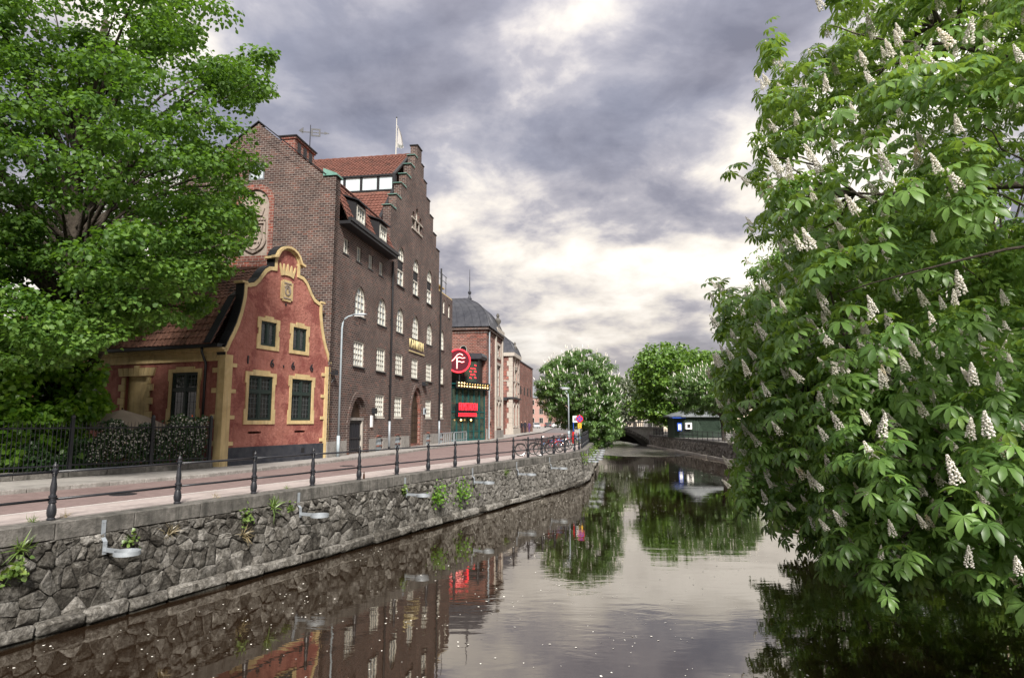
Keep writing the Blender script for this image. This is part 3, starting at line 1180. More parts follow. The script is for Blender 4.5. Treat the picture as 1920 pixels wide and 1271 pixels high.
# backing (mortar) behind the stones
m = MB()
prev = None
for i, p in enumerate(LA_.p):
    pass
BI = offset_line(EDGE[1:], -0.06)
for i in range(len(BI) - 1):
    a, b = BI[i], BI[i + 1]
    m.add([(*a, -2.5), (*b, -2.5), (*b, -0.04), (*a, -0.04)], [(0, 1, 2, 3)])
put(m, 'mortar_backing', 'mortar_dark', wall_l)
rows = [(0.22, 0.42), (0.29, 0.44), (0.26, 0.40), (0.22, 0.36), (0.19, 0.34), (0.16, 0.32), (0.14, 0.30)]
cells = rubble_cells(6.0, STR - 0.05, -1.82, rows, rg, 0.4, 0.62)
cells.sort(key=lambda c: c[0][0])
far = MB()
for k, (c, poly) in enumerate(cells):
    if k < 300:
        mm = MB()
        stone_into(mm, LA_, poly, rg)
        if mm.v:
            put(mm, 'stone', 'rubble' if rg.random() < 0.7 else 'rubble_pale', wall_l, smooth='auto')
    else:
        stone_into(far, LA_, poly, rg)
for c, poly in rubble_cells(STR, LA_.len - 0.2, -1.82, rows, rg):
    stone_into(far, LA_, poly, rg)
stuff(put(far, 'far_stones', 'rubble', wall_l, smooth='auto'))
# small pinning stones wedged between coping and rubble, and gallets in the joints
gal = MB()
s = 6.0
while s < STR:
    wv = rg.uniform(0.06, 0.22)
    h = rg.uniform(0.03, 0.07)
    z = -0.335 - rg.uniform(0, 0.05)
    lined_box(gal, LA_, s, s + wv, -0.1, rg.uniform(0.02, 0.06), z - h, z, 0.014, rg, 0.012)
    s += wv + rg.uniform(0.0, 0.06)
stuff(put(gal, 'pinning_stones', 'rubble', wall_l))
# coping blocks
s = 5.0
rest = MB()
while s < LA_.len - 1.2:
    L = rg.uniform(0.85, 1.7)
    e = min(s + L, LA_.len)
    if s < STR < e:
        e = STR - 0.002
    if e - s > 0.2:
        tgt = MB() if s < 60 else rest
        lined_box(tgt, LA_, s + 0.006, e - 0.006, -0.50, 0.035 + rg.uniform(-0.012, 0.012), -0.33 + rg.uniform(-0.012, 0.012), 0.012 + rg.uniform(-0.004, 0.004), 0.014)
        if s < 60:
            put(tgt, 'coping_stone', 'coping_stone', wall_l)
    s = e + 0.004
put(rest, 'far_coping', 'coping_stone', wall_l)
# footing ledge at the waterline
s = 5.5
rest = MB()
while s < LA_.len - 1.2:
    L = rg.uniform(0.6, 1.7)
    e = min(s + L, LA_.len)
    if s < STR < e:
        e = STR
    if e - s > 0.2:
        near = s < 55
        for z0, z1, o1 in ((-2.06, -1.80, 0.24), (-2.45, -2.075, 0.17)):
            tgt = MB() if near else rest
            lined_box(tgt, LA_, s + 0.012, e - 0.012, -0.05, o1 + rg.uniform(-0.05, 0.05), z0, z1 + rg.uniform(-0.035, 0.035), 0.05, rg, 0.03)
            if near:
                put(tgt, 'footing_stone', 'rubble_pale', wall_l, smooth='auto')
    s = e
put(rest, 'far_footing', 'rubble_pale', wall_l)

# right wall
LB_ = Line([(17, 15), (20.6, 25.5), (22, 31), (22, 103.6)][::-1])      # reversed so that out points to the canal
wall_r = thing('canal_wall', 'stone canal wall on the right bank below the green kiosk', 'wall', (22, 60, -2.4))
ob = Vector(wall_r.location)
m = MB()
BI = offset_line([tuple(p) for p in LB_.p], -0.06)
for a, b in zip(BI, BI[1:]):
    m.add([(*a, -2.5), (*b, -2.5), (*b, RIGHT_Z - 0.03), (*a, RIGHT_Z - 0.03)], [(0, 1, 2, 3)])
put(m, 'mortar_backing', 'mortar_dark', wall_r, org=ob)
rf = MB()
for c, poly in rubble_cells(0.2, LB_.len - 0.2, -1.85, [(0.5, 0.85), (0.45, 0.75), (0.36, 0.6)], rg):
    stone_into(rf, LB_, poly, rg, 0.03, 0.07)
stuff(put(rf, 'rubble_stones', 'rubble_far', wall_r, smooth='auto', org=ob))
s = 0.1
rest, ft = MB(), MB()
while s < LB_.len - 1.0:
    e = s + rg.uniform(1.0, 1.8)
    lined_box(rest, LB_, s + 0.01, e - 0.01, -0.5, 0.06, RIGHT_Z - 0.28, RIGHT_Z + 0.03, 0.02)
    lined_box(ft, LB_, s + 0.01, e - 0.01, -0.05, 0.45 + rg.uniform(-0.06, 0.06), -2.2, -1.83 + rg.uniform(-0.03, 0.03), 0.04, rg, 0.02)
    s = e
put(rest, 'coping', 'coping_stone', wall_r, org=ob)
put(ft, 'footing', 'stone_trim', wall_r, org=ob)


# ================================================================ black railing on the left quay
def rail_post_mesh(h=1.12):
    prof = [(0.075, 0.0), (0.08, 0.03), (0.062, 0.05), (0.078, 0.09), (0.088, 0.14), (0.086, 0.20), (0.066, 0.30), (0.056, 0.33), (0.076, 0.34),
            (0.076, 0.365), (0.064, 0.375), (0.066, 0.44), (0.078, 0.45), (0.078, 0.475), (0.056, 0.49), (0.05, 0.53), (0.062, 0.60), (0.058, 0.68),
            (0.042, 0.80), (0.038, 0.86), (0.05, 0.875), (0.05, 0.905), (0.058, 0.915), (0.058, 1.0), (0.048, 1.01), (0.03, 1.03),
            (0.042, 1.045), (0.047, 1.07), (0.036, 1.10), (0.016, 1.125), (0.006, 1.15)]
    return MB().lathe(prof, 14).mesh('railing_post', 'black_iron', 'auto')


rail = thing('canal_railing', 'black cast iron railing with two rails along the left quay', 'railing', (-12.69, 5, 0))
POSTS = [0.3, 3.2, 6.0, 8.9, 11.75, 14.1, 16.4, 18.65, 20.85, 23.0, 25.15, 27.3, 29.25, 31.15, 33.05, 35.0, 36.9, 38.8]
s = 40.9
while s < 92:
    POSTS.append(s)
    s += 2.1
pm = rail_post_mesh()
RO = -0.36
PP = [LA_.at(s, RO) for s in POSTS]
for p in PP:
    o = link('post', pm, rail, (p.x + 12.69, p.y - 5, 0.012))
for z, nm in ((0.955, 'top_rail'), (0.41, 'lower_rail')):
    for a, b in zip(PP, PP[1:]):
        A = Vector((a.x + 12.69, a.y - 5, z + 0.012))
        B = Vector((b.x + 12.69, b.y - 5, z + 0.012))
        mid = (A + B) / 2 + Vector((0, 0, -0.006))
        MB().tube([A, mid, B], 0.027, 8).build('rail', 'black_iron', rail, smooth=True)

# railing on the right bank
rr = thing('bank_railing', 'dark iron railing along the right bank in front of the kiosk', 'railing', (22.35, 32, RIGHT_Z))
for k in range(36):
    y = k * 2.0
    MB().box(-0.03, y - 0.03, 0.0, 0.03, y + 0.03, 1.05).build('post', 'black_iron', rr)
for z in (1.0, 0.5):
    MB().tube([(0, 0, z), (0, 70, z)], 0.03, 6).build('rail', 'black_iron', rr)
bal = MB()
for k in range(280):
    y = k * 0.25
    bal.box(-0.01, y - 0.01, 0.08, 0.01, y + 0.01, 0.98)
stuff(bal.build('balusters', 'black_iron', rr))


# ================================================================ galvanised ring brackets on the wall
def bracket_meshes():
    """x outward from the wall, z up, origin on the wall face at coping top"""
    a = MB()
    a.box(0.0, -0.045, -0.42, 0.012, 0.045, -0.07)
    a.add([(0.0, -0.045, -0.42), (0.012, -0.045, -0.42), (0.012, 0.045, -0.42), (0.0, 0.045, -0.42),
           (0.085, -0.045, -0.50), (0.097, -0.045, -0.50), (0.097, 0.045, -0.50), (0.085, 0.045, -0.50)],
          [(0, 1, 5, 4), (1, 2, 6, 5), (2, 3, 7, 6), (3, 0, 4, 7)])
    a.box(0.085, -0.045, -0.76, 0.097, 0.045, -0.50)
    for z in (-0.12, -0.33, -0.55, -0.71):
        for y in (-0.022, 0.022):
            a.tube([(0.01 if z > -0.4 else 0.095, y, z), (0.022 if z > -0.4 else 0.107, y, z)], 0.009, 6)
    b = MB()
    b.box(0.098, -0.006, -0.71, 0.56, 0.006, -0.62)
    b.box(0.098, -0.05, -0.70, 0.11, 0.05, -0.63)
    c = MB()
    n = 28
    outer = [(0.80 + 0.25 * math.cos(2 * PI * i / n), 0.25 * math.sin(2 * PI * i / n)) for i in range(n)]
    inner = [(0.80 + 0.238 * math.cos(2 * PI * i / n), 0.238 * math.sin(2 * PI * i / n)) for i in range(n)]
    c.ring(outer, inner, -0.71, -0.625, lambda u, v, w_: (u, v, w_))
    return a.mesh('mount', 'galvanised'), b.mesh('arm', 'galvanised'), c.mesh('ring', 'galvanised', 'auto')


BM = bracket_meshes()
WHERE = ['nearest the camera', 'between the second and third railing posts', 'left of the ivy tufts', 'right of the ivy tufts',
         'below the first parked bicycle', 'just before the quay bends', 'first after the quay bends', 'second after the quay bends',
         'third after the quay bends', 'fourth after the quay bends', 'fifth after the quay bends', 'sixth after the quay bends', 'seventh after the quay bends']
BPOS = []
for u in (190, 557, 757, 884, 967, 1029):
    k = (u - 960) / FPX
    d = LA_.dir(10)
    zz = -0.4 - EYE
    # X0 + dx s = k ((Y0 + dy s) CP + zz SP)
    BPOS.append((k * (5 * CP + zz * SP) + 12.69) / (d.x - k * d.y * CP))
BPOS += [41.6, 44.2, 47.2, 50.4, 53.8, 57.6, 62.0]
for s, wh in zip(BPOS, WHERE):
    p = LA_.at(s, 0.05)
    d = LA_.dir(s)
    t = thing('ring_bracket', 'galvanised wall bracket with an empty plant ring, ' + wh, 'bracket', (p.x, p.y, 0), math.atan2(-d.x, d.y), 'plant ring brackets on the canal wall')
    for nm, me in zip(('mount', 'arm', 'ring'), BM):
        link(nm, me, t)


# ================================================================ plants in the wall
def tuft(name, label, s, z, n, size, spread, mat='weed_leaf', droop=0.4, cat='plant', group='weeds growing in the canal wall', blade=False, out=0.03):
    p = LA_.at(s, out)
    d = LA_.dir(s)
    on = np.array([d.y, -d.x, 0.0])
    c = np.array([0, 0, 0.0])
    t = thing(name, label, cat, (p.x, p.y, z), 0, group)
    rs = np.random.RandomState(int(s * 97) % 9999)
    if blade:
        dirs = unit(rs.randn(n, 3) * [0.5, 0.5, 0.35] + on * 0.5 + [0, 0, 0.7])
        pos = np.zeros((n, 3)) + rs.randn(n, 3) * 0.025
        tv = [(-0.03, 0, 0), (0.03, 0, 0), (-0.028, 0.5, 0.12), (0.028, 0.5, 0.12), (0, 1.0, -0.12)]
        tf = [(0, 1, 3, 2), (2, 3, 4)]
        me = leaf_mesh('blades', mat, tv, tf, pos, unit(rs.randn(n, 3) + [0, 0, 0.6] + on), dirs, size * (0.6 + 0.6 * rs.rand(n)), rs)
        link('blades', me, t)
    else:
        pos = rs.randn(n, 3) * spread * 0.45 * [0.8, 0.8, 1] + on * (abs(rs.randn(n, 1)) * spread * 0.35) + [0, 0, -droop * spread * 0.4]
        dirs = unit(rs.randn(n, 3) + on * 0.6 + [0, 0, -droop])
        me = leaf_mesh('leaves', mat, HEART_V, HEART_F, pos, unit(rs.randn(n, 3) * 0.6 + on * 0.8 + [0, 0, 0.6]), dirs, size * (0.6 + 0.7 * rs.rand(n)), rs)
        link('leaves', me, t)
        st = MB()
        for k in range(6):
            q = pos[k * max(1, n // 6) % n]
            st.tube([(0, 0, 0), tuple(q * 0.5 + on * 0.03), tuple(q)], 0.004, 4)
        st.build('stem', mat, t)
    return t


def s_of(u, z=-0.6):
    k = (u - 960) / FPX
    d = LA_.dir(10)
    zz = z - EYE
    return (k * (5 * CP + zz * SP) + 12.69) / (d.x - k * d.y * CP)


tuft('leafy_weed', 'bright green leafy weed rooted just under the coping, left of a bracket', s_of(457), -0.42, 70, 0.085, 0.24)
tuft('grass_tuft', 'long drooping grass tuft hanging under the coping beside the leafy weed', s_of(508), -0.40, 46, 0.42, 0.2, blade=True)
tuft('leafy_weed', 'small round leafy weed close to the second bracket', s_of(538), -0.40, 46, 0.07, 0.17)
tuft('grass_tuft', 'dry straw coloured grass tuft hanging low on the wall', s_of(450, -1.1), -1.0, 50, 0.36, 0.2, mat='dry_grass', blade=True)
tuft('grass_tuft', 'dry grass tuft high on the near wall between two brackets', s_of(312, -0.8), -0.60, 40, 0.34, 0.2, mat='dry_grass', blade=True)
tuft('leafy_weed', 'thin young weed right beside the nearest bracket', s_of(238, -0.6), -0.52, 34, 0.08, 0.2)
tuft('leafy_weed', 'sprawling weed at the left edge of the canal wall', s_of(20, -0.6), -0.75, 60, 0.11, 0.28)
tuft('grass_tuft', 'green grass tuft under the coping at the left edge of the wall', s_of(35, -0.4), -0.42, 40, 0.36, 0.2, blade=True)
tuft('ivy_tuft', 'left one of two hanging ivy tufts on the canal wall', s_of(814), -0.75, 210, 0.10, 0.50, mat='ivy_leaf', droop=0.8)
tuft('ivy_tuft', 'right one of two hanging ivy tufts on the canal wall', s_of(858), -0.80, 240, 0.10, 0.56, mat='ivy_leaf', droop=0.8)
tuft('leafy_weed', 'small weed under the coping left of the ivy tufts', s_of(752, -0.5), -0.5, 40, 0.08, 0.2)
tuft('grass_tuft', 'thin grass tuft on the wall right of the ivy tufts', s_of(945, -0.6), -0.55, 36, 0.35, 0.2, blade=True)
for k, (s, n, sz) in enumerate(((41.2, 90, 0.5), (45.6, 80, 0.5), (49.0, 80, 0.55), (52.5, 90, 0.6), (56.0, 70, 0.6))):
    tuft('leafy_weed', 'green weed clump among the brackets, %s clump past the bend of the quay' % ('first', 'second', 'third', 'fourth', 'farthest')[k], s, -0.35, n, 0.12, sz)
for k, (u, o_) in enumerate(((84, -0.42), (148, -0.5), (430, -0.5), (560, -0.48))):
    tuft('grass_tuft', ('small green weed at the foot of the nearest railing post', 'dry weed in a crack on the near promenade', 'dry weed on the promenade beside the third railing post',
                        'tiny weed on the promenade edge beside the fourth railing post')[k], s_of(u, 0), 0.012, 26, 0.16, 0.1, blade=True, out=o_, mat='weed_leaf' if k in (0, 3) else 'dry_grass', group='weeds on the promenade')

# beer bottle left beside a railing post
p = LA_.at(18.65 + 0.32, -0.40)
MB().lathe([(0.031, 0.0), (0.033, 0.01), (0.033, 0.14), (0.028, 0.165), (0.015, 0.19), (0.013, 0.235), (0.016, 0.24), (0.016, 0.25)], 12).build('bottle', 'bottle_glass', None, 'auto')
bo = bpy.data.objects['bottle']
bo.location = (p.x, p.y, 0.013)
tag(bo, 'brown glass bottle standing on the coping beside a railing post', 'bottle')

# petals drifting on the water
n = 2400
rs = np.random.RandomState(8)
yy = 6 + 50 * rs.rand(n) ** 1.6
xl = np.interp(yy, [p[1] for p in EDGE], [p[0] for p in EDGE]) + 0.5
xr = np.interp(yy, [p[1] for p in BANK], [p[0] for p in BANK]) - 0.4
cl = 0.5 + 0.5 * np.sin(yy * 0.7 + 2 * np.sin(yy * 0.23))
band = (np.floor(rs.rand(n) * 9) + 0.5) / 9
fr = np.where(rs.rand(n) < 0.55, rs.rand(n), np.clip(band + 0.05 * np.sin(yy * 0.5 + band * 20) + rs.randn(n) * 0.016, 0.01, 0.99))
pos = np.stack([xl + (xr - xl) * fr, yy, np.full(n, WATER_Z + 0.006)], 1)
nr = np.tile([0, 0, 1.0], (n, 1)) + rs.randn(n, 3) * 0.08
fw = rs.randn(n, 3) * [1, 1, 0]
PV = [(-0.5, -0.35, 0), (0.5, -0.4, 0.05), (0.6, 0.3, 0), (0, 0.55, 0.06), (-0.55, 0.35, 0)]
me = leaf_mesh('floating_petals', 'petal', PV, [(0, 1, 2, 3, 4)], pos, nr, fw, 0.015 + 0.026 * rs.rand(n) ** 2, rs)
o = link('floating_petals', me)
o['label'] = 'white chestnut petals drifting on the dark water'
o['category'] = 'petals'
stuff(o)

# ================================================================ red stepped-curve gable house
RH = thing('red_house', 'low red plastered house with curved yellow trimmed gable dated 1666', 'house', (-12.05, 26.8, 0), math.atan2(6.5, 2.5))
CX = 3.5
HALF = [(3.5, 0.0), (3.5, 4.7), (3.6, 4.95), (3.42, 5.35), (3.2, 5.75), (3.02, 6.15), (2.87, 6.6), (2.76, 7.05), (2.70, 7.4), (2.68, 8.0),
        (2.42, 8.02), (2.12, 8.12), (1.88, 8.34), (1.68, 8.62), (1.46, 8.88), (1.18, 9.06), (0.88, 9.10), (0.88, 9.66), (0.74, 9.92), (0.52, 10.12),
        (0.27, 10.23), (0.0, 10.27)]
outl = [(CX - h, z) for h, z in HALF] + [(CX + h, z) for h, z in HALF[::-1][1:]]      # left foot up over the top and down the right
UPW = [(1.93, 5.36, 2.93, 6.48), (4.07, 5.36, 5.07, 6.48)]
LOW = [(1.36, 2.0, 2.86, 3.98), (4.14, 2.0, 5.64, 3.98)]
holes = [rect(*q) for q in UPW + LOW] + [rect(1.5, 1.42, 2.3, 1.52), rect(4.5, 1.42, 5.3, 1.52)]
MB().wall(outl, holes, 0.16, 0.35, FRONT).build('gable_wall', 'red_render', RH)
# trim band that follows the outline
tp = MB()
FT = lambda u, v, w: (u, w - 0.05, v)
top_line = outl[2:-2]
tp.strip(top_line, 0.17, 0, 0.06, FT)
band = tp.build('gable_trim', 'yellow_trim', RH)
ca = MB()
ca.strip([(CX - h, z + 0.03) for h, z in HALF[1:]] + [(CX + h, z + 0.03) for h, z in HALF[::-1][1:-1]], -0.035, -0.03, 0.42, FRONT)
ca.build('gable_capping', 'black_metal', RH)
# moulded head over the crown
arc = [(CX - h, z + 0.02) for h, z in HALF[17:]] + [(CX + h, z + 0.02) for h, z in HALF[17:][::-1][1:]]
MB().strip([(CX - 1.12, 9.62)] + arc + [(CX + 1.12, 9.62)], 0.11, -0.20, 0.0, FRONT).build('pediment_moulding', 'yellow_trim', RH)
for sg in (-1, 1):
    MB().box(CX + sg * 0.86 - 0.22, -0.02, 9.50, CX + sg * 0.86 + 0.22, 0.42, 9.60).build('pediment_block', 'yellow_trim', RH)
    x = CX + sg * 2.70
    MB().box(x - 0.17, -0.09, 7.98, x + 0.17, 0.42, 8.07).build('shoulder_cap', 'yellow_trim', RH)
# corner pilasters and quoins
for sg, x0, x1 in ((-1, -0.02, 0.36), (1, 6.64, 7.02)):
    MB().box(x0, -0.06, 0.0, x1, 0.0, 4.75).build('pilaster', 'yellow_trim', RH)
    for z in (0.95, 2.05, 3.15, 4.25):
        a, b = (x1 - 0.01, x1 + 0.26) if sg < 0 else (x0 - 0.26, x0 + 0.01)
        MB().box(a, -0.056, z, b, 0.0, z + 0.16).build('quoin', 'yellow_trim', RH)
# the plinth stays clear of the pilasters
MB().box(0.362, -0.075, 0.0, 6.638, 0.0, 0.86).build('plinth', 'dark_plinth', RH)
for x in (1.75, 4.95):
    MB().box(x, -0.08, 0.45, x + 0.24, -0.076, 0.68).build('plinth_vent', 'black_metal', RH)


def eared(x0, z0, x1, z1, t=0.21, e=0.07):
    return [(x0 - t, z0 - 0.17), (x1 + t, z0 - 0.17), (x1 + t, z0 + 0.5), (x1 + t - e, z0 + 0.5), (x1 + t - e, z1 - 0.35), (x1 + t, z1 - 0.35), (x1 + t, z1 + t * 0.75),
            (x1 - 0.22, z1 + t * 0.75), (x1 - 0.22, z1 + t + 0.04), (x0 + 0.22, z1 + t + 0.04), (x0 + 0.22, z1 + t * 0.75), (x0 - t, z1 + t * 0.75),
            (x0 - t, z1 - 0.35), (x0 - t + e, z1 - 0.35), (x0 - t + e, z0 + 0.5), (x0 - t, z0 + 0.5)]


def leaded(parent, q, mp, depth, two_tier):
    """dark green casement with four or two lights, each pane leaded"""
    x0, z0, x1, z1 = q
    zm = z0 + (z1 - z0) * 0.64
    xm = (x0 + x1) / 2
    m = MB()
    pol = rect(*q)
    m.ring(pol, inset(pol, 0.07), depth - 0.08, depth + 0.05, mp)
    m.box(xm - 0.055, z0 + 0.06, depth - 0.075, xm + 0.055, z1 - 0.06, depth + 0.03, mp)
    if two_tier:
        m.box(x0 + 0.06, zm - 0.06, depth - 0.085, x1 - 0.06, zm + 0.06, depth + 0.03, mp)
    o = m.build('window', 'window_green', parent)
    tiers = [(z0 + 0.07, zm - 0.06), (zm + 0.06, z1 - 0.07)] if two_tier else [(z0 + 0.07, z1 - 0.07)]
    for a, b in ((x0 + 0.07, xm - 0.055), (xm + 0.055, x1 - 0.07)):
        for c, d in tiers:
            s = MB()
            pl = rect(a, c, b, d)
            s.ring(pl, inset(pl, 0.045), depth - 0.055, depth + 0.01, mp)
            s.build('sash', 'window_green', o)
            MB().prism(inset(pl, 0.04), depth - 0.01, depth - 0.004, mp).build('pane', 'dark_glass', o)
            ld = MB()
            nxl, nzl = 3, max(2, round((d - c) / 0.22))
            for i in range(1, nxl):
                u = a + (b - a) * i / nxl
                ld.box(u - 0.006, c + 0.04, depth - 0.02, u + 0.006, d - 0.04, depth - 0.012, mp)
            for i in range(1, nzl):
                v = c + (d - c) * i / nzl
                ld.box(a + 0.04, v - 0.006, depth - 0.02, b - 0.04, v + 0.006, depth - 0.012, mp)
            ld.build('lead_bars', 'lead', o)
    return o


for q, two in [(q, False) for q in UPW] + [(q, True) for q in LOW]:
    MB().wall(eared(*q), [rect(*q)], 0.07, 0.05, lambda u, v, w: (u, w - 0.055, v)).build('window_surround', 'yellow_trim', RH)
    leaded(RH, q, FRONT, 0.09, two)
# crown
cr = [(-0.42, 0.0)]
base_z = lambda x: -0.05 * (x / 0.45) ** 2 * 2
pts = [(-0.40, -0.10), (-0.52, 0.40)]
top = []
for i in range(5):
    c = -0.46 + 0.23 * i
    h = 0.50 + 0.06 * (1 - abs(i - 2) / 2)
    lean = (i - 2) * 0.035
    top += [(c + lean - 0.045, h), (c + lean, h + 0.06), (c + lean + 0.045, h)]
    if i < 4:
        top += [(c + 0.075 + lean * 0.4, 0.26), (c + 0.155 + lean * 0.4, 0.26)]
bot = [(0.42, -0.02), (0.22, 0.04), (0.0, 0.06), (-0.22, 0.04), (-0.42, -0.02)]
MB().prism([(CX + u, 8.82 + v) for u, v in top + bot], -0.06, -0.004, FRONT).build('crown_relief', 'yellow_trim', RH)
# carved plaque
pq = [(-0.40, 0.08), (-0.28, 0.08), (-0.28, 0.0), (0.28, 0.0), (0.28, 0.08), (0.40, 0.08), (0.40, 0.94), (0.28, 0.94), (0.28, 1.02), (-0.28, 1.02), (-0.28, 0.94), (-0.40, 0.94)]
pl = MB().prism([(CX + u, 7.62 + v) for u, v in pq], -0.07, -0.004, FRONT).build('plaque', 'yellow_trim', RH)
rv = MB()
for k in range(30):
    t = k / 29 * 4.6
    r = 0.09 + 0.025 * t
    x, z = CX + r * math.cos(t * 1.9) * 1.1, 8.13 + r * math.sin(t * 1.9) * 1.35
    rv.box(x - 0.035, -0.105, z - 0.03, x + 0.035, -0.068, z + 0.03)
rv.box(CX - 0.25, -0.10, 7.74, CX + 0.25, -0.068, 7.80)
rv.box(CX - 0.24, -0.10, 8.46, CX + 0.24, -0.068, 8.52)
rv.build('plaque_relief', 'sandstone', pl)
MB().box(CX - 0.05, -0.03, 7.42, CX + 0.05, -0.002, 7.52).build('wall_vent', 'black_metal', RH)
for ch, x, z in (('1', 1.12, 4.36), ('6', 2.62, 4.33), (',', 3.46, 4.42), ('6', 4.05, 4.33), ('6', 5.42, 4.33)):
    text('numeral', ch, 0.52, 'black_iron', RH, (x, -0.03, z), (PI / 2, 0, 0), 0.02)
# flood lamp and down pipe on the right corner
fl = MB()
fl.tube([(7.0, -0.05, 4.45), (7.15, -0.16, 4.42), (7.22, -0.2, 4.2), (7.05, -0.12, 3.95)], 0.03, 6)
fl.box(7.05, -0.34, 4.35, 7.32, -0.14, 4.6)
fl.build('wall_lamp', 'black_iron', RH)

# ---- long side
LEN = 15.0
SWIN = [(1.42, 2.0, 2.92, 4.05), (7.3, 2.0, 8.8, 4.05), (10.2, 2.0, 11.7, 4.05)]
DOOR = (4.38, 0.25, 5.72, 3.95)
MB().wall(rect(0.352, 0, LEN, 5.0), [rect(*q) for q in SWIN] + [rect(*DOOR)], 0.16, 0.3, SIDE).build('side_wall', 'red_render', RH)
SDT = lambda u, v, w: (w - 0.055, u, v)
for q in SWIN:
    MB().wall(eared(*q, t=0.2), [rect(*q)], 0.07, 0.05, SDT).build('window_surround', 'yellow_trim', RH)
    leaded(RH, q, SIDE, 0.09, True)
MB().prism(rect(*DOOR), 0.14, 0.17, SIDE).build('blind_door_panel', 'yellow_trim', RH)
for sg, e in ((-1, DOOR[0]), (1, DOOR[2])):
    z = 0.3
    k = 0
    while z < 3.7:
        wd = 0.38 if k % 2 == 0 else 0.2
        a, b = (e - wd, e) if sg < 0 else (e, e + wd)
        MB().box(-0.07, a, z + 0.008, 0.0, b, z + 0.292).build('quoin', 'yellow_trim', RH)
        z += 0.3
        k += 1
for k in range(7):
    a0 = DOOR[0] - 0.38 + k * 0.30
    hgt = 0.36 + (0.1 if k == 3 else 0)
    lean = (k - 3) * 0.035
    MB().prism([(a0 + 0.006, 3.96), (a0 + 0.294, 3.96), (a0 + 0.294 + lean, 3.96 + hgt), (a0 + 0.006 + lean, 3.96 + hgt)], -0.08, 0.0, SIDE).build('voussoir', 'yellow_trim', RH)
# corner pilaster on the side
MB().box(-0.06, -0.06, 0.0, 0.0, 0.34, 4.55).build('pilaster', 'yellow_trim', RH)
for z in (0.95, 2.05, 3.15, 4.0):
    MB().box(-0.056, 0.33, z, 0.0, 0.62, z + 0.2).build('quoin', 'yellow_trim', RH)
co = MB()
for z0, z1, d in ((4.50, 4.62, 0.07), (4.62, 4.86, 0.04), (4.86, 4.95, 0.14), (4.95, 5.04, 0.24)):
    co.box(-d, -0.05, z0, 0.001, LEN, z1)
co.build('cornice', 'yellow_trim', RH)
gt = MB()
gt.box(-0.46, 0.02, 5.045, -0.2, LEN, 5.16)
gt.box(-0.44, 0.02, 5.16, 0.0, LEN, 5.19)
gt.build('gutter', 'black_metal', RH)
MB().tube([(-0.36, 0.95, 5.05), (-0.36, 0.95, 4.9), (-0.22, 0.95, 4.6), (-0.11, 0.95, 4.4), (-0.11, 0.95, 0.3)], 0.055, 10).build('downpipe', 'black_metal', RH, smooth=True)
# mansard roof with real pantiles
A, B, C_ = Vector((-0.42, 0, 5.17)), Vector((0.78, 0, 7.35)), Vector((3.5, 0, 9.35))
for nm, P0, P1 in (('lower', A, B), ('upper', B, C_)):
    vd = (P1 - P0)
    hg = vd.length
    vd = vd.normalized()
    ud = Vector((0, 1, 0))
    nd = Vector((-vd.z, 0, vd.x))
    t = MB()
    tiled(t, P0 + ud * 0.36, ud, vd, nd, LEN - 0.4, hg + 0.1, 0.26, 0.36)
    stuff(t.build('roof_tiles', 'old_tile', RH, smooth='auto'))
    bk = MB()
    e0, e1 = P0 - nd * 0.01, P1 - nd * 0.01
    bk.add([e0 + ud * 0.36, e0 + ud * LEN, e1 + ud * LEN, e1 + ud * 0.36], [(0, 1, 2, 3)])
    bk.build('roof_boarding', 'black_metal', RH)
# far slope, ridge, verge flashing
bk = MB()
for P0, P1 in ((A, B), (B, C_)):
    q = [Vector((7.0 - p.x, p.y, p.z)) for p in (P0, P1)]
    bk.add([q[0] + Vector((0, .36, 0)), q[0] + Vector((0, LEN, 0)), q[1] + Vector((0, LEN, 0)), q[1] + Vector((0, .36, 0))], [(0, 1, 2, 3)])
bk.build('roof_far_slope', 'old_tile', RH)
MB().tube([(3.5, 0.36, 9.38), (3.5, LEN, 9.38)], 0.11, 8).build('ridge_tiles', 'old_tile', RH)
vf = MB()
for P0, P1 in ((A, B), (B, C_)):
    vd = (P1 - P0).normalized()
    nd = Vector((-vd.z, 0, vd.x))
    a = [P0 + nd * 0.10, P1 + nd * 0.10, P1 + nd * 0.13, P0 + nd * 0.13]
    vf.add([p + Vector((0, 0.34, 0)) for p in a] + [p + Vector((0, 0.72, 0)) for p in a], [(0, 1, 2, 3), (4, 5, 6, 7), (0, 1, 5, 4), (1, 2, 6, 5), (2, 3, 7, 6), (3, 0, 4, 7)])
vf.build('verge_flashing', 'black_metal', RH)
# dormer
dm = MB()
dm.wall(rect(6.9, 5.75, 8.9, 7.5), [rect(7.2, 6.05, 8.6, 7.2)], 0.12, 0.0, lambda u, v, w: (w - 0.12, u, v))
dm.add([(-0.12, 6.9, 5.6), (1.3, 6.9, 5.6), (1.3, 6.9, 7.5), (-0.12, 6.9, 7.5)], [(0, 1, 2, 3)])
dm.add([(-0.12, 8.9, 5.6), (1.3, 8.9, 5.6), (1.3, 8.9, 7.5), (-0.12, 8.9, 7.5)], [(0, 1, 2, 3)])
d_ = dm.build('dormer', 'red_render', RH)
MB().box(-0.3, 6.75, 7.5, 1.6, 9.05, 7.62).build('dormer_roof', 'black_metal', d_)
MB().box(-0.16, 6.85, 5.68, -0.121, 8.95, 5.86).build('dormer_sill', 'yellow_trim', d_)
leaded(RH, (7.2, 6.05, 8.6, 7.2), lambda u, v, w: (w - 0.12, u, v), 0.06, False)
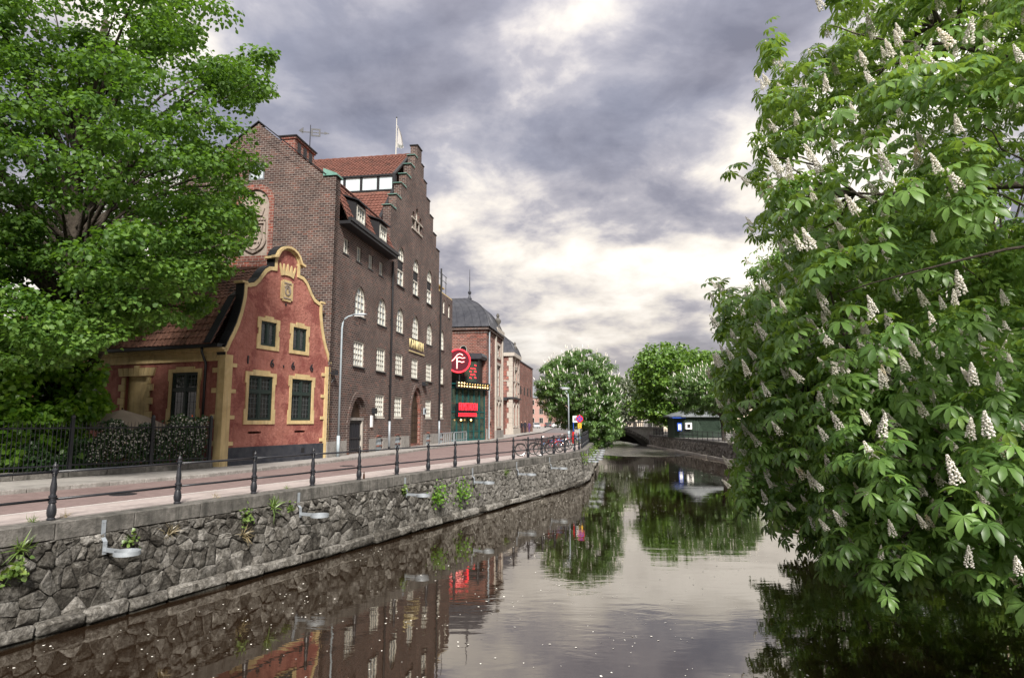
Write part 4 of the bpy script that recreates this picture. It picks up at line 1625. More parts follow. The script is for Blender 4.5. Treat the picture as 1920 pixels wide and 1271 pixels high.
# red lamps glowing in the side window
gl = MB()
for (y, z) in ((1.72, 2.16), (2.52, 2.18), (2.66, 2.14)):
    gl.lathe([(0.01, 0), (0.025, 0.015), (0.028, 0.04), (0.015, 0.06)], 8, (0.072, y, z))
gl.build('table_lamp_glow', 'orange_glow', RH)

# ================================================================ brown brick house with stepped gable
KH = thing('brick_house', 'tall dark brown brick house with stepped gable and white windows', 'house', (-9.5, 33.2, 0), math.atan2(25.1, 3.95))
GC = 14.7
STEPS = [(6.15, 16.4), (5.1, 17.5), (4.1, 18.7), (3.05, 19.8), (2.05, 20.95), (1.2, 22.0), (0.55, 23.05)]
right = [(GC + 6.15, 13.0)]
for i, (h, z) in enumerate(STEPS):
    right.append((GC + h, z))
    nh = STEPS[i + 1][0] if i + 1 < len(STEPS) else 0.0
    if i + 1 < len(STEPS):
        right.append((GC + nh, z))
left = [(2 * GC - u, z) for u, z in right[::-1]]
outl = [(0.0, 0.0), (25.6, 0.0), (25.6, 13.0)] + right + left[:-1] + [(GC - 6.15, 12.62), (0.0, 12.62)]
CENT = [3.85, 7.45, 11.0, 14.55, 18.25, 22.15]
WW = 0.78
wins = []
for i, c in enumerate(CENT):
    w_ = WW if i < 5 else 0.6
    wins.append(('arch', arch(c - w_, c + w_, 8.03, 9.78, 'round', 0.95)))
    wins.append(('mid', rect(c - w_, 5.08, c + w_, 6.58)))
for c in (CENT[1], CENT[2], CENT[4], CENT[5]):
    w_ = 0.78 if c < 20 else 0.6
    wins.append(('low', rect(c - w_, 2.2, c + w_, 3.62)))
for c in (1.6, 3.45, 5.28, 7.1):
    wins.append(('small', rect(c - 0.34, 11.22, c + 0.34, 12.08)))
for c in (10.9, 14.4, 18.0):
    wins.append(('tall', arch(c - 0.7, c + 0.7, 11.32, 14.1, 'round', 0.85)))
wins.append(('lancet', arch(13.2, 13.85, 16.3, 17.6, 'round', 0.5)))
wins.append(('lancet', arch(14.05, 14.75, 16.3, 18.1, 'round', 0.55)))
wins.append(('lancet', arch(14.95, 15.6, 16.3, 17.6, 'round', 0.5)))
wins.append(('small', rect(22.3, 11.3, 22.9, 12.5)))
wins.append(('small', rect(24.1, 11.2, 24.7, 12.4)))
D1 = arch(2.75, 5.35, 0.02, 3.35, 'point', 1.5)
D2 = arch(13.75, 16.6, 0.02, 4.45, 'point', 1.9)
slits = [rect(c, z, c + 0.16, z + 0.34) for c, z in ((3.75, 7.3), (7.4, 7.3), (5.7, 4.3), (7.5, 4.4), (11.1, 4.5), (18.3, 4.3), (11.0, 1.55), (18.2, 1.6))]
slits += [rect(c, 10.3, c + 0.22, 11.0) for c in (12.6, 16.3, 19.9)]
cell = [arch(c - 0.62, c + 0.62, 0.05, 0.98, 'round', 0.2) for c in (7.45, 11.0, 18.25, 22.2)]
MB().wall(outl, [p for k, p in wins] + [D1, D2] + slits + cell, 0.34, 0.55, FRONT).build('front_wall', 'brown_brick', KH)
MB().box(0.7, 0.345, 0.0, 25.3, 0.35, 12.5).build('slit_backing', 'black_metal', KH)
for k, p in wins:
    if k == 'arch':
        window(KH, p, FRONT, 0.13, 'white_paint', 'painted_reflection_glass', 3, 4, 0.07, 0.035, 0.05)
        MB().ring(inset(p, -0.26), inset(p, -0.005), -0.012, 0.0, FRONT).build('brick_arch', 'brown_brick', KH)
    elif k == 'mid':
        window(KH, p, FRONT, 0.12, 'white_paint', 'painted_reflection_glass', 4, 4, 0.10, 0.035, 0.09)
    elif k == 'low':
        window(KH, p, FRONT, 0.12, 'white_paint', 'painted_reflection_glass', 4, 4, 0.10, 0.04, 0.03, 'white_paint')
    elif k == 'small':
        window(KH, p, FRONT, 0.14, 'white_paint', 'painted_reflection_glass', 2, 2, 0.06, 0.03, 0.03)
    elif k == 'lancet':
        window(KH, p, FRONT, 0.2, 'white_paint', 'dark_glass', 1, 3, 0.05, 0.04)
    elif k == 'tall':
        x0, x1 = min(q[0] for q in p), max(q[0] for q in p)
        o = window(KH, rect(x0, 11.32, x1, 12.45), FRONT, 0.13, 'white_paint', 'painted_reflection_glass', 2, 2, 0.09, 0.05, 0.09)
        window(KH, arch(x0, x1, 13.15, 14.1, 'round', 0.85), FRONT, 0.13, 'white_paint', 'painted_reflection_glass', 3, 2, 0.07, 0.035)
        m = MB().box(x0, 0.12, 12.45, x1, 0.18, 13.15)
        for i in range(5):
            m.box(x0 + 0.12 + i * 0.28, 0.09, 12.45, x0 + 0.18 + i * 0.28, 0.12, 13.15)
        m.build('shutter_panel', 'black_metal', KH)
        MB().ring(inset(p, -0.2), inset(p, -0.005), -0.012, 0.0, FRONT).build('brick_arch', 'brown_brick', KH)
lc = MB()
lc.box(13.0, -0.06, 16.98, 15.8, 0.16, 17.08)
lc.box(13.1, -0.08, 16.16, 15.7, 0.16, 16.27)
for x in (13.95, 14.85):
    lc.box(x - 0.09, -0.03, 16.28, x + 0.09, 0.1, 16.98)
lc.build('stone_tracery', 'stone_trim', KH)
# doorways
MB().ring(inset(D1, -0.34), inset(D1, -0.005), -0.05, 0.0, FRONT).build('door_arch', 'brown_brick', KH)
MB().ring(D1, inset(D1, 0.22), 0.16, 0.33, FRONT).build('door_arch_inner', 'brown_brick', KH)
d = MB().box(2.97, 0.24, 0.03, 5.0, 0.32, 2.0)
for i in range(8):
    d.box(3.0 + i * 0.25, 0.21, 0.1, 3.05 + i * 0.25, 0.24, 1.95)
for z in (0.35, 0.95, 1.85):
    d.box(2.97, 0.19, z, 5.0, 0.21, z + 0.07)
d = d.build('door', 'black_iron', KH)
MB().tube([(4.85, 0.15, 0.95), (4.85, 0.15, 1.15)], 0.02, 6).build('handle', 'chrome', d)
MB().box(2.9, 0.12, 2.0, 5.2, 0.335, 2.16).build('door_lintel', 'granite', KH)
MB().box(5.0, 0.14, 0.03, 5.18, 0.335, 2.0).build('door_jamb', 'stone_trim', KH)
lunet = [(u, max(v, 2.16)) for u, v in inset(D1, 0.2)]
MB().prism([q for q in inset(D1, 0.2) if q[1] > 1.5] + [(2.97, 2.0), (5.1, 2.0)], 0.30, 0.338, FRONT).build('door_tympanum', 'dark_wood', KH)
MB().ring(inset(D2, -0.3), inset(D2, -0.005), -0.05, 0.0, FRONT).build('door_arch', 'brown_brick', KH)
MB().ring(D2, inset(D2, 0.28), 0.10, 0.33, FRONT).build('door_arch_inner', 'red_brick', KH)
d = MB().prism(inset(D2, 0.27), 0.27, 0.33, FRONT)
for i in range(2):
    for j in range(6):
        x0 = 14.15 + i * 1.05
        d.box(x0 + 0.08, 0.235, 0.2 + j * 0.55, x0 + 0.92, 0.27, 0.62 + j * 0.55)
d.build('door', 'dark_wood', KH)
MB().box(16.75, -0.12, 2.45, 17.25, 0.0, 2.95).build('door_notice', 'pole_paint', KH)
MB().box(16.85, -0.13, 2.58, 17.15, -0.121, 2.84).build('door_notice_print', 'black_metal', KH)
# granite plinth, split at the doors
for a, b in ((-0.05, 2.4), (5.7, 13.4), (16.95, 25.62)):
    hs = [c for c in cell if a < c[0][0] < b]
    MB().wall(rect(a, -0.02, b, 0.92), [[(u, min(v, 0.88)) for u, v in arch(h[0][0], h[1][0], 0.05, 0.88, 'round', 0.16)] for h in hs], 0.06, 0.05,
              lambda u, v, w: (u, w - 0.055, v)).build('plinth', 'granite', KH)
for c in (7.45, 11.0, 18.25, 22.2):
    MB().box(c - 0.6, 0.05, 0.05, c + 0.6, 0.09, 0.95).build('cellar_hatch', 'pole_paint', KH)
    MB().ring(inset(arch(c - 0.62, c + 0.62, 0.5, 1.0, 'round', 0.2), -0.12), inset(arch(c - 0.62, c + 0.62, 0.5, 1.0, 'round', 0.2), -0.01), -0.01, 0.0, FRONT).build('brick_arch', 'red_brick', KH)
# small fixtures
MB().box(5.9, -0.09, 1.6, 6.15, 0.0, 2.3).build('intercom_box', 'sign_white', KH)
MB().box(6.1, -0.22, 2.4, 6.5, 0.0, 2.75).build('wall_light', 'black_iron', KH)
MB().box(16.4, -0.3, 4.65, 17.1, 0.0, 4.95).build('wall_light', 'black_iron', KH)
# down pipes
for s, zt in ((9.05, 12.6), (21.2, 15.0)):
    m = MB().tube([(s, -0.10, zt), (s, -0.10, 0.15), (s + 0.05, -0.2, 0.05)], 0.075, 8)
    for z in (2.0, 4.2, 6.4, 8.6, 10.8):
        m.box(s - 0.1, -0.16, z, s + 0.1, 0.0, z + 0.06)
    m.build('downpipe', 'black_metal', KH, smooth='auto')
    MB().tube([(s, -0.10, 1.95), (s, -0.10, 0.3)], 0.082, 8).build('pipe_guard', 'galvanised', KH, smooth=True)
# lettering
MB().box(12.95, -0.07, 6.98, 16.75, -0.03, 7.05).build('sign_rail', 'sign_gold', KH)
text('sign_lettering', 'KANIKEN', 0.98, 'sign_gold', KH, (12.98, -0.06, 7.06), (PI / 2, 0, 0), 0.03, 'LEFT', 0.74, -0.012, 1.16)

# ---- side gable facing the red house
SIDEOUT = [(0.0, 0.0), (9.3, 0.0), (9.3, 15.1), (4.65, 18.42), (0.62, 15.12), (0.0, 15.12)]
niche = arch(3.82, 5.46, 10.85, 14.6, 'round', 0.82)
swin = rect(4.2, 15.15, 5.1, 16.05)
MB().wall([(u, z) for u, z in SIDEOUT], [niche, swin], 0.2, 0.5, lambda u, v, w: (w - 0.004, u, v)).build('side_wall', 'brown_brick', KH)
MB().box(0.0, 0.0, 12.622, 0.6, 0.55, 15.119).build('corner_pier', 'brown_brick', KH)
MB().box(-0.08, -0.08, 15.125, 0.72, 0.72, 15.22).add([(-0.08, -0.08, 15.22), (0.72, -0.08, 15.22), (0.72, 0.72, 15.55), (-0.08, 0.72, 15.55), (-0.08, 0.72, 15.22), (0.72, 0.72, 15.22)],
                                                       [(0, 1, 2, 3), (0, 3, 4), (1, 5, 2), (3, 2, 5, 4)]).build('pier_cap', 'copper_green', KH)
SW = lambda u, v, w: (w - 0.004, u, v)
window(KH, swin, SW, 0.06, 'roof_zinc', 'painted_reflection_glass', 3, 1, 0.08, 0.05)
MB().ring(inset(niche, -0.3), inset(niche, -0.005), -0.02, 0.0, SW).build('niche_arch', 'red_brick', KH)
nb = MB().prism(niche, 0.08, 0.2, SW).build('niche_relief', 'sandstone', KH)
rel = MB()
sh = [(3.98, 12.75), (5.30, 12.75), (5.30, 11.75), (5.16, 11.35), (4.92, 11.1), (4.64, 11.0), (4.36, 11.1), (4.12, 11.35), (3.98, 11.75)]
rel.ring(sh, inset(sh, 0.09), -0.03, 0.1, SW)
rel.ring(inset(sh, 0.2), inset(sh, 0.26), -0.01, 0.1, SW)
for k in range(9):
    u = 4.0 + k * 0.16
    rel.box(u, 12.85, 0.0, u + 0.11, 12.97, 0.1, SW)
rel.prism([(4.2, 13.1), (5.08, 13.1), (5.2, 13.5), (4.64, 13.85), (4.08, 13.5)], -0.02, 0.1, SW)
for k in range(4):
    u = 4.2 + k * 0.26
    rel.prism([(u, 12.35), (u + 0.11, 12.35), (u + 0.2, 11.6), (u + 0.09, 11.6)], -0.01, 0.1, SW)
    rel.prism([(u + 0.15, 12.35), (u + 0.24, 12.35), (u + 0.12, 11.6), (u + 0.03, 11.6)], -0.006, 0.1, SW)
for k in range(26):
    a = PI * k / 25
    u, v = 4.64 + 0.68 * math.cos(a + PI), 11.72 + 0.6 * math.sin(a + PI)
    rel.box(u - 0.035, v - 0.035, -0.05, u + 0.035, v + 0.035, 0.1, SW)
rel.build('coat_of_arms', 'sandstone', nb)
# verge course of slanted bricks, and the ledge below the niche
vb = MB()
vb.strip([(0.62, 15.12), (4.65, 18.42), (9.3, 15.1)], 0.5, -0.025, -0.002, SW)
vb.build('verge_course', 'brown_brick', KH)
MB().strip([(0.55, 15.16), (4.65, 18.50), (9.35, 15.14)], -0.05, -0.10, 0.6, SW).build('verge_flashing', 'black_metal', KH)
lg = MB()
for k in range(40):
    u = 0.6 + k * 0.21
    if u > 2.6:
        lg.box(-0.04, u + 0.008, 10.25, -0.003, u + 0.2, 10.5)
stuff(lg.build('brick_ledge', 'red_brick', KH))

# ---- roofs
eave = MB().box(0.62, -0.62, 12.63, 8.54, 0.0, 12.80)
eave.box(0.62, -0.70, 12.80, 8.54, -0.5, 13.0)
eave.build('eaves_gutter', 'black_metal', KH)
P0, P1 = Vector((0.62, -0.48, 12.9)), Vector((0.62, 0.55, 15.2))
vd = P1 - P0
hg = vd.length
vd.normalize()
t = MB()
DORM = [(1.55, 3.0), (5.15, 6.6)]
tiled(t, P0, (1, 0, 0), vd, (0, -vd.z, vd.y), 7.9, hg, 0.26, 0.36, lambda u, v: not any(a - 0.62 < u < b - 0.62 and 0.2 < v < 1.6 for a, b in DORM))
stuff(t.build('mansard_tiles', 'roof_tile', KH, smooth='auto'))
bk = MB()
bk.add([(0.62, -0.46, 12.88), (8.54, -0.46, 12.88), (8.54, 0.57, 15.18), (0.62, 0.57, 15.18)], [(0, 1, 2, 3)])
bk.add([(0.5, 0.57, 15.18), (14.0, 0.57, 15.18), (14.0, 4.65, 18.38), (0.5, 4.65, 18.38)], [(0, 1, 2, 3)])
bk.add([(0.5, 8.75, 15.18), (14.0, 8.75, 15.18), (14.0, 4.65, 18.38), (0.5, 4.65, 18.38)], [(0, 1, 2, 3)])
bk.build('wing_roof', 'old_tile', KH)
MB().tube([(0.62, 0.5, 15.22), (8.5, 0.5, 15.22)], 0.10, 6).build('break_ridge', 'roof_tile', KH)
for a, b in DORM:
    m = MB()
    m.wall(rect(a, 13.05, b, 14.2), [rect(a + 0.14, 13.16, b - 0.14, 14.06)], 0.1, 0.0, lambda u, v, w: (u, w - 0.52, v))
    for x in (a, b):
        m.add([(x, -0.52, 13.0), (x, 0.2, 13.0), (x, 0.2, 14.4), (x, -0.52, 14.2)], [(0, 1, 2, 3)])
    dd = m.build('dormer', 'black_metal', KH)
    MB().add([(a - 0.14, -0.72, 14.18), (b + 0.14, -0.72, 14.18), (b + 0.14, 0.3, 14.55), (a - 0.14, 0.3, 14.55),
              (a - 0.14, -0.72, 14.26), (b + 0.14, -0.72, 14.26), (b + 0.14, 0.3, 14.63), (a - 0.14, 0.3, 14.63)],
             [(0, 1, 2, 3), (4, 5, 6, 7), (0, 1, 5, 4), (1, 2, 6, 5), (2, 3, 7, 6), (3, 0, 4, 7)]).build('dormer_roof', 'black_metal', dd)
    window(KH, rect(a + 0.14, 13.16, b - 0.14, 14.06), lambda u, v, w: (u, w - 0.52, v), 0.05, 'white_paint', 'painted_reflection_glass', 3, 2, 0.09, 0.04)
# cross roof behind the stepped gable: left slope with ribbon glazing
L0, L1, L2, L3 = Vector((7.3, 0, 14.2)), Vector((10.95, 0, 18.35)), Vector((10.85, 0, 19.5)), Vector((GC, 0, 22.55))
YN = 10.0
for P0, P1, nm in ((L0, L1, 'a'), (L2, L3, 'b')):
    vd = P1 - P0
    hg = vd.length
    vd.normalize()
    nd = Vector((-vd.z, 0, vd.x))
    t = MB()
    tiled(t, P0 + Vector((0, 0.56, 0)), (0, 1, 0), vd, nd, YN - 0.5, hg, 0.27, 0.37)
    stuff(t.build('roof_tiles', 'roof_tile', KH, smooth='auto'))
    MB().add([P0 - nd * 0.02 + Vector((0, .55, 0)), P0 - nd * 0.02 + Vector((0, YN, 0)), P1 - nd * 0.02 + Vector((0, YN, 0)), P1 - nd * 0.02 + Vector((0, .55, 0))], [(0, 1, 2, 3)]).build('roof_boarding', 'old_tile', KH)
MB().add([(GC, .55, 22.5), (GC, YN, 22.5), (22.1, YN, 14.2), (22.1, .55, 14.2)], [(0, 1, 2, 3)]).build('roof_far_slope', 'roof_tile', KH)
rt = MB()
for k in range(32):
    y = 0.56 + k * 0.3
    rt.tube([(GC, y, 22.57 + 0.02 * (k % 2)), (GC, y + 0.31, 22.57 + 0.02 * (k % 2))], 0.12, 7)
stuff(rt.build('ridge_tiles', 'roof_tile', KH))
fr = MB()
fr.box(11.0, 0.56, 18.32, 11.06, YN, 19.5)
fr.box(10.86, 0.56, 18.30, 11.0, YN, 18.42)
fr.box(10.80, 0.56, 19.42, 11.0, YN, 19.54)
for k in range(8):
    y = 0.58 + k * 1.28
    fr.box(10.9, y - 0.09, 18.42, 11.0, y + 0.09, 19.42)
fr.build('ribbon_frame', 'black_metal', KH)
for k in range(7):
    y = 0.58 + k * 1.28
    MB().box(10.94, y + 0.1, 18.43, 10.96, y + 1.18, 19.41).build('ribbon_pane', 'ribbon_glass', KH)
MB().strip([(7.9, 14.9), (10.9, 18.4), (10.9, 19.5), (GC, 22.6)], -0.12, 0.54, 0.75, FRONT).build('gable_flashing', 'black_metal', KH)
# copper covers on the left hand steps
for (h, z) in STEPS[:-1]:
    x = GC - h
    nh = {6.15: 5.1, 5.1: 4.1, 4.1: 3.05, 3.05: 2.05, 2.05: 1.2, 1.2: 0.55}[h]
    MB().add([(x - 0.12, -0.05, z + 0.005), (x + (h - nh), -0.05, z + 0.005), (x + (h - nh), -0.05, z + 0.12), (x - 0.12, -0.05, z + 0.04),
              (x - 0.12, 0.62, z + 0.005), (x + (h - nh), 0.62, z + 0.005), (x + (h - nh), 0.62, z + 0.2), (x - 0.12, 0.62, z + 0.04)],
             [(0, 1, 2, 3), (4, 5, 6, 7), (0, 1, 5, 4), (1, 2, 6, 5), (2, 3, 7, 6), (3, 0, 4, 7)]).build('step_cover', 'copper_green', KH)
    x2 = GC + nh
    MB().box(x2 + 0.002, -0.05, z + 0.004, GC + h + 0.07, 0.6, z + 0.06).build('step_cover', 'black_metal', KH)
MB().box(GC - 0.62, -0.06, 23.055, GC + 0.62, 0.62, 23.13).build('step_cover', 'black_metal', KH)
# chimney
ch = MB()
ch.box(3.2, 4.2, 17.2, 5.7, 5.1, 18.95)
ch.box(3.12, 4.12, 18.95, 5.78, 5.18, 19.08)
ch = ch.build('chimney', 'red_brick', KH)
MB().box(3.05, 4.05, 19.082, 5.85, 5.25, 19.16).build('chimney_cap', 'black_metal', ch)
for k in range(3):
    MB().box(3.5 + k * 0.75, 4.16, 18.2, 3.88 + k * 0.75, 4.198, 18.85).build('flue_opening', 'black_metal', ch)
# yellow parapet of the last bay, with its roof terrace rail
pr = MB()
pr.box(21.0, 0.02, 13.005, 25.55, 0.4, 13.12)
pr.box(21.6, 1.0, 13.0, 25.5, 6.0, 14.1)
pr.box(21.4, 0.8, 14.1, 25.7, 6.2, 14.22)
pr.build('roof_storey', 'yellow_trim', KH)
tr = MB()
for x in (21.3, 22.6, 23.9):
    tr.tube([(x, 0.2, 13.1), (x, 0.2, 14.9)], 0.03, 5)
for z in (14.3, 14.85):
    tr.tube([(21.3, 0.2, z), (24.2, 0.2, z)], 0.025, 5)
tr.build('terrace_rail', 'black_iron', KH)
# body of the house behind the front, so that it is closed from every side
MB().add([(25.6, 0.55, 0), (25.6, 12, 0), (25.6, 12, 13), (25.6, 0.55, 13)], [(0, 1, 2, 3)]).build('end_wall', 'brown_brick', KH)
MB().add([(21, 0.55, 13.0), (25.6, 0.55, 13.0), (25.6, 12, 13.0), (21, 12, 13.0)], [(0, 1, 2, 3)]).build('flat_roof', 'roof_metal', KH)

# weather vane and flag are separate things on the roof
wx = lambda s, y: (-9.5 + 0.1555 * s - 0.9878 * y, 33.2 + 0.9878 * s + 0.1555 * y)
x, y = wx(6.6, 5.0)
wv = thing('weather_vane', 'thin black weather vane with square pennant on the brick house roof', 'weather vane', (x, y, 18.0), math.radians(10))
MB().tube([(0, 0, 0), (0, 0, 3.5)], [0.05, 0.025], 6).build('pole', 'black_iron', wv)
v = MB().box(-0.55, -0.012, 2.95, 0.9, 0.012, 3.02)
v.ring(rect(0.05, 2.72, 0.65, 3.26), inset(rect(0.05, 2.72, 0.65, 3.26), 0.1), -0.015, 0.015, FRONT)
v.prism([(-0.75, 3.05), (-0.45, 2.85), (-0.45, 3.3)], -0.012, 0.012, FRONT)
v.prism([(0.9, 2.9), (1.25, 2.98), (0.9, 3.1)], -0.012, 0.012, FRONT)
v.build('pennant', 'black_iron', wv)
x, y = wx(14.9, 2.0)
fg = thing('flag_pole', 'flag pole with a limp white flag behind the stepped gable', 'flag', (x, y, 22.3), 0)
MB().tube([(0, 0, 0), (0, 0, 3.5)], [0.045, 0.025], 7).build('pole', 'white_paint', fg)
MB().lathe([(0.02, 0), (0.06, 0.04), (0.06, 0.09), (0.02, 0.13)], 8, (0, 0, 3.48)).build('finial', 'black_iron', fg)
f = MB()
n, k2 = 10, 8
V = []
for j in range(n + 1):
    for i in range(k2 + 1):
        s_, t_ = i / k2, j / n
        V.append((0.04 + s_ * (0.14 + 0.5 * t_) + 0.05 * math.sin(t_ * 5 + s_ * 6), 0.10 * math.sin(s_ * 9 + t_ * 3), 2.9 - t_ * 1.9 - 0.2 * s_ * (1 - t_)))
f.add(V, [(j * (k2 + 1) + i, j * (k2 + 1) + i + 1, (j + 1) * (k2 + 1) + i + 1, (j + 1) * (k2 + 1) + i) for j in range(n) for i in range(k2)])
material('flag_cloth', (0.40, 0.39, 0.38), 0.9, (0.16, 0.17, 0.16), 2.2, 2, lo=0.55, hi=0.62)
f.build('flag_cloth', 'flag_cloth', fg, smooth=True)

# ================================================================ cinema and theatre further down the street
ROT = math.atan2(25.1, 3.95)


def bell_roof(x0, y0, x1, y1, z0, h, ridge, mat, parent, name='roof', n=10, ribs=0.8):
    """hipped bell roof; ridge = (xa, ya, xb, yb) of the top line"""
    prof = [(0, 0), (0.06, 0.16), (0.14, 0.33), (0.26, 0.50), (0.40, 0.64), (0.56, 0.75), (0.72, 0.83), (0.86, 0.90), (0.95, 0.955), (1, 1)]
    m = MB()
    rings = []
    for d, f in prof:
        xa, ya, xb, yb = ridge
        q = [(x0 + (xa - x0) * d, y0 + (ya - y0) * d), (x1 + (xb - x1) * d, y0 + (ya - y0) * d), (x1 + (xb - x1) * d, y1 + (yb - y1) * d), (x0 + (xa - x0) * d, y1 + (yb - y1) * d)]
        rings.append([(a, b, z0 + h * f) for a, b in q])
    vs = [p for r in rings for p in r]
    fs = []
    for i in range(len(rings) - 1):
        for k in range(4):
            fs.append((i * 4 + k, i * 4 + (k + 1) % 4, (i + 1) * 4 + (k + 1) % 4, (i + 1) * 4 + k))
    m.add(vs, fs)
    o = m.build(name, mat, parent)
    s = MB()
    for k in range(4):
        L = (Vector(rings[0][(k + 1) % 4]) - Vector(rings[0][k])).length
        cnt = int(L / ribs)
        for i in range(1, cnt):
            t = i / cnt
            pts = [Vector(r[k]).lerp(Vector(r[(k + 1) % 4]), t) for r in rings]
            s.tube(pts, 0.025, 4)
        s.tube([Vector(r[k]) for r in rings], 0.05, 5)
    s.build('roof_seam', mat, o)
    return o


def urn(parent, x, y, z, k=1.0):
    MB().lathe([(0.35 * k, 0), (0.35 * k, 0.3 * k), (0.2 * k, 0.36 * k), (0.16 * k, 0.6 * k), (0.36 * k, 0.9 * k), (0.38 * k, 1.15 * k), (0.2 * k, 1.35 * k), (0.12 * k, 1.5 * k), (0.2 * k, 1.65 * k), (0.16 * k, 1.85 * k), (0.03 * k, 2.0 * k)],
               10, (x, y, z)).build('roof_urn', 'coping_stone', parent, smooth='auto')


CI = thing('cinema_building', 'red brick building with dark bell shaped metal roof and needle spire', 'building', (-2.56, 64, 0), ROT)
fw_ = []
hol = []
for z0, z1 in ((8.9, 10.3), (5.0, 7.7), (1.9, 3.3)):
    for c in (1.5, 2.5):
        hol.append(rect(c - 0.32, z0, c + 0.32, z1))
hol.append(rect(1.3, 0.05, 2.7, 1.7))
hol2 = [rect(5.6, 4.6, 7.8, 8.0), rect(5.8, 9.0, 7.6, 10.2), arch(5.1, 6.3, 1.4, 3.9), arch(7.0, 8.2, 1.4, 3.9)]
MB().wall(rect(0, 0, 9.1, 11.35), hol + hol2, 0.3, 0.4, FRONT).build('front_wall', 'red_brick', CI)
MB().wall([(0, 0), (12, 0), (12, 11.35), (0, 11.35)], [arch(2.0, 2.8, 8.75, 9.55, 'round', 0.4), rect(5.6, 8.2, 7.6, 9.9)], 0.3, 0.35, lambda u, v, w: (w - 0.003, u, v)).build('side_wall', 'red_brick', CI)
for p in hol[:-1]:
    window(CI, p, FRONT, 0.16, 'stone_trim', 'painted_reflection_glass', 1, 2, 0.08, 0.05)
MB().prism(hol[-1], 0.2, 0.26, FRONT).build('door', 'stone_trim', CI)
for p in hol2:
    window(CI, p, FRONT, 0.16, 'stone_trim', 'painted_reflection_glass', 2, 3, 0.14, 0.08)
    MB().ring(inset(p, -0.28), inset(p, -0.004), -0.08, 0.0, FRONT).build('window_surround', 'stone_trim', CI)
window(CI, arch(2.0, 2.8, 8.75, 9.55, 'round', 0.4), lambda u, v, w: (w - 0.003, u, v), 0.1, 'stone_trim', 'dark_glass', 1, 1, 0.08, 0.03)
window(CI, rect(5.6, 8.2, 7.6, 9.9), lambda u, v, w: (w - 0.003, u, v), 0.1, 'stone_trim', 'dark_glass', 1, 1, 0.12, 0.03)
for z, h, d in ((10.75, 0.12, 0.06), (11.1, 0.25, 0.22), (4.2, 0.2, 0.1)):
    m = MB()
    if z < 6:
        m.box(4.6, -d, z, 9.1, 0, z + h)
    else:
        m.box(-d, -d, z, 9.1, 0.0, z + h)
        m.box(-d, 0.0, z, 0.0, 12, z + h)
    m.build('cornice', 'brown_brick' if z > 6 else 'stone_trim', CI)
for x in (4.6, 8.7):
    MB().box(x, -0.16, 0, x + 0.4, 0, 11.05).build('pilaster', 'stone_trim', CI)
MB().box(4.55, -0.2, 0.0, 9.12, 0.0, 0.95).build('plinth', 'granite', CI)
MB().box(-0.06, -0.08, 0.0, 1.2, 0.0, 1.15).build('plinth', 'granite', CI)
MB().box(4.6, -0.3, 11.36, 9.1, 0.3, 12.0).build('parapet', 'stone_trim', CI)
urn(CI, 6.9, 0.1, 12.0, 0.95)
bell_roof(-0.35, -0.35, 8.6, 12, 11.4, 3.7, (3.6, 2.7, 4.4, 10), 'roof_metal', CI)
MB().lathe([(0.28, 0), (0.12, 0.25), (0.09, 0.5), (0.18, 0.62), (0.18, 0.78), (0.07, 0.9), (0.05, 1.6), (0.02, 3.3)], 10, (4.0, 2.7, 15.05)).build('spire', 'roof_metal', CI, smooth='auto')
MB().tube([(0.9, -0.12, 11.0), (0.9, -0.12, 0.2)], 0.07, 7).build('downpipe', 'pole_paint', CI)
# dark terrace pavilion against the side wall
tb = MB().box(-2.2, 0.4, 5.2, -0.01, 3.4, 7.9).build('terrace_room', 'black_metal', CI)
MB().prism([(0.1, 7.9), (3.7, 7.9), (3.9, 8.15), (3.9, 8.45), (0.0, 8.45), (-0.1, 8.15)], -2.5, 0.0, SIDE).build('terrace_roof', 'roof_metal', tb)
for a, b in ((0.55, 1.75), (1.9, 3.25)):
    MB().box(-2.22, a, 5.4, -2.203, b, 7.7).build('terrace_pane', 'shop_glass', tb)
pn = MB()
for k in range(9):
    z = 6.0 + (k % 5) * 0.30
    y = 0.55 + (k // 5) * 0.36 + 0.1 * (k % 2)
    pn.prism([(y, z), (y + 0.22, z + 0.08), (y + 0.19, z + 0.18), (y + 0.02, z + 0.11)], -2.235, -2.225, SIDE)
stuff(pn.build('red_neon_ornament', 'neon_red', tb))

# ---- glazed entrance between the two brick houses
EN = thing('cinema_entrance', 'dark green glazed cinema entrance with red neon name and bulbs', 'entrance', (-5.56, 58.75, 0), math.atan2(5.1, 2.85))
EL, EH = 5.85, 5.3
for i in range(6):
    for z0, z1 in ((0.25, 2.2), (2.3, 2.75), (2.85, 5.0)):
        a, b = i * EL / 6 + 0.07, (i + 1) * EL / 6 - 0.07
        MB().box(a, 0.06, z0, b, 0.08, z1).build('pane', 'shop_glass', EN)
fr = MB()
for i in range(7):
    x = i * EL / 6
    fr.box(x - 0.08, 0.0, 0.0, x + 0.08, 0.14, EH)
for z0, z1 in ((0.0, 0.25), (0.95, 1.0), (2.2, 2.3), (2.75, 2.85), (5.0, 5.3)):
    fr.box(-0.08, 0.005, z0, EL + 0.08, 0.145, z1)
fr.box(-0.1, -0.2, 5.3, EL + 0.1, 4.5, 5.42)
fr.build('frame', 'teal_frame', EN)
MB().box(0, 4.4, 0, EL, 4.5, 5.3).build('back_wall', 'black_metal', EN)
MB().box(1.6, -0.55, 5.42, 6.0, -0.05, 5.52).build('light_bar', 'black_metal', EN)
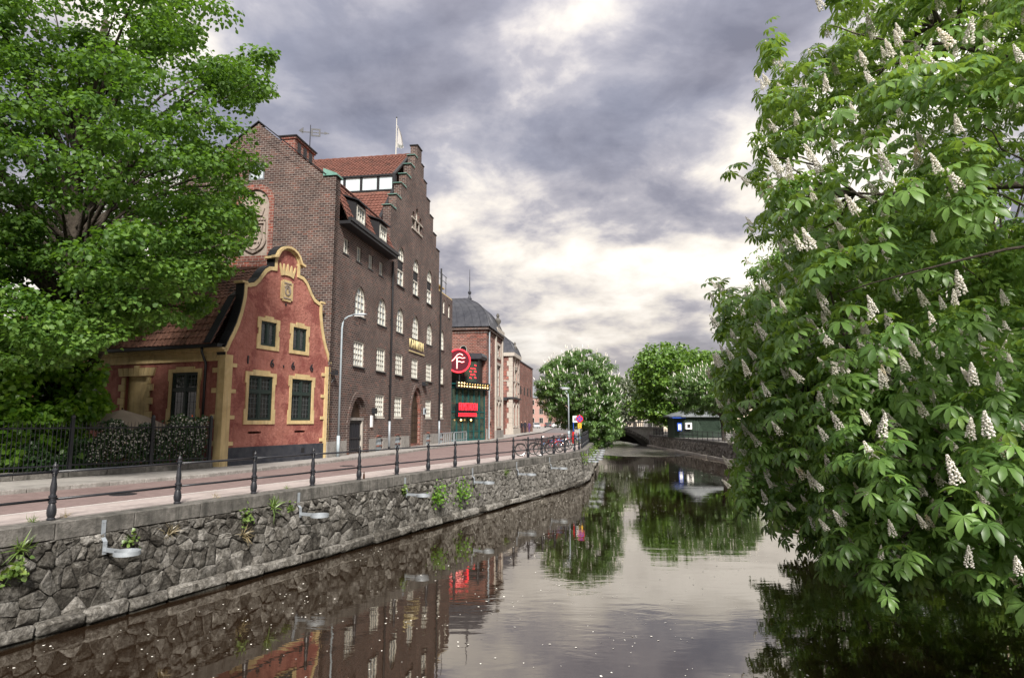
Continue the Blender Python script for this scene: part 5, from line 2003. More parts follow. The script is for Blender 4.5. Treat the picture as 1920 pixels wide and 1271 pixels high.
for k in range(12):
    for r in (0, 1):
        x = 0.5 + k * 0.46
        MB().lathe([(0.01, 0), (0.04, 0.02), (0.06, 0.06), (0.045, 0.1), (0.02, 0.13)], 8, (x, -0.5 + 0.0 * r, 5.1 + 0.28 * r)).build('bulb', 'bulb', EN, smooth=True)
MB().box(0.1, -0.46, 4.95, 6.0, -0.42, 5.6).build('bulb_board', 'black_metal', EN)
sg = MB().box(0.55, -0.42, 2.35, 3.65, -0.12, 3.55).build('sign_box', 'black_metal', EN)
text('sign_lettering', 'FILMSTADEN', 1.02, 'neon_red', sg, (0.62, -0.45, 2.72), (PI / 2, 0, 0), 0.03, 'LEFT', 0.50, -0.012, 1.1)
for z in (2.40, 2.52, 2.64):
    MB().tube([(0.58, -0.45, z), (3.62, -0.45, z)], 0.035, 6).build('neon_tube', 'neon_red', sg)
for x in (1.2, 2.9):
    MB().lathe([(0.01, 0), (0.07, 0.03), (0.09, 0.1), (0.05, 0.17)], 8, (x, -0.3, 1.95)).build('bulb', 'bulb', EN, smooth=True)

# round neon sign on its mast
NS = thing('neon_sign', 'round red neon sign with the letters f and F on a mast', 'sign', (-5.05, 60.2, 5.42), math.radians(6))
cz = 2.15
RD = 1.08
n = 36
disc = MB()
disc.prism([(RD * math.cos(2 * PI * i / n), cz + RD * math.sin(2 * PI * i / n)) for i in range(n)], 0.0, 0.14, FRONT)
disc.build('disc', 'sign_dark_red', NS)
MB().torus((0, -0.04, cz), RD, 0.07, (0, 1, 0), 40, 8).build('neon_ring', 'neon_red', NS, smooth=True)


def neon(pts, r, mat='neon_pink'):
    P = [Vector((u, -0.06, cz + v)) for u, v in pts]
    MB().tube(P, r, 6).build('neon_letter', mat, NS, smooth=True)


neon([(-0.80, -0.28), (-0.68, -0.06), (-0.46, 0.12), (-0.28, 0.34), (-0.12, 0.56), (0.08, 0.66), (0.28, 0.62), (0.40, 0.50)], 0.05)
neon([(-0.14, -0.74), (-0.14, 0.30)], 0.065)
neon([(-0.14, 0.27), (0.10, 0.33), (0.36, 0.24), (0.62, 0.30)], 0.05)
neon([(-0.14, -0.10), (0.08, -0.05), (0.30, -0.14), (0.54, -0.08)], 0.05)
MB().tube([(0.1, 0.2, 0.0), (0.1, 0.2, 2.6)], 0.07, 7).build('mast', 'black_metal', NS)

# ---- theatre pavilion
TH = thing('theatre_building', 'pink brick theatre pavilion with pale stone quoins and dark dome', 'building', (0.0, 89, 0), ROT)
th = [arch(1.2, 2.6, 1.3, 4.2), arch(4.0, 5.4, 1.3, 4.2), rect(2.2, 5.6, 4.4, 9.2), rect(2.4, 9.7, 4.2, 10.8)]
MB().wall(rect(0, 0, 6.7, 11.4), th, 0.3, 0.4, FRONT).build('front_wall', 'pink_brick', TH)
sd_ = [arch(1.6, 2.4, 2.2, 4.4), arch(2.9, 3.7, 2.2, 4.4), rect(1.9, 5.6, 3.3, 9.0)]
MB().wall(rect(0, 0, 10, 11.4), sd_, 0.3, 0.35, lambda u, v, w: (w - 0.003, u, v)).build('side_wall', 'pink_brick', TH)
for p in th:
    window(TH, p, FRONT, 0.16, 'stone_trim', 'dark_glass', 2, 3, 0.16, 0.09)
    MB().ring(inset(p, -0.32), inset(p, -0.004), -0.1, 0, FRONT).build('window_surround', 'stone_trim', TH)
for p in sd_:
    window(TH, p, lambda u, v, w: (w - 0.003, u, v), 0.16, 'stone_trim', 'dark_glass', 2, 3, 0.14, 0.09)
    MB().ring(inset(p, -0.3), inset(p, -0.004), -0.1, 0, lambda u, v, w: (w - 0.003, u, v)).build('window_surround', 'stone_trim', TH)
for k in range(14):
    z = 0.9 + k * 0.72
    e = 0.75 if k % 2 else 0.5
    MB().box(-0.09, -0.09, z, e, -0.001, z + 0.70).build('quoin', 'stone_trim', TH)
    MB().box(-0.085, 0.0, z, -0.004, 1.2 - e, z + 0.70).build('quoin', 'stone_trim', TH)
    MB().box(6.7 - e, -0.09, z, 6.72, -0.001, z + 0.70).build('quoin', 'stone_trim', TH)
for z, h, d in ((5.0, 0.2, 0.25), (7.4, 0.14, 0.05), (10.9, 0.5, 0.3), (0.0, 0.9, 0.12)):
    m = MB().box(-d, -d - 0.09, z, 6.75, -0.092, z + h)
    m.box(-d, -0.09, z, -0.09, 10, z + h)
    m.build('cornice', 'roof_metal' if z == 5.0 else 'stone_trim', TH)
MB().box(-2.4, 0.9, 0, -0.1, 10, 4.7).build('side_porch', 'pink_brick', TH)
MB().box(-2.7, 0.6, 4.71, -0.1, 10, 4.95).build('porch_roof', 'roof_metal', TH)
bell_roof(-0.3, -0.3, 7, 10, 11.42, 3.3, (2.6, 2.6, 4, 8), 'roof_metal', TH)
urn(TH, 3.3, 0.1, 11.5, 0.9)
MB().box(6.76, 0.1, 0, 24, 10, 10.9).build('stage_house', 'red_brick', TH)
MB().box(6.76, -0.02, 10.9, 24.1, 10.1, 11.05).build('stage_house_cornice', 'roof_metal', TH)
for k in range(4):
    MB().box(8.6 + k * 4, 0.06, 6.0, 9.6 + k * 4, 0.098, 7.2).build('stage_house_vent', 'black_metal', TH)

# banner screen at the end of the theatre
BN = thing('banner_screen', 'white banner with an orange emblem at the end of the theatre', 'banner', (1.2, 112, 0), math.radians(8))
MB().box(0, 0, 2.4, 1.7, 0.3, 5.4).build('panel', 'sign_white', BN)
for k in range(4):
    MB().box(0.15, -0.012, 4.0 + k * 0.3, 1.3, -0.002, 4.06 + k * 0.3).build('line', 'pole_paint', BN)
MB().torus((1.0, -0.02, 3.0), 0.22, 0.07, (0, 1, 0), 16, 6).build('emblem', 'orange_glow', BN)
for x in (0.1, 1.6):
    MB().box(x - 0.05, 0.1, 0, x + 0.05, 0.2, 2.4).build('leg', 'black_iron', BN)


# ---- houses closing the view
def far_house(name, label, x, y, rot, L, D, H, rows, cols, wall, roofm, rh=3.0, z=0.0, ww=1.1, wh=1.6):
    t = thing(name, label, 'building', (x, y, z), rot)
    MB().box(0, 0, 0, L, D, H).build('walls', wall, t)
    MB().add([(-0.4, -0.4, H), (L + 0.4, -0.4, H), (L + 0.4, D + 0.4, H), (-0.4, D + 0.4, H), (1.5, D / 2, H + rh), (L - 1.5, D / 2, H + rh)],
             [(0, 1, 5, 4), (2, 3, 4, 5), (0, 4, 3), (1, 2, 5), (0, 3, 2, 1)]).build('roof', roofm, t)
    fwm = MB().box(-ww / 2 - 0.14, -0.1, -0.14, ww / 2 + 0.14, -0.002, wh + 0.14).mesh('window', 'stone_trim')
    gm = MB().box(-ww / 2, -0.14, 0.0, -0.05, -0.101, wh).box(0.05, -0.14, 0, ww / 2, -0.101, wh).mesh('pane', 'dark_glass')
    for r in range(rows):
        for c in range(cols):
            px = L * (c + 0.5) / cols
            o = link('window', fwm, t, (px, 0, 1.2 + r * (H - 0.6) / rows))
            link('pane', gm, o)
    MB().box(-0.1, -0.12, H - 0.35, L + 0.1, -0.001, H - 0.02).build('cornice', 'stone_trim', t)
    return t


far_house('town_house', 'pink town house with grey roof closing the end of the street', 2.5, 215, math.radians(-2), 26, 10, 9.5, 3, 9, 'pink_render', 'roof_zinc', 4.0)
far_house('town_house', 'cream town house beyond the parked cars beside the round chestnut', 29, 222, math.radians(-2), 16, 10, 8, 3, 6, 'cream_render', 'roof_zinc', 3.0)
far_house('town_house', 'cream town house behind the kiosk on the right bank', 31, 138, math.radians(-8), 22, 10, 8.6, 3, 8, 'cream_render', 'old_tile', 3.0, RIGHT_Z)
far_house('town_house', 'long ochre house on the right bank behind the near chestnut', 41, 100, math.radians(-90), 84, 10, 9.5, 3, 26, 'cream_render', 'old_tile', 3.0, RIGHT_Z)

# ================================================================ bridge
BR = thing('stone_bridge', 'low grey stone arch bridge with balustrade across the canal', 'bridge', (17.2, 104, WATER_Z), 0)
hw = 7.2
arcp = [(-5.4 + 10.8 * i / 16, -0.4 + 2.75 * math.sin(PI * i / 16) ** 0.8) for i in range(17)]
outb = [(-hw, -0.4)] + arcp + [(hw, -0.4), (hw, 2.9), (-hw, 2.9)]
MB().prism(outb, 0.0, 7.0, FRONT).build('arch_body', 'bridge_stone', BR)
sv = MB()
for i in range(16):
    a, b = arcp[i], arcp[i + 1]
    m = ((a[0] + b[0]) / 2, (a[1] + b[1]) / 2)
    dx, dz = b[0] - a[0], b[1] - a[1]
    L = math.hypot(dx, dz)
    nx_, nz_ = -dz / L, dx / L
    q = [(a[0] + dx * .03, a[1] + dz * .03), (b[0] - dx * .03, b[1] - dz * .03), (b[0] - dx * .03 + nx_ * .5, b[1] - dz * .03 + nz_ * .5), (a[0] + dx * .03 + nx_ * .5, a[1] + dz * .03 + nz_ * .5)]
    MB().prism(q, -0.07, 0.0, FRONT).build('voussoir', 'coping_stone', BR)
MB().box(-hw, -0.18, 2.9, hw, 0.25, 3.1).build('string_course', 'bridge_stone', BR)
MB().box(-hw, -0.05, 3.74, hw, 0.3, 3.9).build('parapet_coping', 'bridge_stone', BR)
for k in range(48):
    x = -hw + 0.2 + k * 0.3
    if k % 8 == 0:
        MB().box(x - 0.18, -0.02, 3.1, x + 0.18, 0.27, 3.74).build('parapet_pier', 'bridge_stone', BR)
    else:
        MB().lathe([(0.09, 0), (0.09, 0.06), (0.05, 0.12), (0.1, 0.3), (0.05, 0.5), (0.09, 0.58), (0.09, 0.64)], 6, (x, 0.12, 3.1)).build('baluster', 'bridge_stone', BR)
MB().box(hw - 2.4, -1.0, -0.4, hw - 0.6, 0.0, 2.2).build('abutment', 'bridge_stone', BR)
MB().box(-hw, 0.3, 2.9, hw, 6.7, 3.0).build('deck', 'asphalt_grey', BR)

# ================================================================ kiosk
KI_ = thing('kiosk', 'dark green latticed kiosk with grey hipped roof on the right bank', 'kiosk', (25.0, 88, RIGHT_Z), math.radians(4))
plan = [(-3.2, -0.6), (-2.2, -1.9), (2.6, -2.1), (3.4, -1.2), (3.4, 2.2), (-3.2, 2.2)]
m = MB()
n = len(plan)
m.add([(x, y, 0) for x, y in plan] + [(x, y, 2.75) for x, y in plan], [(i, (i + 1) % n, (i + 1) % n + n, i + n) for i in range(n)])
m.build('walls', 'green_wood', KI_)
rf = [(x * 1.22, y * 1.3) for x, y in plan]
m = MB()
m.add([(x, y, 2.76) for x, y in rf] + [(x, y, 2.92) for x, y in rf] + [(x * 0.45, y * 0.4, 3.65) for x, y in plan] + [(x * 0.12, y * 0.12 + 0.1, 4.3) for x, y in plan],
      [(k * n + i, k * n + (i + 1) % n, (k + 1) * n + (i + 1) % n, (k + 1) * n + i) for k in range(3) for i in range(n)] + [tuple(range(n)), tuple(range(3 * n, 4 * n))])
m.build('roof', 'roof_zinc', KI_)
MB().box(-0.35, -0.2, 4.25, 0.35, 0.5, 5.0).build('roof_lantern', 'roof_metal', KI_)
MB().box(-0.5, -0.35, 5.0, 0.5, 0.65, 5.1).build('lantern_cap', 'roof_zinc', KI_)
lt = MB()
for k in range(26):
    a0 = -0.5 + k * 0.18
    for sgn in (1, -1):
        x0, x1 = (a0, a0 + 0.9) if sgn > 0 else (a0 + 0.9, a0)
        z0, z1 = 0.9, 2.4
        def cl(x):
            return max(-0.3, min(2.5, x))
        lt.tube([(cl(x0), -2.07 - 0.035 * (cl(x0) + 2.2) / 0.84 * 0.2, z0), (cl(x1), -2.07 - 0.035 * (cl(x1) + 2.2) / 0.84 * 0.2, z1)], 0.018, 4)
stuff(lt.build('lattice', 'green_wood', KI_))
sl = MB()
for k in range(9):
    x = -2.1 + k * 0.2
    sl.box(x, -2.02, 0.4, x + 0.1, -1.93, 2.5)
stuff(sl.build('slat_screen', 'green_wood', KI_))
MB().box(-3.05, -1.62, 0.9, -2.45, -1.5, 2.0).build('poster', 'sign_blue', KI_)
MB().box(-2.95, -1.66, 1.05, -2.55, -1.622, 1.8).build('poster_print', 'sign_white', KI_)
ab = MB().box(-2.2, -2.42, 1.15, -1.35, -2.0, 2.0).build('service_box', 'sign_white', KI_)
MB().box(-1.98, -2.44, 1.35, -1.57, -2.422, 1.8).build('service_box_grille', 'black_metal', ab)
MB().box(-3.9, -2.3, 2.6, -2.1, -1.1, 2.7).build('awning', 'sign_blue', KI_)


# ================================================================ street furniture
def street_lamp(label, x, y, h, reach, rot):
    t = thing('street_lamp', label, 'street lamp', (x, y, 0.1), rot, 'street lamps on the left quay')
    MB().tube([(0, 0, 0), (0, 0, 1.1)], 0.085, 10).build('base', 'pole_paint', t, smooth=True)
    pts = [(0, 0, 1.0), (0, 0, h - 0.7), (0.03, 0, h - 0.4), (0.14, 0, h - 0.16), (0.32, 0, h - 0.04), (reach, 0, h + 0.03)]
    MB().tube(pts, [0.062, 0.05, 0.045, 0.042, 0.04, 0.036], 10).build('pole', 'pole_paint', t, smooth=True)
    m = MB()
    prof = [(0.0, 0.03), (0.12, 0.09), (0.4, 0.12), (0.68, 0.10), (0.8, 0.03)]
    vs = []
    for a, w_ in prof:
        for k in range(10):
            an = 2 * PI * k / 10
            vs.append((reach - 0.05 + a, w_ * math.cos(an), h + 0.05 + a * 0.05 + w_ * 0.62 * math.sin(an)))
    m.add(vs, [(i * 10 + k, i * 10 + (k + 1) % 10, (i + 1) * 10 + (k + 1) % 10, (i + 1) * 10 + k) for i in range(4) for k in range(10)] + [tuple(range(10)), tuple(range(40, 50))])
    hd = m.build('lamp_head', 'galvanised', t, smooth=True)
    MB().box(reach + 0.1, -0.08, h - 0.03, reach + 0.6, 0.08, h + 0.0).build('lamp_glass', 'sign_white', hd)
    return t


street_lamp('tall grey street lamp in front of the corner of the brick house', -9.15, 34.1, 7.5, 0.55, math.radians(5))
street_lamp('slim grey street lamp on the quay in front of the round chestnut', 4.35, 49.5, 4.3, -0.1, math.radians(180))

# signs
SG = thing('no_stopping_sign', 'round blue and red no stopping sign with a yellow plate below', 'sign', (5.05, 48.2, 0), math.radians(4))
MB().tube([(0, 0.05, 0), (0, 0.05, 2.45)], 0.03, 8).build('pole', 'pole_paint', SG)
n = 28
MB().prism([(0.28 * math.cos(2 * PI * i / n), 2.12 + 0.28 * math.sin(2 * PI * i / n)) for i in range(n)], 0.0, 0.015, FRONT).build('disc', 'sign_red', SG)
MB().prism([(0.21 * math.cos(2 * PI * i / n), 2.12 + 0.21 * math.sin(2 * PI * i / n)) for i in range(n)], -0.006, -0.001, FRONT).build('blue_field', 'sign_blue', SG)
x_ = MB()
for a in (PI / 4, -PI / 4):
    c, s = math.cos(a), math.sin(a)
    x_.prism([(c * u - s * v, 2.12 + s * u + c * v) for u, v in rect(-0.23, -0.03, 0.23, 0.03)], -0.013 - 0.001 * (a > 0), -0.008, FRONT)
x_.build('red_cross', 'sign_red', SG)
MB().box(-0.14, -0.004, 1.42, 0.14, 0.012, 1.80).build('yellow_plate', 'sign_yellow', SG)
for z in (1.5, 1.66):
    MB().box(-0.07, -0.008, z, 0.07, -0.005, z + 0.05).build('plate_mark', 'black_metal', SG)
SP_ = thing('parking_sign', 'small square white sign on a pole beside the no stopping sign', 'sign', (4.72, 49.6, 0), 0)
MB().tube([(0, 0.05, 0), (0, 0.05, 2.35)], 0.03, 8).build('pole', 'sign_blue', SP_)
MB().box(-0.05, 0.0, 1.85, 0.32, 0.02, 2.35).build('plate', 'sign_white', SP_)
MB().box(0.04, -0.006, 1.95, 0.22, -0.001, 2.2).build('plate_print', 'roof_zinc', SP_)
LV = thing('life_buoy_post', 'red and white marker post tied to the quay railing', 'post', (LA_.at(41.6, -0.55).x, LA_.at(41.6, -0.55).y, 0), 0)
MB().tube([(0, 0, 0), (0, 0, 0.5)], 0.05, 8).build('lower_band', 'sign_white', LV)
MB().tube([(0, 0, 0.5), (0, 0, 1.25)], 0.075, 8).build('upper_band', 'sign_red', LV)

# galvanised bicycle barriers in front of the brick house
for k, (s0, lab) in enumerate(((15.9, 'galvanised bicycle barrier by the main door of the brick house'), (20.7, 'galvanised bicycle barrier nearer the cinema entrance'))):
    x, y = wx(s0, -1.55)
    t = thing('bicycle_barrier', lab, 'barrier', (x, y, 0.1), ROT, 'bicycle barriers by the brick house')
    MB().tube([(0, 0, 0), (0, 0, 0.85), (0.06, 0, 0.92), (4.4, 0, 0.92), (4.46, 0, 0.85), (4.46, 0, 0)], 0.028, 8).build('top_rail', 'galvanised', t)
    MB().tube([(0, 0, 0.3), (4.46, 0, 0.3)], 0.02, 6).build('rail', 'galvanised', t)
    for i in range(1, 7):
        MB().tube([(i * 0.64, 0, 0.0), (i * 0.64, 0, 0.92)], 0.016, 6).build('upright', 'galvanised', t)


# ================================================================ bicycles
def bicycle(label, x, y, rot, mat, lean=0.0, basket=False, group='bicycles parked along the quay railing'):
    t = thing('bicycle', label, 'bicycle', (x, y, 0.0), rot, group)
    t.rotation_euler = (lean, 0, rot)
    R = 0.33
    for cx_ in (0.0, 1.08):
        wm = MB().torus((cx_, 0, R + 0.02), R, 0.02, (0, 1, 0), 28, 6).build('wheel', 'rubber', t, smooth=True)
        rim = MB().torus((cx_, 0, R + 0.02), R - 0.03, 0.012, (0, 1, 0), 28, 5)
        rim.tube([(cx_, -0.05, R + 0.02), (cx_, 0.05, R + 0.02)], 0.03, 8)
        for k in range(14):
            a = 2 * PI * k / 14
            rim.tube([(cx_, 0, R + 0.02), (cx_ + (R - 0.03) * math.cos(a), 0, R + 0.02 + (R - 0.03) * math.sin(a))], 0.003, 3, False)
        rim.build('rim', 'chrome', wm)
        fd = MB()
        pts = [(cx_ + (R + 0.04) * math.cos(a), 0, R + 0.02 + (R + 0.04) * math.sin(a)) for a in [math.radians(q) for q in range(20 if cx_ > 0 else 40, 165, 12)]]
        fd.tube(pts, 0.018, 5)
        fd.build('mudguard', mat, t)
    f = MB()
    bb, seat, head, r1 = (0.45, 0, 0.29), (0.30, 0, 0.80), (0.88, 0, 0.88), (0, 0, 0.35)
    for a, b, r in ((bb, seat, 0.017), (bb, (0.90, 0, 0.74), 0.019), ((0.36, 0, 0.58), (0.89, 0, 0.82), 0.016), (r1, (0.32, 0.0, 0.74), 0.010), (r1, bb, 0.012), ((0.86, 0, 0.96), (0.98, 0, 0.62), 0.018), ((0.98, 0, 0.62), (1.08, 0, 0.35), 0.014)):
        f.tube([a, b], r, 6)
    f.build('frame', mat, t)
    MB().tube([seat, (0.28, 0, 0.93)], 0.012, 6).build('seat_post', 'chrome', t)
    MB().add([(0.12, -0.1, 0.95), (0.12, 0.1, 0.95), (0.25, 0.09, 0.97), (0.25, -0.09, 0.97), (0.42, 0.02, 0.95), (0.42, -0.02, 0.95), (0.16, 0, 0.90), (0.38, 0, 0.91)],
             [(0, 1, 2, 3), (3, 2, 4, 5), (0, 6, 1), (1, 6, 7, 4, 2), (0, 3, 5, 7, 6), (4, 7, 5)]).build('saddle', 'rubber', t)
    MB().tube([(0.64, -0.29, 1.0), (0.78, -0.27, 1.03), (0.86, -0.1, 1.05), (0.855, 0, 1.03), (0.86, 0.1, 1.05), (0.78, 0.27, 1.03), (0.64, 0.29, 1.0)], 0.013, 6).build('handlebar', 'chrome', t)
    MB().tube([(0.855, 0, 0.94), (0.855, 0, 1.03)], 0.014, 6).build('stem', 'chrome', t)
    m = MB().torus((0.45, 0.03, 0.29), 0.09, 0.008, (0, 1, 0), 16, 4)
    m.tube([(0.45, 0.03, 0.29), (0.53, 0.06, 0.16)], 0.01, 5)
    m.tube([(0.45, -0.03, 0.29), (0.37, -0.06, 0.42)], 0.01, 5)
    m.box(0.48, 0.05, 0.145, 0.58, 0.13, 0.17)
    m.box(0.32, -0.13, 0.405, 0.42, -0.05, 0.43)
    m.build('crankset', 'chrome', t)
    MB().box(-0.25, -0.06, 0.71, 0.2, 0.06, 0.725).tube([(-0.2, 0.05, 0.71), (0, 0.06, 0.36)], 0.006, 4).tube([(-0.2, -0.05, 0.71), (0, -0.06, 0.36)], 0.006, 4).build('rear_rack', 'black_iron', t)
    if basket:
        b = MB()
        for z in (0.82, 0.92, 1.02):
            b.tube([(0.95, -0.16, z), (1.22, -0.16, z), (1.22, 0.16, z), (0.95, 0.16, z), (0.95, -0.16, z)], 0.008, 4)
        for (u, v) in ((0.95, -0.16), (1.08, -0.16), (1.22, -0.16), (1.22, 0), (1.22, 0.16), (1.08, 0.16), (0.95, 0.16), (0.95, 0)):
            b.tube([(u, v, 0.82), (u, v, 1.02)], 0.006, 4)
        b.build('basket', 'black_iron', t)
    return t


bicycle('black bicycle leaning at the railing, leftmost on the quay', 0.50, 36.6, math.radians(14), 'black_metal', math.radians(-6))
bicycle('dark bicycle standing just right of the leftmost bicycle', 1.25, 38.2, math.radians(20), 'black_metal', math.radians(4))
bicycle('red bicycle at the start of the crowded row by the bend', 2.0, 39.9, math.radians(30), 'bike_red', math.radians(-5))
bicycle('blue bicycle with wire basket in the row by the bend', 2.25, 41.3, math.radians(34), 'bike_blue', math.radians(5), True)
bicycle('black bicycle with basket between the blue and silver ones', 2.55, 42.6, math.radians(28), 'black_metal', math.radians(-4), True)
bicycle('silver bicycle beside the slim street lamp', 2.9, 44.2, math.radians(25), 'chrome', math.radians(5))
bicycle('dark red bicycle just past the slim street lamp', 3.3, 46.6, math.radians(30), 'bike_red', math.radians(-5), True)
bicycle('dark bicycle under the no stopping sign', 3.8, 49.2, math.radians(33), 'black_metal', math.radians(4))
bicycle('blue bicycle under the round chestnut tree, farthest in the row', 4.5, 53.0, math.radians(30), 'bike_blue', math.radians(4))


# ================================================================ parked cars
def car(label, x, y, rot, mat, z=0.0):
    t = thing('parked_car', label, 'car', (x, y, z), rot, 'cars parked at the end of the street')
    prof = [(-2.1, 0.35), (-2.12, 0.72), (-2.0, 0.92), (-1.75, 0.98), (-1.35, 1.36), (-0.9, 1.45), (0.2, 1.44), (0.55, 1.34), (1.05, 0.95), (1.75, 0.84), (2.05, 0.66), (2.1, 0.38), (1.9, 0.3), (-1.9, 0.3)]
    m = MB()
    vs = []
    n = len(prof)
    for yy_, k in ((-0.86, 0.94), (-0.78, 1.0), (0.78, 1.0), (0.86, 0.94)):
        for u, v in prof:
            tuck = 0.16 if v > 1.0 else 0
            vs.append((u * (1 if v < 1 else 0.985), (abs(yy_) - tuck) * (1 if yy_ > 0 else -1), 0.3 + (v - 0.3) * k))
    fs = [(j * n + i, j * n + (i + 1) % n, (j + 1) * n + (i + 1) % n, (j + 1) * n + i) for j in range(3) for i in range(n)]
    m.add(vs, fs + [tuple(range(n)), tuple(range(3 * n, 4 * n))])
    m.build('body', mat, t, smooth='auto')
    gm = MB()
    for sgn in (-1, 1):
        gm.prism([(-1.55, 1.0), (-1.25, 1.3), (-0.5, 1.36), (-0.5, 1.0)], sgn * 0.735, sgn * 0.80, FRONT)
        gm.prism([(-0.42, 1.0), (-0.42, 1.36), (0.15, 1.35), (0.85, 1.0)], sgn * 0.735, sgn * 0.80, FRONT)
    gm.add([(0.62, -0.66, 1.34), (0.62, 0.66, 1.34), (1.1, 0.74, 0.97), (1.1, -0.74, 0.97)], [(0, 1, 2, 3)])
    gm.add([(-1.42, -0.66, 1.36), (-1.42, 0.66, 1.36), (-1.82, 0.74, 1.0), (-1.82, -0.74, 1.0)], [(0, 1, 2, 3)])
    gm.build('windows', 'dark_glass', t)
    for u in (-1.3, 1.3):
        for sgn in (-1, 1):
            wm = MB().tube([(u, sgn * 0.66, 0.31), (u, sgn * 0.87, 0.31)], 0.31, 16).build('wheel', 'rubber', t)
            MB().tube([(u, sgn * 0.871, 0.31), (u, sgn * 0.88, 0.31)], 0.19, 12).build('rim', 'chrome', wm)
    for sgn in (-1, 1):
        MB().box(2.0, sgn * 0.62 - 0.14, 0.6, 2.1, sgn * 0.62 + 0.14, 0.72).build('headlight', 'sign_white', t)
        MB().box(-2.13, sgn * 0.66 - 0.12, 0.7, -2.06, sgn * 0.66 + 0.12, 0.85).build('tail_light', 'sign_red', t)
    return t


car('silver parked car nearest the banner at the street end', 6.0, 165, math.radians(100), 'car_silver')
car('black parked car between the silver and white cars', 9.6, 172, math.radians(84), 'car_dark')
car('white parked car at the end of the street', 12.6, 176, math.radians(20), 'car_white')
car('dark blue parked car in front of the pink town house', 14.4, 160, math.radians(8), 'car_blue')
car('black parked car close to the round chestnut', 17.6, 172, math.radians(75), 'car_dark')


# ================================================================ people by the banner
def person(label, x, y, rot, mat, stride=0.1, h=1.72, arm=0.1):
    me = bpy.data.meshes.new('person')
    k = h / 1.75
    J = [(0, 0, 0.95), (0, 0, 1.15), (0, 0, 1.38), (0, 0.0, 1.50), (0, 0.01, 1.56), (0, 0.02, 1.68),
         (0.10, 0, 0.92), (0.11, stride, 0.50), (0.11, stride * 0.6, 0.07), (0.11, stride * 0.6 + 0.16, 0.03),
         (-0.10, 0, 0.92), (-0.11, -stride * 0.3, 0.50), (-0.11, -stride, 0.07), (-0.11, -stride + 0.16, 0.03),
         (0.19, 0, 1.40), (0.24, -arm, 1.12), (0.23, 0.04, 0.88), (0.22, 0.07, 0.79),
         (-0.19, 0, 1.40), (-0.24, arm, 1.12), (-0.23, arm + 0.12, 0.90), (-0.22, arm + 0.17, 0.82)]
    Rr = [0.15, 0.145, 0.15, 0.07, 0.065, 0.10, 0.10, 0.075, 0.05, 0.04, 0.10, 0.075, 0.05, 0.04, 0.075, 0.055, 0.04, 0.035, 0.075, 0.055, 0.04, 0.035]
    E = [(0, 1), (1, 2), (2, 3), (3, 4), (4, 5), (0, 6), (6, 7), (7, 8), (8, 9), (0, 10), (10, 11), (11, 12), (12, 13), (2, 14), (14, 15), (15, 16), (16, 17), (2, 18), (18, 19), (19, 20), (20, 21)]
    me.from_pydata([(a * k, b * k, c * k) for a, b, c in J], E, [])
    t = tag(bpy.data.objects.new('person', me), label, 'person', 'people beside the theatre')
    COL.objects.link(t)
    t.location = (x, y, 0.1)
    t.rotation_euler = (0, 0, rot)
    sk = t.modifiers.new('skin', 'SKIN')
    for i, r in enumerate(Rr):
        me.skin_vertices[0].data[i].radius = (r * k, r * k * 0.85)
    me.skin_vertices[0].data[0].use_root = True
    t.modifiers.new('sub', 'SUBSURF').levels = 1
    me.materials.append(MATS[mat])
    MB().lathe([(0.02, -0.12), (0.075, -0.08), (0.095, 0.0), (0.085, 0.08), (0.04, 0.125)], 10, (0, 0.035 * k, 1.665 * k)).build('face', 'skin', t, smooth=True)
    MB().lathe([(0.10, -0.02), (0.108, 0.03), (0.09, 0.10), (0.04, 0.14)], 10, (0, -0.0, 1.68 * k)).build('hair', 'rubber', t, smooth=True)
    return t


person('person in dark clothes standing at the theatre corner, left of two others', 1.45, 98, math.radians(150), 'cloth_dark', 0.08)
person('person in black coat walking between the two others', 2.0, 99, math.radians(190), 'cloth_dark', 0.2, 1.8)
person('person in violet jacket beside the banner', 2.75, 103, math.radians(30), 'cloth_violet', 0.15, 1.66)

# ================================================================ garden fence, hedge, parasol
F0, F1 = Vector((-12.15, 26.3)), Vector((-18.0, 17.27))
fd = (F1 - F0)
FL = fd.length
frot = math.atan2(fd.y, fd.x)
FE = thing('garden_fence', 'black iron picket fence on a low stone base in front of the hedge', 'fence', (F0.x, F0.y, 0.1), frot)
s = 0.0
while s < FL - 0.3:
    e = min(FL, s + rnd.uniform(1.0, 1.6))
    MB().bevbox(s + 0.008, -0.2, 0.0, e - 0.008, 0.12, 0.24 + rnd.uniform(-0.01, 0.02), 0.02, None, 0.008, rnd).build('base_stone', 'coping_stone', FE)
    s = e
pk = MB().tube([(0, 0, 0.22), (0, 0, 1.75), (0, 0, 1.86)], [0.011, 0.011, 0.003], 6).mesh('picket', 'black_iron')
k = 0
while k * 0.125 < FL:
    link('picket', pk, FE, (0.1 + k * 0.125, 0, 0))
    k += 1
for z in (0.38, 1.62):
    MB().box(0, -0.012, z, FL, 0.012, z + 0.05).build('rail', 'black_iron', FE)
for s in (0.12, 2.45, 5.15, 8.5):
    MB().box(s - 0.05, -0.05, 0.2, s + 0.05, 0.05, 1.98).lathe([(0.07, 0), (0.075, 0.03), (0.06, 0.09), (0.015, 0.13)], 8, (s, 0, 1.98)).build('post', 'black_iron', FE)

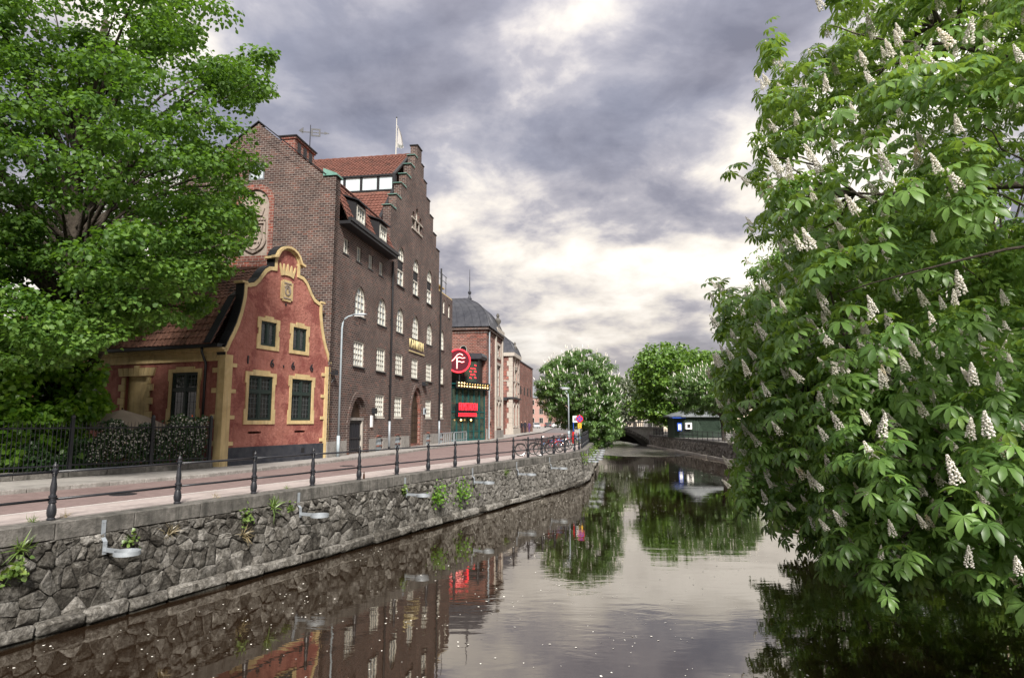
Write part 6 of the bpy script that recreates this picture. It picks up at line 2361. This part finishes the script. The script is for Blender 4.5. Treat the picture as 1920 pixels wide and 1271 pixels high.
PA = thing('parasol', 'beige parasol half hidden behind the garden fence', 'parasol', (-15.5, 25.6, 0.15), 0)
n = 8
rim = [(1.75 * math.cos(2 * PI * i / n + 0.2), 1.75 * math.sin(2 * PI * i / n + 0.2)) for i in range(n)]
m = MB()
m.add([(x, y, 1.62) for x, y in rim] + [(x * 0.5, y * 0.5, 2.02) for x, y in rim] + [(0, 0, 2.28)],
      [(i, (i + 1) % n, n + (i + 1) % n, n + i) for i in range(n)] + [(n + i, n + (i + 1) % n, 2 * n) for i in range(n)])
m.add([(x, y, 1.62) for x, y in rim] + [(x, y, 1.48) for x, y in rim], [(i, (i + 1) % n, n + (i + 1) % n, n + i) for i in range(n)])
cn = m.build('canopy', 'parasol_cloth', PA)
for x, y in rim:
    MB().tube([(0, 0, 2.24), (x * 0.5, y * 0.5, 1.99), (x * 0.98, y * 0.98, 1.6)], 0.012, 4).build('rib', 'dark_wood', cn)
MB().tube([(0, 0, 0), (0, 0, 2.35)], 0.03, 8).build('pole', 'dark_wood', PA)

# iron covers in the road
for lab, u_, s0, off in (('round iron drain cover in the road beside the second railing post', 0, 12.6, -3.6), ('round iron drain cover in the road near the brick house', 0, 24.0, -5.2)):
    p = LA_.at(s0, off)
    t = thing('drain_cover', lab, 'drain cover', (p.x, p.y, -0.012), 0, 'iron covers in the road')
    MB().lathe([(0.34, 0.0), (0.34, 0.010), (0.30, 0.012), (0.30, 0.008), (0.02, 0.008)], 24).build('cover', 'black_iron', t)

# ================================================================ trees
def shell_points(rs, n, c, r, lo=0.6, hi=1.0):
    d = unit(rs.randn(n, 3))
    k = (lo ** 3 + (hi ** 3 - lo ** 3) * rs.rand(n, 1)) ** (1 / 3)
    return np.array(c) + d * k * np.array(r), d


def leaf_clumps(rs, centers, per, rad, up=0.8, outc=None, flat=0.5):
    """positions, normals and pointing directions of leaves spread in flattened sprays round clump centres"""
    n = len(centers)
    k = per
    off = rs.randn(n, k, 3)
    off = off / np.linalg.norm(off, axis=2, keepdims=True) * (rs.rand(n, k, 1) ** 0.45)
    R = rad * (0.65 + 0.7 * rs.rand(n, 1, 1))
    pos = centers[:, None, :] + off * R * np.array([1, 1, flat])
    pos[:, :, 2] -= 0.18 * (off[:, :, 0] ** 2 + off[:, :, 1] ** 2) * R[:, :, 0]
    nrm = off * np.array([0.7, 0.7, 0.7]) + np.array([0, 0, up]) + rs.randn(n, k, 3) * 0.45
    fwd = off * np.array([1, 1, 0.3]) + np.array([0, 0, -0.55]) + rs.randn(n, k, 3) * 0.45
    return pos.reshape(-1, 3), nrm.reshape(-1, 3), fwd.reshape(-1, 3)


# ---------------------------------------------------------------- big linden on the left
rs = np.random.RandomState(21)
LX, LY = -16.7, 24.0
LIN_MASK = [(-900, -1500), (600, -1500), (575, -60), (525, 8), (540, 48), (522, 100), (512, 140), (522, 182), (485, 190), (470, 215), (480, 262), (512, 300), (484, 330),
            (455, 348), (498, 375), (476, 402), (488, 440), (455, 468), (440, 498), (448, 512), (402, 528), (405, 572), (376, 594), (350, 618), (318, 602), (288, 620), (240, 634),
            (200, 645), (120, 690), (-900, 800)]
LT = thing('linden_tree', 'large leafy linden tree filling the left side behind the fence', 'tree', (LX, LY, 0.1))
cs, _ = shell_points(rs, 2500, (LX + 0.6, LY - 1.2, 10.0), (9.2, 7.8, 9.0), 0.30, 1.0)
cs2, _ = shell_points(rs, 420, (LX + 1.5, LY - 3.0, 6.2), (6.5, 4.6, 3.8), 0.3, 1.0)
cs = np.concatenate([cs, cs2])
cs = cs[(cs[:, 2] > 3.2) & (cs[:, 1] > 15.5)]
# keep what falls inside the outline seen in the picture, leave irregular holes between the boughs
u, v, d = project(cs)
keep = in_poly(u, v, LIN_MASK)
hole = np.sin(cs[:, 0] * 1.15 + 1.0) * np.sin(cs[:, 1] * 0.95 + 0.5) * np.sin(cs[:, 2] * 1.25 + 0.3)
hole2 = np.sin(cs[:, 0] * 0.8 + 0.3) + np.sin(cs[:, 1] * 0.7 + 2.0) + np.sin(cs[:, 2] * 0.9 + 1.1)
keep &= np.where(cs[:, 2] > 8.0, (hole < 0.16) & (hole2 < 1.05), (hole < 0.32) & (hole2 < 1.6))
# an opening where the leading stem shows
keep &= ~((u > 62) & (u < 135) & (v > 15) & (v < 235) & (d < 23.5) & (rs.rand(len(u)) < 0.8))
cs = cs[keep]
inf = (u[keep] > -120) & (u[keep] < 1920) & (v[keep] > -120)
cs = np.concatenate([cs[inf][:1150], cs[~inf][:240]])
pos, nrm, fwd = leaf_clumps(rs, cs, 108, 0.74, 0.8, flat=0.38)
u, v, d = project(pos)
ok = in_poly(u, v, LIN_MASK) | (rs.rand(len(u)) < 0.012)
pos, nrm, fwd = pos[ok], nrm[ok], fwd[ok]
org = np.array([LX, LY, 0.1])
me = leaf_mesh('foliage', 'linden_leaf', HEART_V, HEART_F, pos - org, nrm, fwd, 0.10 + 0.08 * rs.rand(len(pos)), rs)
stuff(link('foliage', me, LT))
tm = MB()
TR = limb(tm, [(0, 0, -0.1), (0.05, 0, 1.5), (0.15, -0.05, 4), (0.1, -0.1, 7), (-0.25, 0, 10.5), (-0.35, 0.1, 14), (0.2, 0.2, 18)], 0.52, 0.12, 12, 0.03)
tm.build('trunk', 'bark', LT, smooth=True)
bm_ = MB()
idx = rs.permutation(len(cs))[:150]
for i in idx:
    e = Vector(cs[i] - org)
    if e.z < 3.5:
        continue
    zb = max(3.0, min(15.5, e.z * 0.62 + 0.6))
    b0 = min(TR, key=lambda p: abs(p.z - zb))
    mid = b0.lerp(e, 0.5) + Vector((0, 0, 0.9))
    limb(bm_, [b0, mid, e], 0.10 + 0.04 * rs.rand(), 0.012, 5, 0.05, rnd, 4)
limb(bm_, [TR[18], TR[18] + Vector((-1.3, 0.3, 2.6)), TR[18] + Vector((-2.2, 0.5, 6.5))], 0.24, 0.05, 8, 0.05)
limb(bm_, [TR[8], TR[8] + Vector((2.6, -1.2, 2.6)), TR[8] + Vector((5.0, -2.0, 5.4))], 0.22, 0.03, 8, 0.08)
bm_.build('branches', 'bark', LT, smooth=True)
# shoots at the foot of the trunk
SPR_MASK = [(-900, 560), (120, 600), (205, 690), (200, 725), (212, 762), (176, 790), (170, 812), (160, 850), (158, 880), (-900, 990)]
c3, _ = shell_points(rs, 620, (LX - 0.6, LY - 1.2, 2.3), (3.9, 2.2, 3.0), 0.4, 1.0)
c3 = c3[c3[:, 2] > 0.25]
# stay behind the fence line
ff = (c3[:, 0] - F0.x) * (-fd.y / FL) + (c3[:, 1] - F0.y) * (fd.x / FL)
c3 = c3[ff < -0.45]
pos, nrm, fwd = leaf_clumps(rs, c3, 50, 0.5, 0.6, flat=0.8)
u, v, d = project(pos)
ff = (pos[:, 0] - F0.x) * (-fd.y / FL) + (pos[:, 1] - F0.y) * (fd.x / FL)
ok = in_poly(u, v, SPR_MASK) & (pos[:, 2] > 0.15) & (ff < -0.06)
pos, nrm, fwd = pos[ok], nrm[ok], fwd[ok]
me = leaf_mesh('basal_shoots', 'ivy_leaf', HEART_V, HEART_F, pos - org, nrm, fwd, 0.15 + 0.10 * rs.rand(len(pos)), rs)
stuff(link('basal_shoots', me, LT))

# flowering hedge behind the fence
HG = thing('flowering_hedge', 'dense hedge with tiny white flowers behind the iron fence', 'hedge', (-13.4, 24.9, 0.1))
org = np.array([-13.4, 24.9, 0.1])
n = 9000
al = rs.rand(n) * 6.2 + 0.15
dp = 0.12 + np.abs(rs.randn(n)) * 0.38
hh = (1.75 + 0.25 * np.sin(al * 2.1) + 0.2 * np.sin(al * 5.3 + 1) - 0.28 * np.clip(al - 2.6, 0, 3)) * rs.rand(n) ** 0.6
fdir = np.array([fd.x / FL, fd.y / FL, 0])
fback = np.array([fd.y / FL, -fd.x / FL, 0])
if fback[1] < 0:
    fback = -fback
pos = np.array([F0.x, F0.y, 0.15]) + al[:, None] * fdir + dp[:, None] * fback + hh[:, None] * np.array([0, 0, 1.0])
nrm = -fback * 0.6 + np.array([0, 0, 0.6]) + rs.randn(n, 3) * 0.6
fwd = rs.randn(n, 3) + np.array([0, 0, -0.3])
me = leaf_mesh('foliage', 'hedge_leaf', HEART_V, HEART_F, pos - org, nrm, fwd, 0.07 + 0.07 * rs.rand(n), rs)
stuff(link('foliage', me, HG))
sel = (rs.rand(n) < 0.42 * (al < 4.6) * np.clip(hh / 1.3, 0, 1)) & (dp < 0.6)
fp = pos[sel] - fback * 0.06 + rs.randn(sel.sum(), 3) * 0.03
OCT_V = [(1, 0, 0), (-1, 0, 0), (0, 1, 0), (0, -1, 0), (0, 0, 1), (0, 0, -1)]
OCT_F = [(0, 2, 4), (2, 1, 4), (1, 3, 4), (3, 0, 4), (2, 0, 5), (1, 2, 5), (3, 1, 5), (0, 3, 5)]
me = leaf_mesh('flowers', 'flower_white', OCT_V, OCT_F, fp - org, rs.randn(len(fp), 3), rs.randn(len(fp), 3), 0.018 + 0.024 * rs.rand(len(fp)), rs)
stuff(link('flowers', me, HG))

# ---------------------------------------------------------------- near horse chestnut on the right
rs = np.random.RandomState(33)
CT0 = np.array([13.4, 9.0, RIGHT_Z])
CT = thing('chestnut_tree', 'huge flowering horse chestnut leaning over the water in the right foreground', 'tree', tuple(CT0))
CH_MASK = [(1555, -1500), (1545, -20), (1512, 22), (1530, 60), (1490, 95), (1465, 105), (1445, 40), (1425, 22), (1418, 60), (1400, 100), (1408, 130), (1385, 180), (1392, 250), (1376, 300), (1330, 318),
           (1345, 332), (1400, 350), (1420, 390), (1374, 425), (1392, 448), (1445, 462), (1450, 486), (1415, 492), (1405, 530), (1388, 556), (1362, 540), (1318, 506), (1300, 520),
           (1312, 565), (1293, 600), (1340, 640), (1318, 672), (1308, 700), (1338, 760), (1345, 800), (1368, 850), (1345, 870), (1342, 925), (1385, 985), (1440, 1000), (1462, 1028), (1500, 1050),
           (1535, 1085), (1590, 1120), (1640, 1165), (1695, 1150), (1715, 1085), (1770, 1085), (1800, 1140), (1850, 1115), (1890, 1150), (1940, 1180), (3500, 1400), (3500, -1500)]
EC, ER = np.array([10.6, 10.2, 5.0]), np.array([7.2, 7.6, 8.6])
cl, _ = shell_points(rs, 1500, EC, ER, 0.74, 1.0)
cl2, _ = shell_points(rs, 560, EC, ER * 0.80, 0.45, 1.0)
cl3, _ = shell_points(rs, 560, np.array([8.6, 13.2, 2.4]), np.array([5.4, 4.2, 3.9]), 0.7, 1.0)
cl4, _ = shell_points(rs, 200, np.array([7.6, 8.6, 1.2]), np.array([3.6, 3.4, 2.2]), 0.5, 1.0)
cl = np.concatenate([cl, cl2, cl3, cl4])
u, v, d = project(cl)
infr = (u > -50) & (u < 1990) & (v > -70) & (v < 1300) & (d > 0.5)
keep = (cl[:, 2] > -1.45) & (cl[:, 2] < 14) & (np.linalg.norm(cl - [0, 0, EYE], axis=1) > 5.0)
keep &= in_poly(u, v, CH_MASK) | (d < 0.5)
keep &= np.linalg.norm(cl - [0, 0, EYE], axis=1) > 5.2 + 0.6 * np.maximum(0, cl[:, 2] - 2.5) * (d > 0.5)
keep &= (d < 0.5) | (u > 1520) | (d > 8.5)
hole = np.sin(cl[:, 0] * 1.5 + 0.4) * np.sin(cl[:, 1] * 1.35 + 1.5) * np.sin(cl[:, 2] * 1.4)
keep &= (hole < 0.30) | (v > 620)
keep &= infr | (rs.rand(len(cl)) < 0.35)
cl = cl[keep]
# shoots round each bough end
S = []
for c in cl:
    k = rs.randint(2, 5)
    S.append(c + rs.randn(k, 3) * np.array([0.42, 0.42, 0.30]))
S = np.concatenate(S)
u, v, d = project(S)
S = S[(in_poly(u - 14, v, CH_MASK) | (d < 0.5)) & (S[:, 2] > -1.5) & (np.linalg.norm(S - [0, 0, EYE], axis=1) > 5.0)]
outw = unit((S - EC) / (ER ** 2))
axis = unit(outw * 0.8 + np.array([0, 0, 0.55]) + rs.randn(len(S), 3) * 0.22)
LP, LN, LF = [], [], []
for p, a in zip(S, axis):
    k = rs.randint(5, 8)
    A = Vector(a)
    t1 = A.orthogonal().normalized()
    t2 = A.cross(t1)
    ph = rs.rand() * 6.28
    for i in range(k):
        an = ph + i * 2 * PI / k + rs.randn() * 0.2
        r = np.array(t1) * math.cos(an) + np.array(t2) * math.sin(an)
        ln = 0.10 + 0.16 * rs.rand()
        LP.append(p + (a * (0.15 - 0.25 * rs.rand()) + r) * ln)
        LN.append(np.array([0, 0, 0.75]) + a * 0.55 + r * 0.28 + rs.randn(3) * 0.16)
        LF.append(r + np.array([0, 0, -0.25]) + rs.randn(3) * 0.1)
LP, LN, LF = np.array(LP), np.array(LN), np.array(LF)
u, v, d = project(LP)
ok = in_poly(u - 20, v, CH_MASK) | (d < 0.5)
LP, LN, LF = LP[ok], LN[ok], LF[ok]
u, v, d = u[ok], v[ok], d[ok]
SZ = 0.165 + 0.085 * rs.rand(len(LP))
vis = (u > 0) & (u < 1920) & (v > 0) & (v < 1271) & (d > 0)
dist = np.linalg.norm(LP - [0, 0, EYE], axis=1)
score = np.where(vis, SZ / dist, 0)
order = np.argsort(-score)
VAR = [palmate(7 if k != 2 else 6, True, 40 + k) for k in range(4)]
LOWV = [palmate(7, False, 60), palmate(5, False, 61)]
# the largest leaves are parts of their own
shared = []
for k, (tv, tf) in enumerate(VAR):
    for tint in (0.15, 0.5, 0.85):
        me = leaf_mesh('leaf', 'chestnut_leaf', tv, tf, np.zeros((1, 3)), np.array([[0, 0, 1.0]]), np.array([[0, 1.0, 0]]), np.ones(1), rs, True)
        me.attributes['tint'].data.foreach_set('value', np.full(len(me.vertices), tint, np.float32))
        shared.append(me)
near = order[:300]
r_, f_, n_ = frames(LN[near], LF[near])
for j, i in enumerate(near):
    o = link('leaf', shared[rs.randint(len(shared))], CT)
    M = Matrix(((r_[j][0], f_[j][0], n_[j][0]), (r_[j][1], f_[j][1], n_[j][1]), (r_[j][2], f_[j][2], n_[j][2])))
    o.matrix_local = Matrix.Translation(Vector(LP[i] - CT0)) @ M.to_4x4() @ Matrix.Scale(SZ[i], 4)
rest = order[300:]
hi = rest[score[rest] > 0]
lo = rest[score[rest] <= 0]
for k, (tv, tf) in enumerate(VAR):
    q = hi[k::4]
    me = leaf_mesh('foliage', 'chestnut_leaf', tv, tf, LP[q] - CT0, LN[q], LF[q], SZ[q], rs, True)
    stuff(link('foliage', me, CT))
me = leaf_mesh('foliage', 'chestnut_leaf', *LOWV[0], LP[lo] - CT0, LN[lo], LF[lo], SZ[lo] * 1.1, rs, True)
stuff(link('foliage', me, CT))


# flower candles
def candle_mesh(seed):
    rg_ = random.Random(seed)
    m = MB()
    L = 0.30
    for k in range(62):
        t = (k + 0.5) / 62
        rad = 0.050 * (1 - t) ** 0.8 + 0.006
        a = k * 2.399 + rg_.uniform(-0.3, 0.3)
        c = Vector((rad * math.cos(a), rad * math.sin(a), 0.03 + L * t))
        s_ = (0.021 if t < 0.75 else 0.013) * rg_.uniform(0.75, 1.25)
        R = Matrix.Rotation(rg_.uniform(0, 6), 3, Vector((rg_.uniform(-1, 1), rg_.uniform(-1, 1), rg_.uniform(-1, 1))).normalized())
        m.add([c + R @ (Vector(p) * s_ * (1.0 if q < 4 else 0.55)) for q, p in enumerate(OCT_V)], OCT_F)
    me = m.mesh('flower_spike', 'flower_white', False)
    return me


def stem_mesh():
    return MB().tube([(0, 0, -0.03), (0, 0, 0.30)], [0.006, 0.003], 5).mesh('flower_stem', 'flower_core')


CAND = [candle_mesh(k) for k in range(4)]
STEM = stem_mesh()
u, v, d = project(S)
vis = (u > -40) & (u < 1960) & (v > -40) & (v < 1310) & (d > 0)
outer = np.linalg.norm((S - EC) / ER, axis=1)
cand = np.where(vis & (outer > 0.62))[0]
# blossom sits on the outside of the crown: prefer shoots with nothing in front of them
cellk = (u // 36).astype(int) * 1000 + (v // 36).astype(int)
front = {}
for i in cand:
    front[cellk[i]] = min(front.get(cellk[i], 1e9), d[i])
Tq = S + unit(np.array([0, 0, 0.85]) + outw * 0.6) * 0.42
uq, vq, dq = project(Tq)
okq = in_poly(uq, vq, CH_MASK)
cand = np.array([i for i in cand if okq[i]])
isf = np.array([d[i] < front[cellk[i]] + 0.6 for i in cand])
ca, cb = cand[isf], cand[~isf]
rs.shuffle(ca)
rs.shuffle(cb)
cand = np.concatenate([ca[:265], cb[:35]])
for i in cand:
    ax = Vector(unit((np.array([0, 0, 1.0]) + outw[i] * 0.42 + rs.randn(3) * 0.16)[None])[0])
    o = link('flower_spike', CAND[rs.randint(4)], CT)
    q = ax.to_track_quat('Z', 'Y')
    sc = 0.52 + 0.36 * rs.rand()
    o.matrix_local = Matrix.Translation(Vector(S[i] + np.array(ax) * 0.25 - CT0)) @ q.to_matrix().to_4x4() @ Matrix.Scale(sc, 4)
    link('stem', STEM, o)
# the smaller, farther blossom in one mass
ce = np.concatenate([ca[265:], cb[35:]])
ce = ce[:520]

if len(ce):
    cv_ = np.array([tuple(q.co) for q in CAND[0].vertices])
    cf_ = [tuple(q.vertices) for q in CAND[0].polygons]
    axs = unit(np.array([0, 0, 1.0]) + outw[ce] * 0.42 + rs.randn(len(ce), 3) * 0.18)
    me = leaf_mesh('blossom', 'flower_white', cv_, cf_, S[ce] + axs * 0.2 - CT0, axs, rs.randn(len(ce), 3), 0.65 + 0.35 * rs.rand(len(ce)), rs)
    stuff(link('blossom', me, CT))
tm = MB()
TR = limb(tm, [(0, 0, -0.2), (-0.1, 0.1, 1.5), (-0.3, 0.2, 3.6), (-0.6, 0.3, 6), (-0.8, 0.4, 9.5), (-0.7, 0.4, 12.5)], 0.55, 0.14, 12, 0.03)
tm.build('trunk', 'bark', CT, smooth=True)
bm_ = MB()
sel = rs.permutation(len(cl))[:230]
tips = [Vector(cl[i] - CT0) for i in sel]
BIG = [(-5.5, -1.2, 4.6), (-7.0, 2.5, 6.5), (-6.0, 1.0, 8.5), (-5.8, -2.4, 2.4), (-7.2, 4.0, 3.6), (-4.5, 3.5, 10.5), (-3.5, -2.8, 7.0), (-2.0, 5.5, 6.0), (-6.4, 0.6, 1.6)]
boughs = []
for b in BIG:
    e = Vector(b)
    z0 = max(1.8, min(9, e.z * 0.55 + 0.9))
    s0 = min(TR, key=lambda p: abs(p.z - z0))
    mid = s0.lerp(e, 0.5) + Vector((0, 0, 0.7))
    boughs.append(limb(bm_, [s0, mid, e], 0.17, 0.02, 8, 0.08))
allp = [p for q in boughs for p in q[3:]] + TR[8:]
for e in tips:
    b0 = min(allp, key=lambda p: (p - e).length + (0.6 if p.z > e.z + 1.5 else 0))
    mid = b0.lerp(e, 0.5) + Vector((rnd.uniform(-.25, .25), rnd.uniform(-.25, .25), rnd.uniform(-0.1, 0.35)))
    limb(bm_, [b0, mid, e], 0.035, 0.007, 5, 0.03, rnd, 4)
bm_.build('branches', 'bark', CT, smooth=True)


# ---------------------------------------------------------------- farther trees
def far_tree(name, label, base, ells, n_clump, per, crad, lsize, mat, seed, template, trunk_r=0.3, flowers=0, hole_amp=0.5, group=None, flat=0.65):
    rs = np.random.RandomState(seed)
    t = thing(name, label, 'tree', base, 0, group)
    org = np.array(base)
    C = []
    for (c, r, share) in ells:
        p, _ = shell_points(rs, int(n_clump * share), np.array(c), np.array(r), 0.62, 1.0)
        C.append(p)
    C = np.concatenate(C)
    hole = np.sin(C[:, 0] * 1.3 + seed) * np.sin(C[:, 1] * 1.1) * np.sin(C[:, 2] * 1.5 + seed * 0.7)
    C = C[hole < hole_amp]
    C = C[C[:, 2] > -1.85]
    C += rs.randn(*C.shape) * 0.15
    pos, nrm, fwd = leaf_clumps(rs, C, per, crad, 0.7, flat=flat)
    k = pos[:, 2] > -1.95
    pos, nrm, fwd = pos[k], nrm[k], fwd[k]
    me = leaf_mesh('foliage', mat, *template, pos - org, nrm, fwd, lsize * (0.7 + 0.6 * rs.rand(len(pos))), rs)
    stuff(link('foliage', me, t))
    if flowers:
        sel = rs.permutation(len(C))[:flowers * 2]
        cc = C[sel]
        cen = np.mean([np.array(e[0]) for e in ells], axis=0)
        out = unit(cc - cen)
        keep = out[:, 2] > -0.55
        cc, out = cc[keep][:flowers], out[keep][:flowers]
        tv = [(0.16, 0, 0), (-0.08, 0.14, 0), (-0.08, -0.14, 0), (0.13, 0, 0.45), (-0.07, 0.11, 0.45), (-0.07, -0.11, 0.45), (0, 0, 1)]
        tf = [(0, 1, 4, 3), (1, 2, 5, 4), (2, 0, 3, 5), (3, 4, 6), (4, 5, 6), (5, 3, 6)]
        fp = cc + out * crad * 0.55 + rs.randn(*cc.shape) * 0.15
        me = leaf_mesh('flower_spikes', 'flower_white', tv, tf, fp - org, out * 0.5 + np.array([0, 0, 0.9]) + rs.randn(*cc.shape) * 0.2, rs.randn(*cc.shape), np.full(len(fp), 0.36), rs)
        stuff(link('flower_spikes', me, t))
    top = max(e[0][2] for e in ells) - base[2]
    m = MB()
    c0 = np.array(ells[0][0]) - org
    T = limb(m, [(0, 0, -0.2), (c0[0] * 0.15, c0[1] * 0.15, top * 0.4), (c0[0] * 0.6, c0[1] * 0.6, top * 0.8), (c0[0], c0[1], top * 1.2)], trunk_r, trunk_r * 0.25, 8, 0.03)
    m.build('trunk', 'bark', t, smooth=True)
    b = MB()
    for i in rs.permutation(len(C))[:36]:
        e = Vector(C[i] - org)
        s0 = T[min(len(T) - 1, 5 + rs.randint(9))]
        limb(b, [s0, s0.lerp(e, 0.5) + Vector((0, 0, 0.3)), e], trunk_r * 0.3, 0.02, 5, 0.06, rnd, 3)
    b.build('branches', 'bark', t, smooth=True)
    return t


PAL5 = palmate(5, False, 77)
HEART = (HEART_V, HEART_F)
far_tree('chestnut_tree', 'round flowering chestnut tree on the left quay overhanging the water', (7.0, 62, 0), [((6.2, 60.5, 5.0), (3.9, 3.8, 3.7), 0.8), ((8.0, 60, 2.1), (1.9, 2.3, 2.7), 0.25)], 620, 20, 0.52, 0.30,
         'far_leaf', 51, PAL5, 0.3, 620, 0.62)
far_tree('linden_tree', 'tall bright green linden on the right bank behind the kiosk', (24.6, 95, RIGHT_Z), [((23.2, 92, 8.6), (6.0, 5.5, 4.6), 0.75), ((21.5, 93, 4.4), (4.2, 4, 2.6), 0.3), ((27.4, 92, 6.4), (5.2, 4, 4.2), 0.4)], 640, 26, 0.95, 0.40,
         'far_linden_leaf', 52, HEART, 0.4, 0, 0.4)
far_tree('chestnut_tree', 'white flowering chestnut on the right bank in front of the kiosk roof', (23.6, 72, RIGHT_Z), [((22.2, 71.5, 5.5), (4.6, 4.0, 2.7), 1.0)], 430, 20, 0.6, 0.32, 'far_leaf', 53, PAL5, 0.28, 620, 0.55)
far_tree('chestnut_tree', 'pale flowering chestnut beyond the bridge, left of the tall linden', (22.0, 128, 0), [((21.5, 126, 5.8), (3.8, 4, 4.8), 1.0)], 300, 22, 0.8, 0.42, 'pale_leaf', 54, HEART, 0.3, 300, 0.6)
far_tree('linden_tree', 'hazy green tree at the far end of the canal', (30, 190, 0), [((28, 188, 6.5), (7, 6, 5.2), 1.0)], 260, 24, 1.3, 0.7, 'far_linden_leaf', 55, HEART, 0.4, 0, 0.5)
far_tree('linden_tree', 'dark green tree beyond the bridge at the left canal edge', (17.5, 150, 0), [((18.0, 148, 4.2), (4.2, 4, 4.2), 1.0)], 240, 24, 1.0, 0.55, 'far_leaf', 56, HEART, 0.35, 0, 0.5)
far_tree('linden_tree', 'green tree on the right bank between linden and cream house', (29.5, 118, RIGHT_Z), [((29, 117, 6.0), (5.5, 5, 5.0), 1.0)], 260, 24, 1.0, 0.5, 'far_linden_leaf', 57, HEART, 0.35, 0, 0.5)
far_tree('linden_tree', 'green tree on the right bank glimpsed behind the near chestnut', (29.0, 42, RIGHT_Z), [((28.5, 42, 7.0), (6.0, 6, 5.0), 1.0)], 320, 24, 1.0, 0.36, 'far_leaf', 58, HEART, 0.4, 0, 0.5)

far_tree('chestnut_tree', 'second flowering chestnut on the right bank, just behind the near one', (19.9, 27.5, RIGHT_Z), [((15.6, 26.5, 5.6), (5.6, 5.6, 6.4), 0.8), ((14.6, 25.5, 1.6), (4.6, 4.6, 3.2), 0.35)], 620, 22, 0.62, 0.30, 'chestnut_leaf', 59,
         PAL5, 0.4, 520, 0.45)
far_tree('linden_tree', 'green linden on the right bank between the kiosk and the second chestnut', (31.5, 96, RIGHT_Z), [((30.0, 95, 7.4), (5.6, 5, 5.0), 1.0)], 300, 24, 0.95, 0.42, 'far_linden_leaf', 60, HEART, 0.38, 0, 0.5)
